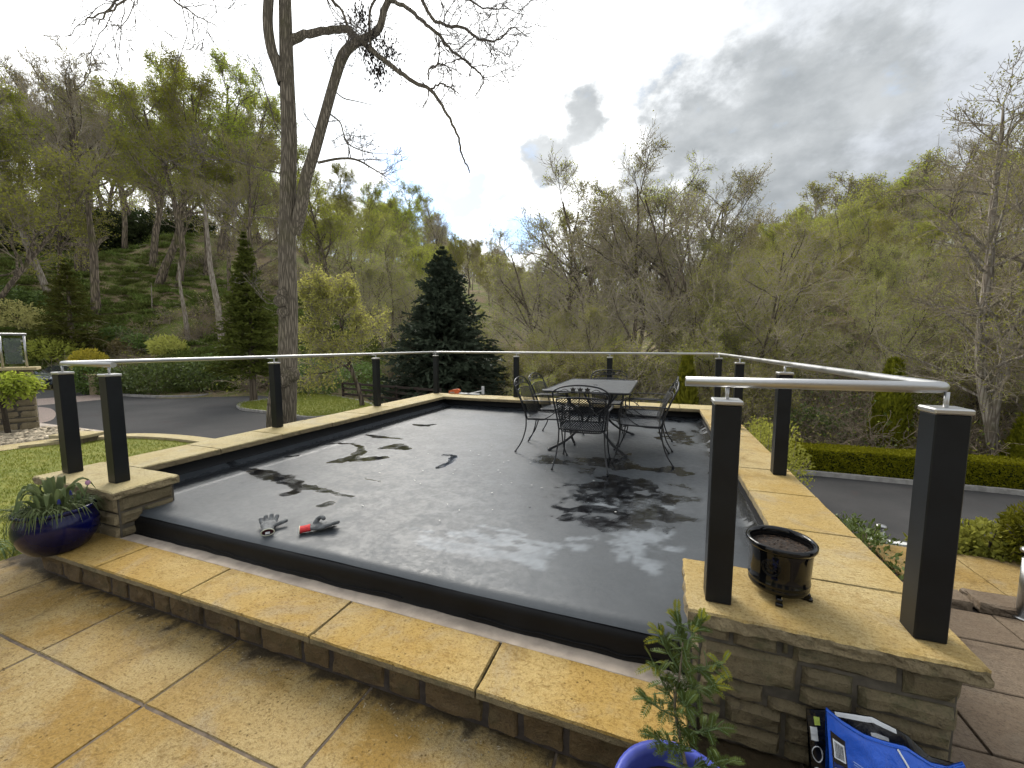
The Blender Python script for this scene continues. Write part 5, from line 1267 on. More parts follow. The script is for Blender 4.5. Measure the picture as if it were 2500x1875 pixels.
# ================================================================== UNDERGROWTH AND FAR WOODS (uncountable masses)
def scatter(name, pts, scl, rot, objs, label, cat):
    me = bpy.data.meshes.new(name); me.vertices.add(len(pts)); me.vertices.foreach_set('co', np.asarray(pts, np.float32).ravel())
    a = me.attributes.new('scl', 'FLOAT', 'POINT'); a.data.foreach_set('value', np.asarray(scl, np.float32))
    a = me.attributes.new('rot', 'FLOAT_VECTOR', 'POINT'); a.data.foreach_set('vector', np.asarray(rot, np.float32).ravel())
    o = ob(name, me); tag(o, label, cat, kind='stuff')
    c = bpy.data.collections.new(name + '_sources')
    for q in objs: c.objects.link(q)
    nt = bpy.data.node_groups.new(name, 'GeometryNodeTree'); nt.interface.new_socket('Geometry', in_out='INPUT', socket_type='NodeSocketGeometry'); nt.interface.new_socket('Geometry', in_out='OUTPUT', socket_type='NodeSocketGeometry')
    N, Lk = nt.nodes, nt.links
    gi, go = N.new('NodeGroupInput'), N.new('NodeGroupOutput'); mp = N.new('GeometryNodeMeshToPoints'); ip = N.new('GeometryNodeInstanceOnPoints'); ci = N.new('GeometryNodeCollectionInfo')
    ci.inputs['Collection'].default_value = c; ci.inputs['Separate Children'].default_value = True; ci.inputs['Reset Children'].default_value = True
    ip.inputs['Pick Instance'].default_value = True
    na_ = N.new('GeometryNodeInputNamedAttribute'); na_.data_type = 'FLOAT'; na_.inputs['Name'].default_value = 'scl'
    nb_ = N.new('GeometryNodeInputNamedAttribute'); nb_.data_type = 'FLOAT_VECTOR'; nb_.inputs['Name'].default_value = 'rot'
    er = N.new('FunctionNodeEulerToRotation'); rv = N.new('FunctionNodeRandomValue'); rv.data_type = 'INT'; rv.inputs['Min'].default_value = 0; rv.inputs['Max'].default_value = len(objs) - 1
    Lk.new(gi.outputs[0], mp.inputs[0]); Lk.new(mp.outputs[0], ip.inputs['Points']); Lk.new(ci.outputs[0], ip.inputs['Instance'])
    Lk.new(na_.outputs['Attribute'], ip.inputs['Scale']); Lk.new(nb_.outputs['Attribute'], er.inputs[0]); Lk.new(er.outputs[0], ip.inputs['Rotation'])
    Lk.new([s for s in rv.outputs if s.type == 'INT'][0], ip.inputs['Instance Index']); Lk.new(ip.outputs[0], go.inputs[0])
    md = o.modifiers.new('scatter', 'NODES'); md.node_group = nt; return o
def src(name, me): return bpy.data.objects.new(name, me)
def far_tree(seed, lf, tw_, H=14):
    v = Veg(seed); g = v.g
    P0, R0 = v.grow(np.array([[0, 0, -.5]]), np.array([[0, 0, 1.]]), H * .9, [.22], [.05], 6, .06, .2); v.tubes(P0, R0, 5, 0)
    s, d, r, t = v.kids(P0, R0, 16, .28, .98, 48, .35); L = H * .36 * (1.15 - .7 * t); P, R = v.grow(s, d, L, r * .5, np.full(len(s), .03), 5, .16, .5); v.tubes(P, R, 4, 0)
    s, d, r, t = v.kids(P, R, 9, .2, 1, 45, .4); L2 = np.repeat(L, 9) * .42; P, R = v.grow(s, d, L2, np.full(len(s), .03), np.full(len(s), .016), 3, .2, .4); v.tubes(P, R, 3, 0)
    s, d, r, t = v.kids(P, R, 7, .15, 1, 45, .4); L3 = np.repeat(L2, 7) * .5; P, R = v.grow(s, d, L3, np.full(len(s), .018), np.full(len(s), .012), 2, .2, .3); v.tubes(P, R, 3, 0)
    e = P[g.random(len(P)) < .8]; n = len(e) * 2; c = np.repeat(e[:, -1], 2, 0) + g.normal(size=(n, 3)) * .12; v.cards(c, v.rdir(n), v.rdir(n), g.uniform(.15, .32, n), .16, 1)
    return v.mesh('far_tree', [M[tw_], M[lf]])
FT = [src('far_tree_source', far_tree(700 + i, *a)) for i, a in enumerate((('leaf_olive', 'twig'), ('leaf_grey', 'twig_pale'), ('leaf_grey', 'twig_pale'), ('leaf_oak', 'twig'), ('leaf_olive', 'twig_pale')))]
pts = []
for i in range(1500):
    a = random.uniform(-64, 66); r = 60 + 330 * random.random() ** 1.3
    if a < -14 and r < 82: continue
    if -14 <= a < 24 and r < 85: continue
    if a >= 24 and r < 70: continue
    if a < -30 and r > 130: continue
    x, y = polar(a, r); pts.append((x, y, T(x, y) - .4))
n = len(pts); scatter('distant_woodland', pts, np.random.default_rng(3).uniform(.62, 1.0, n), np.random.default_rng(4).uniform((-.05, -.05, 0), (.05, .05, 6.28), (n, 3)), FT, 'distant bare wood covering the far hills', 'woodland')
def thicket(seed, lf, n=46, H=1.1):
    v = Veg(seed); g = v.g; th = g.uniform(0, 6.28, n); s = np.stack([g.normal(0, .35, n), g.normal(0, .35, n), np.full(n, -.1)], 1)
    P, R = v.grow(s, np.stack([np.cos(th), np.sin(th), g.uniform(.5, 2.2, n)], 1), H * g.uniform(.6, 1.6, n), np.full(n, .011), np.full(n, .006), 6, .2, -.35); v.tubes(P, R, 3, 0)
    s, d, r, t = v.kids(P, R, 5, .2, 1, 45, .4); P2, R2 = v.grow(s, d, .4 * H, np.full(len(s), .007), np.full(len(s), .005), 3, .25, -.2); v.tubes(P2, R2, 3, 0)
    e = P2[g.random(len(P2)) < .8]; m = len(e); v.cards(e[:, -1], v.rdir(m) + np.array([0, 0, .3]), v.rdir(m), g.uniform(.06, .14, m), .06, 1)
    return v.mesh('thicket', [M['bramble'], M[lf]])
def tuft(seed, lf, n=260, R_=.7):
    v = Veg(seed); g = v.g; c = np.stack([g.normal(0, R_ * .5, n), g.normal(0, R_ * .5, n), g.uniform(-.02, .1, n)], 1)
    v.cards(c, v.rdir(n) * .6 + np.array([0, 0, .8]), v.rdir(n), g.uniform(.12, .34, n), .05, 0); return v.mesh('tuft', [M[lf]])
TK = [src('thicket_source', thicket(720 + i, lf)) for i, lf in enumerate(('leaf_olive', 'leaf_grey', 'leaf_olive', 'leaf_laurel'))]
M['leaf_ivy'] = leaf('ivy_and_bluebell', (.075, .105, .02), (.16, .19, .042), .25, .5, .3)
TF = [src('tuft_source', tuft(740 + i, lf)) for i, lf in enumerate(('leaf_ivy', 'leaf_ivy', 'leaf_ivy'))]
pts = []
for i in range(2600):
    a = random.uniform(-16, 58); r = random.uniform(17.5, 60) if i % 3 else random.uniform(17.5, 30)
    x, y = polar(a, r)
    if in_keepout(x, y) or random.random() < .35 or (-14 < x < 26 and y < 17.9) or (a < 0 and r < 25): continue
    pts.append((x, y, T(x, y)))
for i in range(800):
    a = random.uniform(-57, -16); r = random.uniform(26, 75); x, y = polar(a, r)
    if in_keepout(x, y) or fbm1(x * .11, y * .11, 3., 8) < .52: continue
    pts.append((x, y, T(x, y)))
n = len(pts); scatter('undergrowth', pts, np.random.default_rng(5).uniform(.5, 1.35, n), np.random.default_rng(6).uniform((-.2, -.2, 0), (.2, .2, 6.28), (n, 3)), TK, 'dry brambles and saplings carpeting the woodland floor', 'undergrowth')
pts = []
for i in range(7000):
    a = random.uniform(-57, -14) if i % 4 else random.uniform(-14, 58); r = 20 + 58 * random.random(); x, y = polar(a, r)
    if in_keepout(x, y) or fbm1(x * .11, y * .11, 3., 8) > .54: continue
    pts.append((x, y, T(x, y)))
n = len(pts); scatter('ground_cover', pts, np.random.default_rng(7).uniform(.5, 1.3, n), np.random.default_rng(8).uniform((-.2, -.2, 0), (.2, .2, 6.28), (n, 3)), TF, 'green ivy and bluebell leaves over the wooded banks', 'ground cover')
# fallen sticks on the left bank
v = Veg(760); q = []
for i in range(420):
    a = random.uniform(-56, -20); r = random.uniform(27, 66); x, y = polar(a, r)
    if in_keepout(x, y): continue
    q.append((x, y, T(x, y) + .05))
q = np.array(q); d = v.rdir(len(q)) * np.array([1, 1, .1]); P, R = v.grow(q, d, v.g.uniform(.5, 2.4, len(q)), np.full(len(q), .028), np.full(len(q), .012), 4, .12, 0)
zz_ = terrain(P[..., 0].ravel(), P[..., 1].ravel()).reshape(P.shape[:2]); P[..., 2] = np.maximum(P[..., 2], zz_ + .03)
v.tubes(P, R, 3, 0); tag(ob('fallen_sticks', v.mesh('fallen_sticks', [M['twig_pale']])), 'fallen sticks strewn over the left bank', 'sticks', kind='stuff')
# lawn blades
def blades(name, poly, z, n, L, label, seed, bias=None):
    v = Veg(seed); g = v.g; P_ = np.array([p[:2] for p in poly]); lo, hi = P_.min(0), P_.max(0); c = g.uniform(lo, hi, (n * 3, 2))
    if bias is not None: c = c[g.random(len(c)) < bias(c)]
    x, y = c[:, 0], c[:, 1]; ins = np.zeros(len(c), bool); j = len(P_) - 1
    for i in range(len(P_)):
        cond = ((P_[i, 1] > y) != (P_[j, 1] > y)) & (x < (P_[j, 0] - P_[i, 0]) * (y - P_[i, 1]) / (P_[j, 1] - P_[i, 1] + 1e-12) + P_[i, 0]); ins ^= cond; j = i
    c = c[ins][:n]; m = len(c); c3 = np.concatenate([c, np.full((m, 1), z - .004)], 1)
    v.cards(c3, v.rdir(m) * .55 + np.array([0, 0, 1.]), v.rdir(m), g.uniform(.6, 1.4, m) * L, L * .28, 0)
    return tag(ob(name, v.mesh(name, [M['leaf_grass']])), label, 'grass', kind='stuff')
M['leaf_grass'] = leaf('grass_blade', (.17, .20, .028), (.29, .295, .05), .35, .6, 0)
blades('lawn_grass', lawn_poly, -.05, 50000, .034, 'short mown grass of the garden lawn on the left', 771, lambda c: np.clip(1.5 - np.hypot(c[:, 0], c[:, 1]) / 11, .2, 1))
blades('island_grass', isl, ZL + .06, 16000, .06, 'short mown grass of the oval lawn beside the drive', 772)
# gravel
v = Veg(781); g2 = v.g; n = 3800
c = np.stack([g2.uniform(-13.6, -10.8, n), g2.uniform(2.0, 4.7, n), np.full(n, -.045)], 1); c = c[(c[:, 0] > -12.4 - (4.6 - c[:, 1]) * .5) & (c[:, 0] < -10.78 - (4.35 - c[:, 1]) * .2)]
st_, fc_, k = [], [], 0
cubev = np.array([[-1, -1, -1], [1, -1, -1], [1, 1, -1], [-1, 1, -1], [-1, -1, 1], [1, -1, 1], [1, 1, 1], [-1, 1, 1]]) * .5; cubef = np.array([[0, 3, 2, 1], [4, 5, 6, 7], [0, 1, 5, 4], [1, 2, 6, 5], [2, 3, 7, 6], [3, 0, 4, 7]])
allv = c[:, None, :] + (cubev[None] + g2.normal(size=(len(c), 8, 3)) * .14) * g2.uniform(.03, .075, (len(c), 1, 1)); allf = (cubef[None] + (np.arange(len(c)) * 8)[:, None, None]).reshape(-1, 4)
M['pebble'] = plain('buff_gravel', (.46, .38, .26), .8, var=.35, vscale=9)
tag(ob('gravel', mesh_np('gravel', allv.reshape(-1, 3), allf, [M['pebble']])), 'buff gravel in the bed at the foot of the far left wall', 'gravel', kind='stuff')
# ================================================================== TABLE AND CHAIRS
def tube_mesh(name, paths, parent, mat, sides=8):
    mb = MB()
    for pts, r in paths: mb.tube(pts, r, sides)
    return mb.build(name, mat, parent)
def sm(pts, n=5): return smooth_line([np.array(p, float) for p in pts], n)
def lattice(name, fn, rows, segs, width, mat, parent):
    """expanded-metal panel: zigzag strands following fn(u, v) -> point"""
    v = []; f = []
    for r in range(rows + 1):
        sg = 1 if r % 2 else -1
        line = []
        for s in range(segs + 1):
            off = (.46 if s % 2 else -.46) * sg / rows
            line.append(np.array(fn(s / segs, min(1, max(0, r / rows + off)))))
        for s in range(segs):
            a, b = line[s], line[s + 1]; t = (b - a) / (np.linalg.norm(b - a) + 1e-9)
            e = 1e-3; u0 = (s + .5) / segs; v0 = min(.99, max(.01, r / rows))
            nrm = np.cross(np.array(fn(u0 + e, v0)) - np.array(fn(u0 - e, v0)), np.array(fn(u0, v0 + e)) - np.array(fn(u0, v0 - e))); nrm /= np.linalg.norm(nrm) + 1e-12
            sd = np.cross(nrm, t) * width * .5; k = len(v)
            v += [a - sd, a + sd, b + sd, b - sd]; f.append((k, k + 1, k + 2, k + 3))
    mb = MB(); mb.add(v, f); return mb.build(name, mat, parent)
def make_chair():
    c = empty('patio_chair')
    R_ = .0085
    for sx in (-1, 1):
        rear = sm([(sx * .245, -.22, .44), (sx * .25, -.225, .30), (sx * .268, -.27, .14), (sx * .295, -.345, .012)])
        o = tube_mesh('leg', [(rear, R_)], c, M['iron']); MB().lathe([(.005, -.002), (.014, 0), (.015, .012), (.010, .022), (.006, .024)], 10, (sx * .295, -.345, .001)).build('foot', M['iron'], o)
        front = sm([(sx * .262, .23, .645), (sx * .266, .245, .60), (sx * .25, .235, .44), (sx * .252, .24, .28), (sx * .262, .265, .12), (sx * .278, .31, .012)])
        o = tube_mesh('leg', [(front, R_)], c, M['iron']); MB().lathe([(.005, -.002), (.014, 0), (.015, .012), (.010, .022), (.006, .024)], 10, (sx * .278, .31, .001)).build('foot', M['iron'], o)
        arm = sm([(sx * .277, -.285, .655), (sx * .305, -.15, .668), (sx * .312, .05, .668), (sx * .295, .19, .660), (sx * .268, .24, .63)])
        mb = MB(); mb.tube(arm, .014, 8, flat=.5); mb.build('arm', M['iron'], c)
        tube_mesh('arm_scroll', [(sm([(sx * .262, .235, .57), (sx * .262, .16, .53), (sx * .262, .08, .47), (sx * .258, .02, .44)]), .006)], c, M['iron'])
    stile = sm([(-.245, -.22, .43), (-.262, -.245, .56), (-.283, -.295, .70), (-.295, -.345, .82), (-.275, -.368, .868), (-.18, -.383, .915), (0, -.39, .935), (.18, -.383, .915), (.275, -.368, .868), (.295, -.345, .82), (.283, -.295, .70), (.262, -.245, .56), (.245, -.22, .43)], 4)
    tube_mesh('back_frame', [(stile, .009)], c, M['iron'])
    rail2 = sm([(-.290, -.35, .83), (-.19, -.358, .848), (0, -.362, .858), (.19, -.358, .848), (.290, -.35, .83)], 5); rail3 = sm([(-.262, -.325, .775), (-.15, -.338, .795), (0, -.342, .80), (.15, -.338, .795), (.262, -.325, .775)], 5)
    inner = sm([(-.262, -.325, .775), (-.252, -.29, .69), (-.236, -.245, .56), (-.222, -.215, .44), (-.19, -.205, .405), (0, -.20, .398), (.19, -.205, .405), (.222, -.215, .44), (.236, -.245, .56), (.252, -.29, .69), (.262, -.325, .775)], 4)
    tube_mesh('back_rail', [(rail2, .0065), (rail3, .0065), (inner, .007)], c, M['iron'])
    # vine-leaf ornaments between the two top rails
    for x in (-.075, 0, .075):
        mb = MB(); lv = [(0, .030), (.012, .014), (.032, .018), (.020, 0), (.026, -.018), (.006, -.012), (0, -.030), (-.006, -.012), (-.026, -.018), (-.020, 0), (-.032, .018), (-.012, .014)]
        n = len(lv); v = [(x + a, -.378 + .004 * (1 - abs(b) * 30), .885 + b) for a, b in lv] + [(x + a, -.370, .885 + b) for a, b in lv]
        mb.add(v, [list(range(n)), list(range(n, 2 * n))[::-1]] + [(i, n + i, n + (i + 1) % n, (i + 1) % n) for i in range(n)]); mb.build('leaf_ornament', M['iron'], c)
    tube_mesh('vine', [(sm([(-.24, -.36, .845), (-.17, -.375, .89), (-.1, -.37, .865), (-.03, -.376, .87)], 5), .004), (sm([(.24, -.36, .845), (.17, -.375, .89), (.1, -.37, .865), (.03, -.376, .87)], 5), .004)], c, M['iron'], 6)
    def back(u, v):
        z = .402 + v * .39; wd = .20 + .055 * min(1, v * 2.2) + .012 * v; y = -.20 - .02 * v - .105 * v * v - .02 * (1 - (2 * u - 1) ** 2) * 1.0 + .02
        return ((2 * u - 1) * wd, y, z)
    lattice('back_mesh', back, 30, 34, .0078, M['iron'], c)
    seatf = sm([(-.24, -.20, .432), (-.255, -.05, .436), (-.255, .16, .440), (-.20, .245, .440), (0, .258, .438), (.20, .245, .440), (.255, .16, .440), (.255, -.05, .436), (.24, -.20, .432), (0, -.215, .430), (-.24, -.20, .432)], 4)
    tube_mesh('seat_frame', [(seatf, .0095)], c, M['iron'])
    def seat(u, v): return ((2 * u - 1) * (.235 + .018 * v), -.205 + v * .455, .434 - .016 * math.sin(math.pi * u) * math.sin(math.pi * v))
    lattice('seat_mesh', seat, 34, 34, .0105, M['iron_top'], c)
    tube_mesh('stretcher', [(sm([(-.25, -.19, .42), (-.10, 0, .40), (.25, .2, .42)], 4), .005), (sm([(.25, -.19, .42), (.10, 0, .40), (-.25, .2, .42)], 4), .005)], c, M['iron'], 6)
    return c
ZC = ZF + .004
proto = make_chair()
chairs = [(-.795, 4.52, 0.06, 'mesh patio chair with its back to us, nearest of the set'), (-1.355, 5.03, -math.pi / 2 + .03, 'mesh patio chair on the left side of the table, nearer one'),
          (-1.385, 5.76, -math.pi / 2 - .05, 'mesh patio chair on the left side of the table, farther one'), (-.195, 4.98, math.pi / 2 + .06, 'mesh patio chair on the right side of the table, nearer one'),
          (-.165, 5.70, math.pi / 2 - .02, 'mesh patio chair on the right side of the table, farther one'), (-.80, 6.62, math.pi + .03, 'mesh patio chair at the far end of the table, mostly hidden')]
for i, (x, y, rz, lab) in enumerate(chairs):
    o = proto if i == 0 else copy_tree(proto)
    o.location = (x, y, ZC); o.rotation_euler = (0, 0, rz); tag(o, lab, 'chair', 'black mesh patio chairs round the table')
tb_ = empty('patio_table', (-.835, 5.62, ZC)); tag(tb_, 'black metal mesh patio table with rounded corners and curved legs', 'table')
TW, TL, TH_ = .515, .90, .795
rim = []
for cx_, cy_, a0 in ((TW - .06, TL - .06, 0), (-TW + .06, TL - .06, 90), (-TW + .06, -TL + .06, 180), (TW - .06, -TL + .06, 270)):
    for k in range(6): a = math.radians(a0 + k * 18); rim.append((cx_ + .06 * math.cos(a), cy_ + .06 * math.sin(a), TH_))
rim.append(rim[0]); mb = MB(); mb.tube(rim, .013, 8, cap=False); mb.build('rim', M['iron'], tb_)
mb = MB(); n = 66
for k in range(n):
    x = -TW + .02 + (2 * TW - .04) * k / (n - 1); ln = TL - .015 - (.03 if k in (0, n - 1) else 0)
    mb.box(x - .0058, x + .0058, -ln, ln, TH_ + .001, TH_ + .005)
for k in range(13):
    y = -TL + .06 + (2 * TL - .12) * k / 12; mb.box(-TW + .015, TW - .015, y - .006, y + .006, TH_ - .004, TH_ + .0008)
mb.build('mesh_top', M['iron_top'], tb_)
MB().lathe([(.024, -.004), (.036, -.004), (.036, .0075), (.024, .0075), (.024, -.004)], 20, (0, 0, TH_), cap=False).build('parasol_ring', M['iron'], tb_)
mb = MB(); mb.tube([(-TW + .08, -TL + .25, TH_ - .02), (TW - .08, -TL + .25, TH_ - .02)], .012, 8); mb.tube([(-TW + .08, TL - .25, TH_ - .02), (TW - .08, TL - .25, TH_ - .02)], .012, 8); mb.tube([(0, -TL + .25, TH_ - .02), (0, TL - .25, TH_ - .02)], .012, 8); mb.build('under_frame', M['iron'], tb_)
for sx in (-1, 1):
    for sy in (-1, 1):
        L = sm([(sx * .30, sy * .55, TH_ - .02), (sx * .25, sy * .52, .62), (sx * .12, sy * .38, .44), (sx * .14, sy * .36, .28), (sx * .28, sy * .50, .12), (sx * .44, sy * .62, .03), (sx * .48, sy * .65, .016)], 5)
        o = tube_mesh('leg', [(L, .017)], tb_, M['iron']); MB().lathe([(.012, 0), (.03, 0), (.03, .010), (.014, .026)], 12, (sx * .475, sy * .648, 0)).build('foot', M['iron'], o)
tube_mesh('stretcher', [(sm([(-.12, -.38, .44), (0, 0, .40), (.12, .38, .44)], 5), .010), (sm([(.12, -.38, .44), (0, 0, .40), (-.12, .38, .44)], 5), .010)], tb_, M['iron'])

# ================================================================== GLOVES
M['glove'] = plain('grey_coated_knit', (.13, .135, .135), .75, var=.35, vscale=40, bump=.6, bscale=200)
M['glove_red'] = plain('red_knit_cuff', (.55, .028, .03), .8, var=.2, vscale=60, bump=.6, bscale=300)
M['glove_in'] = plain('dark_glove_lining', (.05, .006, .008), .9)
M['cream'] = plain('cream_hem', (.60, .58, .42), .8)
M['white'] = plain('white_label', (.78, .78, .77), .6)
def make_glove(label, loc, rz, fingers, thumb, name='work_glove', curl=1.0, cuff=None):
    e = empty(name, loc, rz); e.scale = (1.08, 1.08, .95); tag(e, label, 'glove', 'pair of work gloves on the roof')
    mb = MB()
    mb.tube(sm([(0, -.005, .030), (0, .03, .032), (0, .065, .032), (0, .095, .027)], 3), [.032, .036, .040, .044, .047, .049, .050, .049, .046, .036], 14, flat=.5)
    for (pts, r) in fingers: L = sm(pts, 4); r = r * 1.28; mb.tube(L, list(np.linspace(r, r * .85, len(L) - 1)) + [r * .45], 10)
    L = sm(thumb, 4); mb.tube(L, list(np.linspace(.018, .014, len(L) - 1)) + [.007], 10)
    o = mb.build('hand', M['glove'], e); md = o.modifiers.new('remesh', 'REMESH'); md.mode = 'VOXEL'; md.voxel_size = .0032; md.use_smooth_shade = True
    ms = o.modifiers.new('smooth', 'SMOOTH'); ms.iterations = 1
    mb = MB(); mb.tube(sm([(0, -.060, .026), (0, -.03, .029), (0, .004, .031)], 4), [.038, .037, .035, .034, .034, .0345, .035, .036, .037], 16, cap=False, flat=.66); mb.build('cuff', cuff or M['glove_red'], e)
    t_ = np.linspace(0, 2 * math.pi, 25); mb = MB(); mb.tube([(math.cos(a) * .038, -.061, .026 + math.sin(a) * .025) for a in t_], .0028, 6, cap=False); mb.build('hem', M['cream'], e)
    mb = MB(); mb.add([(math.cos(a) * .035, -.050, .026 + math.sin(a) * .022) for a in t_[:-1]], [list(range(24))]); mb.build('lining', M['glove_in'], e)
    MB().box(-.014, .012, -.060, -.057, .012, .028).build('size_tag', M['white'], e); return e
q = at(655, 1298, ZF + .004)
fg = [([(-.034, .08, .030), (-.044, .110, .045), (-.050, .128, .068)], .0115), ([(-.012, .088, .032), (-.017, .122, .050), (-.019, .145, .078)], .0125), ([(.012, .088, .032), (.016, .122, .052), (.018, .145, .082)], .0125), ([(.033, .08, .030), (.046, .110, .048), (.054, .130, .074)], .012)]
make_glove('grey work glove with open cuff and white tag facing us, left of the pair', (q[0], q[1], ZF + .002), .85, fg, [(.026, .03, .028), (.06, .05, .030), (.095, .062, .034), (.115, .07, .038)], cuff=M['glove'])
q = at(757, 1297, ZF + .004)
fg = [([(-.03, .08, .030), (-.042, .13, .020), (-.048, .165, .018)], .0115), ([(-.010, .088, .032), (-.014, .14, .028), (-.012, .185, .034)], .0125), ([(.011, .088, .034), (.014, .14, .040), (.022, .185, .052)], .0125), ([(.031, .08, .034), (.04, .125, .048), (.05, .165, .064)], .012)]
make_glove('grey work glove with bright red cuff lying on its side, right of the pair', (q[0], q[1], ZF + .002), -.80, fg, [(-.020, .03, .045), (-.020, .055, .085), (.0, .08, .098), (.012, .09, .078)])

# ================================================================== POTS
def glaze(name, c, r=.06, bump=0): 
    t = NT(name); n = t.noise(t.co(), 6, 4); t.set(color=t.mix(t.rng(n, .3, .7), c, tuple(q * .6 for q in c)), rough=t.rng(n, .3, .8, r, r + .12), spec=.42); return t.m
M['cobalt'] = glaze('cobalt_glaze', (.004, .005, .06), .12); M['blue_rim'] = glaze('periwinkle_glaze', (.085, .11, .48), .25); M['black_glaze'] = glaze('black_glaze', (.006, .006, .0065), .05)
def ribbon(v, pts, w, mi=0, fold=.25):
    """leaf blade along pts with lens-shaped width"""
    L = np.array(smooth_line([np.array(p, float) for p in pts], 4)); n = len(L); t = np.gradient(L, axis=0); t = unit(t); up = np.array([0, 0, 1.]); sd = unit(np.cross(t, up) + 1e-6); nr = np.cross(sd, t)
    tt = np.linspace(0, 1, n); ww = w * (np.sin(np.pi * np.clip(tt * .92 + .08, 0, 1)) ** .7 + .04)
    a = L - sd * ww[:, None] * .5 + nr * ww[:, None] * fold; b = L + sd * ww[:, None] * .5 + nr * ww[:, None] * fold
    vs_ = np.stack([a, L, b], 1).reshape(-1, 3); f = []
    for i in range(n - 1):
        for k in range(2): f.append((i * 3 + k, i * 3 + k + 1, i * 3 + k + 4, i * 3 + k + 3))
    v.V.append(vs_); v.F.append(np.array(f) + v.n); v.m.append(np.full(len(f), mi)); v.n += len(vs_)
bx, by, bz = -4.17, 1.54, .212; BS = (.90, .90, 1.36)
bowl = empty('flower_bowl', (bx, by, bz)); bowl.scale = BS; tag(bowl, 'big cobalt blue glazed bowl planted with tulips on the step end', 'pot')
MB().lathe([(.0, 0), (.15, 0), (.175, .012), (.225, .06), (.25, .11), (.252, .15), (.238, .188), (.225, .205), (.222, .212)], 48, cap=False).build('body', M['cobalt'], bowl)
MB().lathe([(.222, .210), (.236, .214), (.244, .222), (.242, .232), (.228, .236), (.212, .230), (.206, .215), (.204, .17)], 48, cap=False).build('rim', M['cobalt'], bowl)
MB().lathe([(.206, .188), (.12, .20), (.0, .205)], 32, cap=False).build('soil', M['soil'], bowl)
def petal_cup(name, mat, parent, c, tilt, s):
    mb = MB()
    for k in range(6):
        a0 = k * math.pi / 3; v = []; f = []
        for i in range(6):
            t = i / 5; rr_ = s * (.30 + .42 * math.sin(math.pi * min(1, t * .75 + .1))) * (1 if k % 2 else .92); w_ = .62 * math.sin(math.pi * min(.97, t * .80 + .12)) ** .8
            for j in (-1, 0, 1): v.append((rr_ * math.cos(a0 + j * w_), rr_ * math.sin(a0 + j * w_), s * 1.5 * t))
        for i in range(5):
            for j in range(2): f.append((i * 3 + j, i * 3 + j + 1, i * 3 + j + 4, i * 3 + j + 3))
        mb.add(v, f, True)
    o = mb.build(name, mat, parent, c, tilt); return o
M['tulip'] = leaf('tulip_petal', (.52, .25, .42), (.66, .40, .55), .35, .5, 0); M['tulip_dark'] = leaf('purple_tulip_petal', (.20, .075, .22), (.32, .15, .32), .3, .5, 0); M['muscari'] = plain('grape_hyacinth_blue', (.045, .05, .32), .6, var=.3, vscale=80)
M['stem'] = plain('green_stem', (.12, .18, .06), .6)
def tulip(label, base, head, tilt, mat, s=.022):
    e = empty('tulip', (bx + base[0], by + base[1], bz + .265)); tag(e, label, 'flower'); h = np.array(head) - np.array((*base, .205))
    tube_mesh('stem', [(sm([(0, 0, 0), h * .5 + np.array([0, 0, .02]), h], 4), .0035)], e, M['stem'], 6); petal_cup('petals', mat, e, tuple(h), tilt, s); return e
tulip('pale pink tulip standing tall at the right of the blue bowl', (.10, .10), (.135, .135, .40), (0, .1, 0), M['tulip'])
tulip('purple tulip drooping over the left of the blue bowl', (-.10, -.10), (-.20, -.26, .315), (.75, -.75, 0), M['tulip_dark'], .024)
e = empty('tulip_bud', (bx + .09, by + .07, bz + .265)); tag(e, 'closed green tulip bud beside the pale pink tulip', 'flower'); tube_mesh('stem', [([(0, 0, 0), (.012, .02, .09)], .0035)], e, M['stem'], 6); MB().lathe([(.002, .085), (.010, .10), (.013, .12), (.008, .145), (.001, .165)], 10, (.012, .02, 0)).build('bud', M['leaf_bulb'], e)
for (x, y, z, lab) in ((.0, .02, .315, 'grape hyacinth in the middle of the blue bowl'), (.04, .07, .325, 'grape hyacinth at the back of the blue bowl'), (.08, -.01, .29, 'grape hyacinth lowest at the right of the blue bowl')):
    e = empty('grape_hyacinth', (bx + x, by + y, bz + .265)); tag(e, lab, 'flower'); h = z - .195
    tube_mesh('stem', [([(0, 0, 0), (0, .003, h)], .0025)], e, M['stem'], 6)
    mb = MB(); rg = random.Random(int(x * 999) + 5)
    for k in range(46):
        t = k / 46; a = k * 2.4; r_ = .009 * (1 - t * .6); mb.lathe([(.0, -.003), (.0035, 0), (.0, .003)], 5, (r_ * math.cos(a), .003 + r_ * math.sin(a), h - .006 + t * .034), cap=False)
    mb.build('florets', M['muscari'], e)
v = Veg(811); g3 = v.g
for k in range(26):      # broad tulip leaves
    a = g3.uniform(0, 6.28); r_ = g3.uniform(.02, .13); L = g3.uniform(.13, .24); o_ = np.array([math.cos(a), math.sin(a), 0]); b0_ = np.array([r_ * math.cos(a), r_ * math.sin(a), .195]); out = g3.uniform(.25, .9)
    ribbon(v, [b0_, b0_ + o_ * L * out * .35 + np.array([0, 0, L * .55]), b0_ + o_ * L * out * .85 + np.array([0, 0, L * .80]), b0_ + o_ * L * out * 1.25 + np.array([0, 0, L * (.85 - .5 * out)])], g3.uniform(.028, .048))
for k in range(230):     # grassy bulb leaves
    a = g3.uniform(0, 6.28); r_ = .20 * math.sqrt(g3.random()); L = g3.uniform(.10, .21); b2 = a + g3.normal(0, .8); o_ = np.array([math.cos(b2), math.sin(b2), 0]); b0_ = np.array([r_ * math.cos(a), r_ * math.sin(a), .195])
    ribbon(v, [b0_, b0_ + o_ * L * .25 + np.array([0, 0, L * .38]), b0_ + o_ * L * .65 + np.array([0, 0, L * .36]), b0_ + o_ * L * .95 + np.array([0, 0, L * g3.uniform(-.15, .2)])], .008, fold=.1)
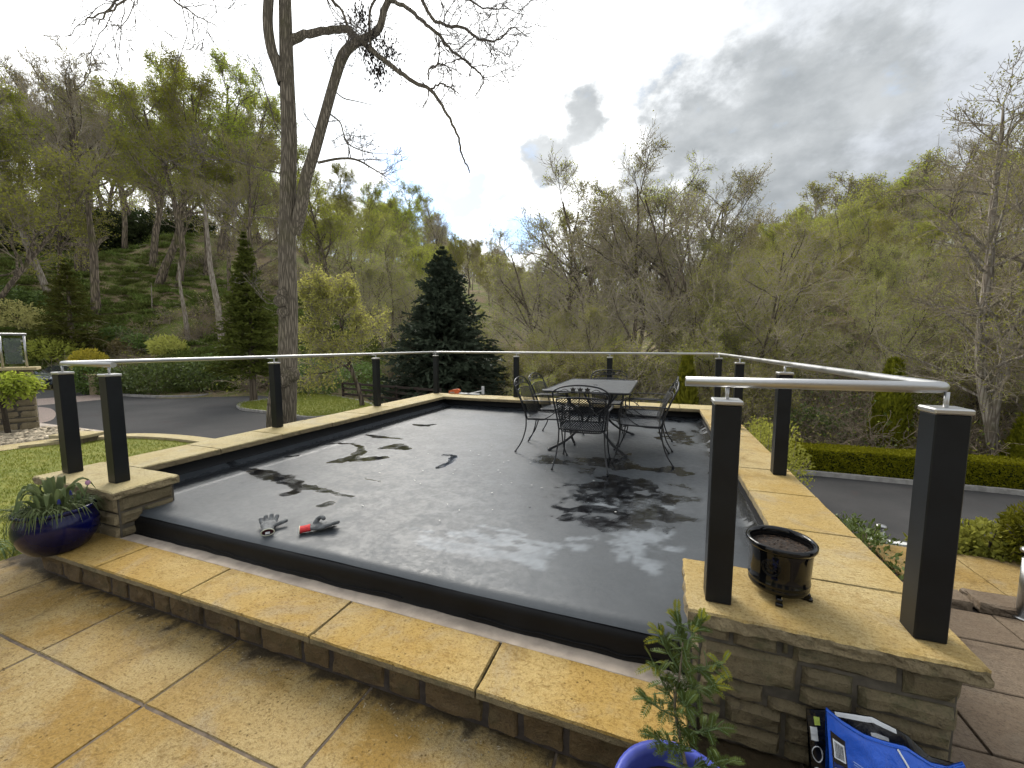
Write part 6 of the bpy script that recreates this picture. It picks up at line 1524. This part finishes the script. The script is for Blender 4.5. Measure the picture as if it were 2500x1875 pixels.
for (a, dn) in ((-1.9, .14), (-2.2, .10), (-1.6, .08), (-2.6, .09), (-2.9, .12)):
    o_ = np.array([math.cos(a), math.sin(a), 0]); ribbon(v, [o_ * .17 + np.array([0, 0, .2]), o_ * .235 + np.array([0, 0, .245]), o_ * .262 + np.array([0, 0, .19]), o_ * .268 + np.array([0.01, 0, .22 - dn])], .007, fold=.1)
e = empty('bulb_foliage', (bx, by, bz)); e.scale = (.92, .92, 1.34); tag(e, 'tangle of tulip and bulb leaves filling the cobalt blue bowl', 'foliage'); ob('leaves', v.mesh('leaves', [M['leaf_bulb']]), e)
# bulbs leaning over the paving by the lawn
v = Veg(813); g3 = v.g
for k in range(34):
    a = g3.uniform(0, 6.28); L = g3.uniform(.12, .24); o_ = np.array([math.cos(a), math.sin(a), 0]); b0_ = np.array([g3.normal(0, .05), g3.normal(0, .07), 0])
    ribbon(v, [b0_, b0_ + o_ * L * .25 + np.array([0, 0, L * .5]), b0_ + o_ * L * .6 + np.array([0, 0, L * .55]), b0_ + o_ * L + np.array([0, 0, L * .1])], .011, fold=.1)
q = at(35, 1352, -.04); e = empty('bluebell_clump', (q[0] - .03, q[1], -.05)); tag(e, 'clump of strappy bulb leaves on the lawn edge below the blue bowl', 'plant'); ob('leaves', v.mesh('leaves', [M['leaf_bulb']]), e)

# glossy black pot on three feet with an embossed roundel
kx, ky = .535, 2.055
kp = empty('black_pot', (kx, ky, .603)); tag(kp, 'glossy black glazed pot of bare compost on little pot feet', 'pot')
MB().lathe([(.0, .030), (.100, .030), (.112, .036), (.119, .048), (.119, .060), (.116, .064), (.119, .069), (.121, .072), (.121, .080), (.118, .084), (.120, .12), (.124, .20), (.126, .222), (.125, .226)], 56, cap=False).build('body', M['black_glaze'], kp)
MB().lathe([(.124, .222), (.134, .226), (.139, .236), (.138, .248), (.131, .254), (.122, .251), (.117, .240), (.116, .19)], 56, cap=False).build('rim', M['black_glaze'], kp)
MB().lathe([(.117, .212), (.06, .216), (.0, .214)], 32, cap=False).build('soil', M['soil'], kp)
ea = math.radians(-118); ec = np.array([math.cos(ea), math.sin(ea), 0]) * .1225; eu = np.array([-math.sin(ea), math.cos(ea), 0]); ez = np.array([0, 0, 1.]); en = np.array([math.cos(ea), math.sin(ea), 0])
mb = MB()
def epos(a, r): 
    th_ = r * math.cos(a) / .1225; return (.1235 * math.cos(ea + th_), .1235 * math.sin(ea + th_), .158 + r * math.sin(a))
for r_ in (.036, .030): mb.tube([epos(a, r_) for a in np.linspace(0, 2 * math.pi, 33)], .0018, 6, cap=False)
for k in range(10):
    a = k * math.pi / 5; mb.tube([epos(a, .008), epos(a + .2, .018), epos(a + .1, .026)], [.002, .0028, .001], 6)
for k in range(22): a = k * math.pi / 11; mb.tube([epos(a, .0315), epos(a, .0345)], .0011, 5)
mb.build('embossed_roundel', M['black_glaze'], kp)
for a in (-1.75, -.25, 1.9, .8):
    c, s = math.cos(a), math.sin(a); Mx = Matrix.Rotation(a, 4, 'Z'); mb = MB(); mb.box(.075, .122, -.012, .012, -.002, .030, .004, M=Mx); mb.box(.112, .130, -.014, .014, -.002, .012, .003, M=Mx); o = mb.build('pot_foot', M['black_glaze'], kp)
v = Veg(821); n = 420; r_ = .112 * np.sqrt(v.g.random(n)); a = v.g.uniform(0, 6.28, n); c = np.stack([r_ * np.cos(a), r_ * np.sin(a), np.full(n, .215)], 1); v.cards(c, v.rdir(n) * np.array([1, 1, .25]), v.rdir(n), v.g.uniform(.005, .022, n), .004, 0)
M['chip'] = plain('bark_chips', (.085, .05, .03), .9, var=.7, vscale=30); o = ob('compost_chips', v.mesh('compost_chips', [M['chip']]), kp); o['kind'] = 'stuff'

# blue-rimmed pot with a feathery young tree
qx, qy = .10, 1.185
bp_ = empty('blue_pot', (qx, qy, 0)); tag(bp_, 'round pot with periwinkle blue rim in front of the step', 'pot')
MB().lathe([(.0, .004), (.13, .004), (.14, .02), (.165, .20), (.178, .32), (.182, .335)], 48, cap=False).build('body', M['cobalt'], bp_)
MB().lathe([(.180, .330), (.198, .334), (.203, .345), (.200, .358), (.186, .362), (.172, .356), (.168, .340), (.164, .27)], 48, cap=False).build('rim', M['blue_rim'], bp_)
MB().lathe([(.166, .295), (.08, .302), (.0, .30)], 32, cap=False).build('soil', M['soil'], bp_)
tr = empty('feathery_sapling', (qx + .02, qy + .01, .30)); tr.scale = (.86, .86, .88); tag(tr, 'young tree with feathery leaflets growing in the blue pot', 'plant')
o0 = np.array([qx + .02, qy + .01, .30]); g4 = np.random.default_rng(831)
stemp = sm([np.zeros(3), (.005, .02, .10), (-.025, .06, .22), (-.05, .09, .34), (-.035, .11, .45), (-.03, .115, .56)], 5); tube_mesh('stem', [(stemp, list(np.linspace(.0085, .003, len(stemp))))], tr, M['twig'], 8)
fr_old, fr_new, twg = Veg(832), Veg(833), MB()
def frond(vv, b, d, L, droop=.5, pairs=11):
    d = d / np.linalg.norm(d); pts = [b + d * L * t + np.array([0, 0, -droop * L * t * t * .5]) for t in np.linspace(0, 1, 6)]; Lp = np.array(smooth_line(pts, 4)); n = len(Lp)
    twg.tube([tuple(q) for q in Lp[::3]], [.0016] * len(Lp[::3]), 4)
    t_ = unit(np.gradient(Lp, axis=0)); sd = unit(np.cross(t_, np.array([0, 0, 1.]) + g4.normal(size=3) * .3)); nr = np.cross(sd, t_)
    cs, ds, us, ls = [], [], [], []
    for k in range(pairs):
        i = min(n - 1, int((.18 + .82 * k / (pairs - 1)) * (n - 1))); ll = L * .22 * math.sin(math.pi * (.25 + .65 * k / (pairs - 1))) + .006
        for s_ in (-1, 1): cs.append(Lp[i]); ds.append(sd[i] * s_ + t_[i] * .75 + nr[i] * .15); us.append(nr[i]); ls.append(ll)
    vv.cards(np.array(cs), np.array(ds), np.array(us), np.array(ls), np.array(ls) * .24, 0)
branches = [((-.05, .09, .34), (-.13, .10, .47)), ((-.035, .11, .45), (.10, .10, .53)), ((-.045, .08, .30), (-.15, .04, .37)), ((-.035, .11, .45), (-.115, .14, .56)), ((-.03, .115, .54), (.03, .15, .63)), ((-.03, .07, .25), (.09, .06, .32)), ((-.02, .05, .2), (-.12, .02, .25)), ((-.04, .09, .38), (.085, .13, .42)), ((-.01, .04, .15), (.12, .05, .21)), ((-.03, .115, .54), (-.05, .16, .62)), ((0, .03, .1), (.13, -.01, .13)), ((0, .02, .05), (-.10, -.04, .09)), ((0, .02, .06), (.06, -.10, .10)), ((-.04, .09, .36), (-.02, .0, .42))]
for bi, (a, b) in enumerate(branches):
    a, b = np.array(a), np.array(b); twg.tube([tuple(a), tuple((a + b) / 2 + np.array([0, 0, -.008])), tuple(b)], [.0035, .003, .002], 5)
    for k in range(20):
        t = .15 + .85 * k / 19; p_ = a + (b - a) * t; d = (b - a) / np.linalg.norm(b - a) * (.3 + .7 * t) + g4.normal(size=3) * .75 + np.array([0, 0, .25]); new = t > .8 and bi in (0, 1, 4, 7, 9, 3)
        frond(fr_new if new else fr_old, p_, d, g4.uniform(.045, .075), .5, 11)
for k in range(60):
    i = int(g4.uniform(.3, 1) * (len(stemp) - 1)); frond(fr_old, np.array(stemp[i]), g4.normal(size=3) + np.array([0, 0, .2]), g4.uniform(.05, .08))
twg.build('twigs', M['stem'], tr); ob('leaves', fr_old.mesh('leaves', [M['leaf_fern']]), tr); ob('young_leaves', fr_new.mesh('young_leaves', [M['leaf_fern_new']]), tr)

# ================================================================== COMPOST BAGS
def film_mat(name, c, rough=.28):
    t = NT(name); co = t.co(); n = t.noise(co, 9, 5, .6, 1.0); n2 = t.noise(co, 34, 4, .6, .8); t.set(color=c, rough=t.rng(n, .3, .7, rough - .08, rough + .12), spec=.55); t.bump(n, .35, .03); t.bump(n2, .25, .008); return t.m
M['bag_blue'] = film_mat('blue_polythene', (.012, .10, .56)); M['bag_black'] = film_mat('black_polythene', (.010, .010, .011)); M['print_white'] = film_mat('white_print', (.72, .73, .73), .35); M['print_black'] = film_mat('black_print', (.012, .011, .012), .3); M['print_navy'] = film_mat('navy_print', (.01, .03, .16), .3); M['print_green'] = film_mat('lime_print', (.45, .55, .10), .35); M['print_pale'] = film_mat('pale_blue_print', (.30, .42, .72), .35); M['print_grey'] = film_mat('grey_text_print', (.34, .35, .36), .4)
class Bag:
    def __init__(s, name, label, corners, thick, seed, mat, top):
        s.c = [np.array(q, float) for q in corners]; s.th = thick; s.seed = seed; s.top = top
        s.e = empty(name, tuple((s.c[2] + s.c[3]) / 2)); tag(s.e, label, 'bag', 'compost bags leaning on the stone pillar'); s.o = np.array(s.e.location)
        nu, nv = 56, 44; mb = MB()
        for sg in (1, -1):
            v = [s.pt(i / nu, j / nv, sg) for i in range(nu + 1) for j in range(nv + 1)]
            f = [(i * (nv + 1) + j, (i + 1) * (nv + 1) + j, (i + 1) * (nv + 1) + j + 1, i * (nv + 1) + j + 1) for i in range(nu) for j in range(nv)]
            mb.add(v, f if sg < 0 else [q[::-1] for q in f], True)
        mb.build('sack', mat, s.e)
    def pt(s, u, v, sg=1, lift=0.0):
        """u left to right, v top to bottom; sg +1 = front (towards camera)"""
        TL, TR, BL, BR = s.c; uu = min(1, max(0, u)); vv = min(1, max(0, v))
        p = (TL * (1 - uu) + TR * uu) * (1 - vv) + (BL * (1 - uu) + BR * uu) * vv
        sagt = np.interp(uu, [q[0] for q in s.top], [q[1] for q in s.top]) * (1 - vv) ** 1.5
        p = p + np.array([0, 0, sagt])
        k = (math.sin(math.pi * min(1, max(0, uu * .96 + .02))) ** .45) * (max(0, 1 - (1 - vv) ** 2.2) ** .75) * (1 - .35 * vv ** 3)
        qa, qb, qc = uu * 5 + s.seed, vv * 4.2, s.seed * .7; wr = (fbm1(qa, qb, qc, s.seed, 4) - .5) * .07 * min(1, vv * 6 + .25) + abs(fbm1(qa * 1.5 + 9, qb * .7 + 9, qc + 9, s.seed + 3, 2) - .5) * .03
        y = -sg * (s.th * .5 * k + .002) + wr * (.35 + .65 * k) - lift * sg
        return p + np.array([0, y, 0]) - s.o
    def patch(s, name, mat, u0, u1, v0, v1, n=10, m=10, lift=.0016, skew=0.0):
        v = [s.pt(u0 + (u1 - u0) * i / n + skew * (v0 + (v1 - v0) * j / m), v0 + (v1 - v0) * j / m, 1, lift) for i in range(n + 1) for j in range(m + 1)]
        f = [(i * (m + 1) + j, i * (m + 1) + j + 1, (i + 1) * (m + 1) + j + 1, (i + 1) * (m + 1) + j) for i in range(n) for j in range(m)]
        mb = MB(); mb.add(v, f, True); return mb.build(name, mat, s.e)
    def stripes(s, name, mat, u0, u1, v0, v1, k, vert, fill, lift, seed=1):
        mb = MB(); rg = random.Random(seed)
        for i in range(k):
            a, b = i / k, (i + fill * rg.uniform(.5, 1.3)) / k
            uv = [(u0 + (u1 - u0) * a, v0), (u0 + (u1 - u0) * a, v1), (u0 + (u1 - u0) * b, v1), (u0 + (u1 - u0) * b, v0)] if vert else [(u0, v0 + (v1 - v0) * a), (u0, v0 + (v1 - v0) * b), (u0 + (u1 - u0) * rg.uniform(.7, 1), v0 + (v1 - v0) * b), (u1, v0 + (v1 - v0) * a)]
            n_ = 6; qd = []
            for t in range(n_ + 1):
                w_ = t / n_; A = [uv[0][q] * (1 - w_) + (uv[1][q] if vert else uv[3][q]) * w_ for q in (0, 1)]; Bq = [(uv[3][q] if vert else uv[1][q]) * (1 - w_) + uv[2][q] * w_ for q in (0, 1)]
                qd += [s.pt(*A, 1, lift), s.pt(*Bq, 1, lift)]
            mb.add(qd, [(2 * t, 2 * t + 1, 2 * t + 3, 2 * t + 2) if vert else (2 * t, 2 * t + 2, 2 * t + 3, 2 * t + 1) for t in range(n_)], True)
        return mb.build(name, mat, s.e)
    def line(s, name, mat, uv, r, lift=.002):
        mb = MB(); mb.tube([s.pt(a, b, 1, lift) for a, b in uv], r, 5, flat=.4); return mb.build(name, mat, s.e)
kb = Bag('compost_bag', 'black and white printed compost bag behind the blue one', [(.575, 1.745, .335), (1.02, 1.75, .25), (.60, 1.70, .0), (1.06, 1.70, .0)], .11, 21, M['bag_black'], [(0, -.02), (.15, .01), (.45, .055), (.7, .035), (.85, -.01), (1, 0)])
kb.patch('white_edge', M['print_white'], .20, .62, .0, .035); kb.patch('print_panel', M['print_white'], .42, .55, .10, .40); kb.patch('print_panel', M['print_white'], .62, .93, .16, .55)
kb.stripes('text_lines', M['print_grey'], .435, .535, .14, .38, 9, False, .35, .0032, 4); kb.stripes('text_lines', M['print_grey'], .635, .915, .20, .52, 14, False, .35, .0032, 5)
kb.patch('print_panel', M['print_white'], .01, .06, .16, .30, 5, 5); kb.patch('lime_mark', M['print_green'], .045, .085, .06, .14, 5, 5)
for vv in (.44, .68): kb.line('ring_symbol', M['print_white'], [(.045 + .035 * math.cos(a), vv + .085 * math.sin(a)) for a in np.linspace(0, 2 * math.pi, 25)], .0035)
bb = Bag('compost_bag', 'bright blue compost bag slumped against the stone pillar', [(.592, 1.62, .43), (.985, 1.655, .325), (.60, 1.545, .0), (1.10, 1.56, .0)], .15, 33, M['bag_blue'], [(0, .01), (.12, -.012), (.3, -.03), (.6, -.012), (.78, -.03), (.9, -.02), (1, .02)])
bb.patch('black_panel', M['print_black'], .02, .125, .13, .98, 8, 24, .0014); bb.patch('barcode', M['print_white'], .032, .115, .17, .29, 8, 8, .0026); bb.stripes('barcode_lines', M['print_black'], .042, .106, .182, .278, 15, True, .5, .0038, 9)
bb.patch('navy_panel', M['print_navy'], .026, .118, .32, .62, 8, 8, .0024)
bb.stripes('text_lines', M['print_pale'], .17, .50, .24, .34, 6, False, .28, .0022, 6); bb.patch('small_panel', M['print_black'], .16, .235, .36, .52, 6, 6, .0022); bb.stripes('text_lines', M['print_grey'], .17, .225, .375, .45, 6, False, .35, .0036, 7); bb.patch('white_panel', M['print_white'], .255, .33, .39, .50, 6, 6, .0022)
bb.patch('tape', M['print_black'], .53, .66, .235, .285, 8, 5, .0024, .12); bb.line('white_band', M['print_white'], [(.53, .02), (.575, .14), (.62, .34), (.65, .55), (.665, .75), (.672, .98)], .005)
bb.line('top_seam', M['bag_blue'], [(t, .012) for t in np.linspace(0, 1, 24)], .004)
tx = bpy.data.curves.new('volume_mark', 'FONT'); tx.body = '25'; tx.size = .05; tx.extrude = .0004; tx.align_x = 'CENTER'; tx.materials.append(M['print_white'])
to = bpy.data.objects.new('volume_mark', tx); COL.objects.link(to); to.parent = bb.e; pp = bb.pt(.07, .41, 1, .006); to.location = tuple(pp); to.rotation_euler = (math.radians(80), 0, math.radians(-4))
bpy.context.view_layer.update(); tme = bpy.data.meshes.new_from_object(to.evaluated_get(bpy.context.evaluated_depsgraph_get())); tl, tr_ = to.location.copy(), to.rotation_euler.copy(); bpy.data.objects.remove(to); to = ob('volume_mark', tme, bb.e, tl, tr_)

# ================================================================== SMALL THINGS
M['orange'] = plain('orange_plastic', (.72, .13, .02), .4, var=.2, vscale=14); M['white_plastic'] = plain('white_plastic', (.62, .61, .57), .5, var=.1, vscale=10)
q = at(1110, 960, .604); e = empty('power_tool', (q[0], q[1], .604), .1); tag(e, 'bright orange plastic tool lying on the far left coping', 'tool')
mb = MB(); mb.add([(-.13, -.06, 0), (.13, -.06, 0), (.13, .06, 0), (-.13, .06, 0), (-.125, -.05, .06), (-.05, -.05, .085), (.10, -.05, .105), (.13, -.05, .08), (-.125, .05, .06), (-.05, .05, .085), (.10, .05, .105), (.13, .05, .08)],
       [(3, 2, 1, 0), (0, 1, 7, 6, 5, 4), (2, 3, 8, 9, 10, 11), (4, 5, 9, 8), (5, 6, 10, 9), (6, 7, 11, 10), (1, 2, 11, 7), (3, 0, 4, 8)]); mb.build('casing', M['orange'], e)
MB().box(-.09, .02, -.066, -.058, .02, .035).build('trim', M['cream'], e); MB().box(.13, .17, -.02, .02, .01, .05, .006).build('nozzle', M['iron'], e)
q = at(1150, 963, .604); e = empty('plank_offcut', (q[0], q[1], .604), -.05); tag(e, 'thin pale plank lying on the far coping beside the orange tool', 'plank'); MB().box(-.30, .22, -.05, .05, .001, .022, .003).build('board', M['white_plastic'], e)
q = at(1179, 963, .604); e = empty('bracket', (q[0], q[1], .604), .2); tag(e, 'white upright bracket standing on the far coping', 'bracket'); MB().box(-.03, .03, -.015, .015, 0, .185, .004).build('upright', M['white_plastic'], e); mb = MB(); mb.tube([(-.02, 0, .085), (-.16, -.05, .05), (-.34, -.10, .028)], [.014, .012, .006], 6); mb.build('arm', M['white_plastic'], e)
# bollard lights
def bollard(label, pos, h, r):
    e = empty('bollard_light', pos); tag(e, label, 'bollard light', 'stainless bollard lights'); MB().lathe([(0, 0), (r * 1.5, 0), (r * 1.5, .006), (r, .010)], 24, cap=False).build('flange', M['steel'], e)
    MB().lathe([(r, .004), (r, h - .075)], 24).build('shaft', M['steel'], e); MB().lathe([(r * .5, h - .075), (r * .5, h - .025)], 20).build('lens', M['white_plastic'], e); MB().lathe([(0, h - .03), (r * 1.25, h - .03), (r * 1.28, h - .018), (r * 1.1, h - .006), (0, h)], 24, cap=False).build('cap', M['steel'], e)
bollard('stainless steel bollard light at the right edge beside the golden conifer', (2.235, 3.40, -.008), .46, .042); bollard('small stainless bollard light in the planting bed by the lower drive', (2.42, 5.60, -.78), .47, .038)
M['white_paint'] = plain('white_painted_kerb', (.6, .6, .57), .7, var=.15, vscale=6)
add_kerb('white_kerb', [(1.9, 6.55), (2.6, 6.5), (3.35, 6.45), (4.0, 6.3)], .10, -1.3, -.86, 'white painted edging behind the small bollard light', mat=M['white_paint'])
v = Veg(841); g3 = v.g
for k in range(60):
    a = g3.uniform(0, 6.28); L = g3.uniform(.15, .4); o_ = np.array([math.cos(a), math.sin(a), 0]); b0_ = np.array([g3.normal(0, .16), g3.normal(0, .12), 0]); ribbon(v, [b0_, b0_ + o_ * L * .2 + np.array([0, 0, L * .6]), b0_ + o_ * L * .5 + np.array([0, 0, L * .8]), b0_ + o_ * L * .9 + np.array([0, 0, L * .45])], .012, fold=.1)
e = empty('bluebell_clump', (1.62, 5.55, -.72)); tag(e, 'strappy bluebell leaves poking up beside the right coping', 'plant'); ob('leaves', v.mesh('leaves', [M['leaf_bulb']]), e)
# litter at the foot of the step and petals on the roof
v = Veg(851); g3 = v.g; n = 230; x = g3.uniform(-4.2, .0, n); y = 1.47 - np.abs(g3.normal(0, .045, n)); v.cards(np.stack([x, y, np.full(n, .004)], 1), v.rdir(n) * np.array([1, 1, .15]), v.rdir(n) * .2 + np.array([0, 0, 1.]), g3.uniform(.006, .024, n), .006, 0)
M['litter'] = plain('dry_leaf_bits', (.30, .25, .16), .9, var=.6, vscale=60); tag(ob('leaf_litter', v.mesh('leaf_litter', [M['litter']])), 'dry leaf bits along the foot of the step wall', 'litter', kind='stuff')
v = Veg(852); g3 = v.g; n = 46; cx_, cy_ = at(1215, 1150, ZF)[:2]; c = np.stack([cx_ + g3.normal(0, .55, n), cy_ + g3.normal(0, .7, n), np.full(n, ZF + .011)], 1); v.cards(c, v.rdir(n) * np.array([1, 1, .08]), v.rdir(n) * .15 + np.array([0, 0, 1.]), g3.uniform(.012, .034, n), .016, 0)
M['petal'] = plain('pale_petals', (.42, .42, .39), .8); tag(ob('fallen_petals', v.mesh('fallen_petals', [M['petal']])), 'pale petals scattered on the wet black roof', 'petals', kind='stuff')

# ---- stone wall with glass balustrade, far left
wa, wb = np.array([-12.23, 4.42]), np.array([-13.75, 1.4]); wl_ = np.linalg.norm(wb - wa); wang = math.atan2(*(wb - wa)[::-1])
wroot = empty('garden_wall', (wa[0], wa[1], -.06), wang); tag(wroot, 'coursed tan stone wall at the far left edge', 'wall')
MB().box(.04, wl_, -.42, -.04, -.9, 1.27).build('core', M['mortar'], wroot)
z = 0.0; k = 0
rgw = random.Random(5)
while z < 1.24:
    h = min(rgw.choice((.10, .14, .19)), 1.27 - z); x = 0.0
    while x < wl_ - .02:
        w_ = min(rgw.uniform(.2, .52), wl_ - x)
        if wl_ - x - w_ < .12: w_ = wl_ - x
        Mx = Matrix.Translation((x + w_ - .006, -.045, z + .006)) @ Matrix.Rotation(math.pi, 4, 'Z')
        stone_block('stone', w_ - .012, h - .012, .04, M['rubble_tan'], wroot, Mx, seed=900 + k, amp=.022, nx=6, nz=3); x += w_; k += 1
    z += h
for i in range(4):
    w_ = wl_ / 4; mb = MB(); mb.box(i * w_ - (.06 if i == 0 else 0), (i + 1) * w_ - .006, -.50, .05, 1.272, 1.33, .006); mb.build('coping_slab', M['coping'], wroot)
gl = NT('clear_glass'); gl.set(color=(.75, .8, .8), rough=.02, trans=.92, ior=1.45); M['glass'] = gl.m
br = empty('glass_balustrade', (wa[0], wa[1], 1.27), wang); tag(br, 'glass balustrade with slim steel posts on the far left wall', 'balustrade')
xs_ = (.10, .42, .74, 1.06, 1.38, 1.7, 2.02, 2.34, 2.66)
for i, x in enumerate(xs_):
    mb = MB(); mb.tube([(x, -.22, 0), (x, -.22, .66)], .019, 10); o = mb.build('post', M['steel'], br); mb = MB(); mb.box(x + .015, x + .05, -.235, -.205, .10, .14); mb.box(x + .015, x + .05, -.235, -.205, .52, .56); mb.build('clamp', M['steel'], o)
for i in range(len(xs_) - 1): MB().box(xs_[i] + .04, xs_[i + 1] - .04, -.224, -.216, .07, .60).build('pane', M['glass'], br)
mb = MB(); mb.tube([(.06, -.22, .68), (wl_, -.22, .68)], .024, 12); mb.build('top_rail', M['steel'], br)
# weeping standard tree before it
we = empty('weeping_tree', (-12.16, 3.96, -.05)); tag(we, 'small weeping tree with lime green leaves before the far left wall', 'tree')
a_ = Veg(861); P, R = a_.grow(np.array([[0, 0, -.05]]), np.array([[0, -.02, 1.]]), 1.15, [.045], [.038], 5, .02, 0); a_.tubes(P, R, 8, 0); ob('trunk', a_.mesh('trunk', [M['bark']]), we)
b_ = Veg(862); n = 110; th = b_.g.uniform(0, 6.28, n); P, R = b_.grow(np.tile([[0, -.02, 1.06]], (n, 1)), np.stack([np.cos(th), np.sin(th), b_.g.uniform(.3, 1.3, n)], 1), b_.g.uniform(.32, .66, n), np.full(n, .012), np.full(n, .004), 6, .12, -1.9); b_.tubes(P, R, 3, 0)
s_, d_, r__, t__ = b_.kids(P, R, 22, .15, 1, 50, .4); m = len(s_)
for kk in range(4): b_.cards(s_ + b_.g.normal(size=(m, 3)) * .04, d_ + b_.rdir(m) * .8 + np.array([0, 0, -.3]), b_.rdir(m), b_.g.uniform(.05, .10, m), .035, 1)
ob('crown', b_.mesh('crown', [M['twig'], M['leaf_lime']]), we)
# flat stone seat slab by the lawn
e = empty('stone_bench', (-9.98, 4.14, -.04), .3); tag(e, 'flat pale stone slab on a low pier at the lawn corner', 'bench'); MB().box(-.42, .24, -.20, .20, .085, .145, .008).build('slab', M['coping'], e); MB().box(-.30, .16, -.14, .14, -.02, .083, .01).build('pier', M['rubble'], e)
# gatepost
q = at(236, 962, ZL); e = empty('gatepost', (q[0], q[1], ZL), .4); tag(e, 'short stone gatepost between shrubs beside the parked car', 'gatepost'); MB().box(-.20, .20, -.20, .20, -.05, 1.05, .02).build('shaft', M['rubble_tan'], e); MB().box(-.25, .25, -.25, .25, 1.05, 1.13, .015).build('cap', M['coping'], e)
# ranch fence behind the oval lawn
M['fence'] = plain('dark_stained_timber', (.045, .030, .022), .85, var=.3, vscale=8)
fa, fb = at(838, 968, ZL)[:2], at(1075, 992, ZL)[:2]; fl = np.linalg.norm(fb - fa); fe = empty('ranch_fence', (fa[0], fa[1], ZL - .15), math.atan2(*(fb - fa)[::-1])); tag(fe, 'low dark timber post and rail fence behind the oval lawn', 'fence')
for k in range(6): x = fl * k / 5; MB().box(x - .05, x + .05, -.05, .05, -.3, .95, .008).build('post', M['fence'], fe)
for z in (.25, .55, .82):
    for k in range(5): MB().box(fl * k / 5 + .004, fl * (k + 1) / 5 - .004, -.085, -.052, z, z + .11, .006).build('rail', M['fence'], fe)

# ---- parked car, mostly behind the left posts
M['car_paint'] = plain('silver_blue_car_paint', (.20, .23, .27), .25, metal=.6, coat=1.0, coatr=.05); M['car_glass'] = plain('dark_car_glass', (.02, .025, .03), .05, spec=.8); M['tyre'] = plain('tyre_rubber', (.015, .015, .015), .85); M['chrome'] = plain('bright_trim', (.65, .65, .66), .15, metal=1.0); M['lamp'] = plain('headlamp_glass', (.62, .66, .70), .08, spec=.8); M['black_trim'] = plain('black_car_trim', (.012, .012, .013), .5)
q = at(150, 946, ZL); car = empty('parked_car', (q[0] - .4, q[1] + .3, ZL), math.radians(-52)); tag(car, 'silver grey hatchback parked beyond the gate at the far left', 'car')
ST = [(2.05, .62, .30, .66, .62), (1.95, .76, .24, .74, .74), (1.70, .83, .20, .83, .80), (1.20, .86, .20, .92, .80), (.85, .87, .20, .99, .76), (.45, .87, .20, 1.18, .72), (.05, .87, .20, 1.40, .62), (-.4, .87, .20, 1.48, .60), (-1.0, .87, .20, 1.47, .60), (-1.5, .86, .20, 1.36, .62), (-1.80, .84, .24, 1.10, .70), (-2.0, .78, .28, .95, .72), (-2.08, .66, .34, .80, .62)]
mb = MB(); v = []; 
for (x, w_, z0, z1, wt) in ST:
    zb = min(z1 - .02, .92); half = [(w_ * .90, z0), (w_, z0 + .12), (w_ * 1.0, .55), (w_ * .97, zb * .98), (wt + (w_ - wt) * .12, zb + (z1 - zb) * .75), (wt * .88, z1 - .015), (0, z1)]
    v += [(x, y_, z_) for y_, z_ in half] + [(x, -y_, z_) for y_, z_ in half[-2::-1]]
m = 13; f = [(i * m + k, i * m + k + 1, (i + 1) * m + k + 1, (i + 1) * m + k) for i in range(len(ST) - 1) for k in range(m - 1)] + [list(range(m)), [(len(ST) - 1) * m + k for k in range(m)][::-1]] + [((i + 1) * m, i * m, i * m + m - 1, (i + 1) * m + m - 1)[::-1] for i in range(len(ST) - 1)]
mb.add(v, f, True); mb.build('body', M['car_paint'], car)
mb = MB(); mb.add([(.83, -.70, 1.005), (.83, .70, 1.005), (.09, .56, 1.405), (.09, -.56, 1.405)], [(0, 1, 2, 3)]); mb.build('windscreen', M['car_glass'], car)
for sy in (-1, 1):
    mb = MB(); mb.add([(.62, sy * .835, .95), (.05, sy * .66, 1.34), (-.45, sy * .64, 1.40), (-.45, sy * .842, .95)], [(0, 1, 2, 3)] if sy < 0 else [(3, 2, 1, 0)]); mb.build('side_window', M['car_glass'], car)
    mb = MB(); mb.add([(-.52, sy * .842, .95), (-.52, sy * .645, 1.40), (-1.15, sy * .645, 1.38), (-1.45, sy * .83, .98)], [(0, 1, 2, 3)] if sy < 0 else [(3, 2, 1, 0)]); mb.build('side_window', M['car_glass'], car)
    mb = MB(); mb.box(1.62, 2.0, sy * .66 - .14, sy * .66 + .10, .62, .76, .03); mb.build('headlight', M['lamp'], car)
    MB().box(.55, .72, sy * .93 - .07, sy * .93 + .07, .95, 1.06, .03).build('wing_mirror', M['car_paint'], car)
    for x in (1.28, -1.30):
        o = MB().lathe([(.0, -.10), (.20, -.10), (.30, -.10), (.315, -.06), (.315, .06), (.30, .10), (.20, .10), (.0, .10)], 28, cap=False).build('wheel', M['tyre'], car); o.location = (x, sy * .80, .315); o.rotation_euler = (math.pi / 2, 0, 0)
        h = MB().lathe([(.0, -.112), (.19, -.108), (.205, -.09), (.205, .09), (.19, .108), (.0, .112)], 20, cap=False).build('rim', M['chrome'], o)
MB().box(1.99, 2.07, -.42, .42, .50, .62, .02).build('grille', M['black_trim'], car); MB().box(2.02, 2.09, -.40, .40, .575, .595).build('grille_bar', M['chrome'], car); MB().box(2.00, 2.075, -.55, .55, .28, .40, .02).build('lower_grille', M['black_trim'], car); MB().box(2.06, 2.082, -.26, .26, .41, .50, .004).build('number_plate', M['white_plastic'], car)
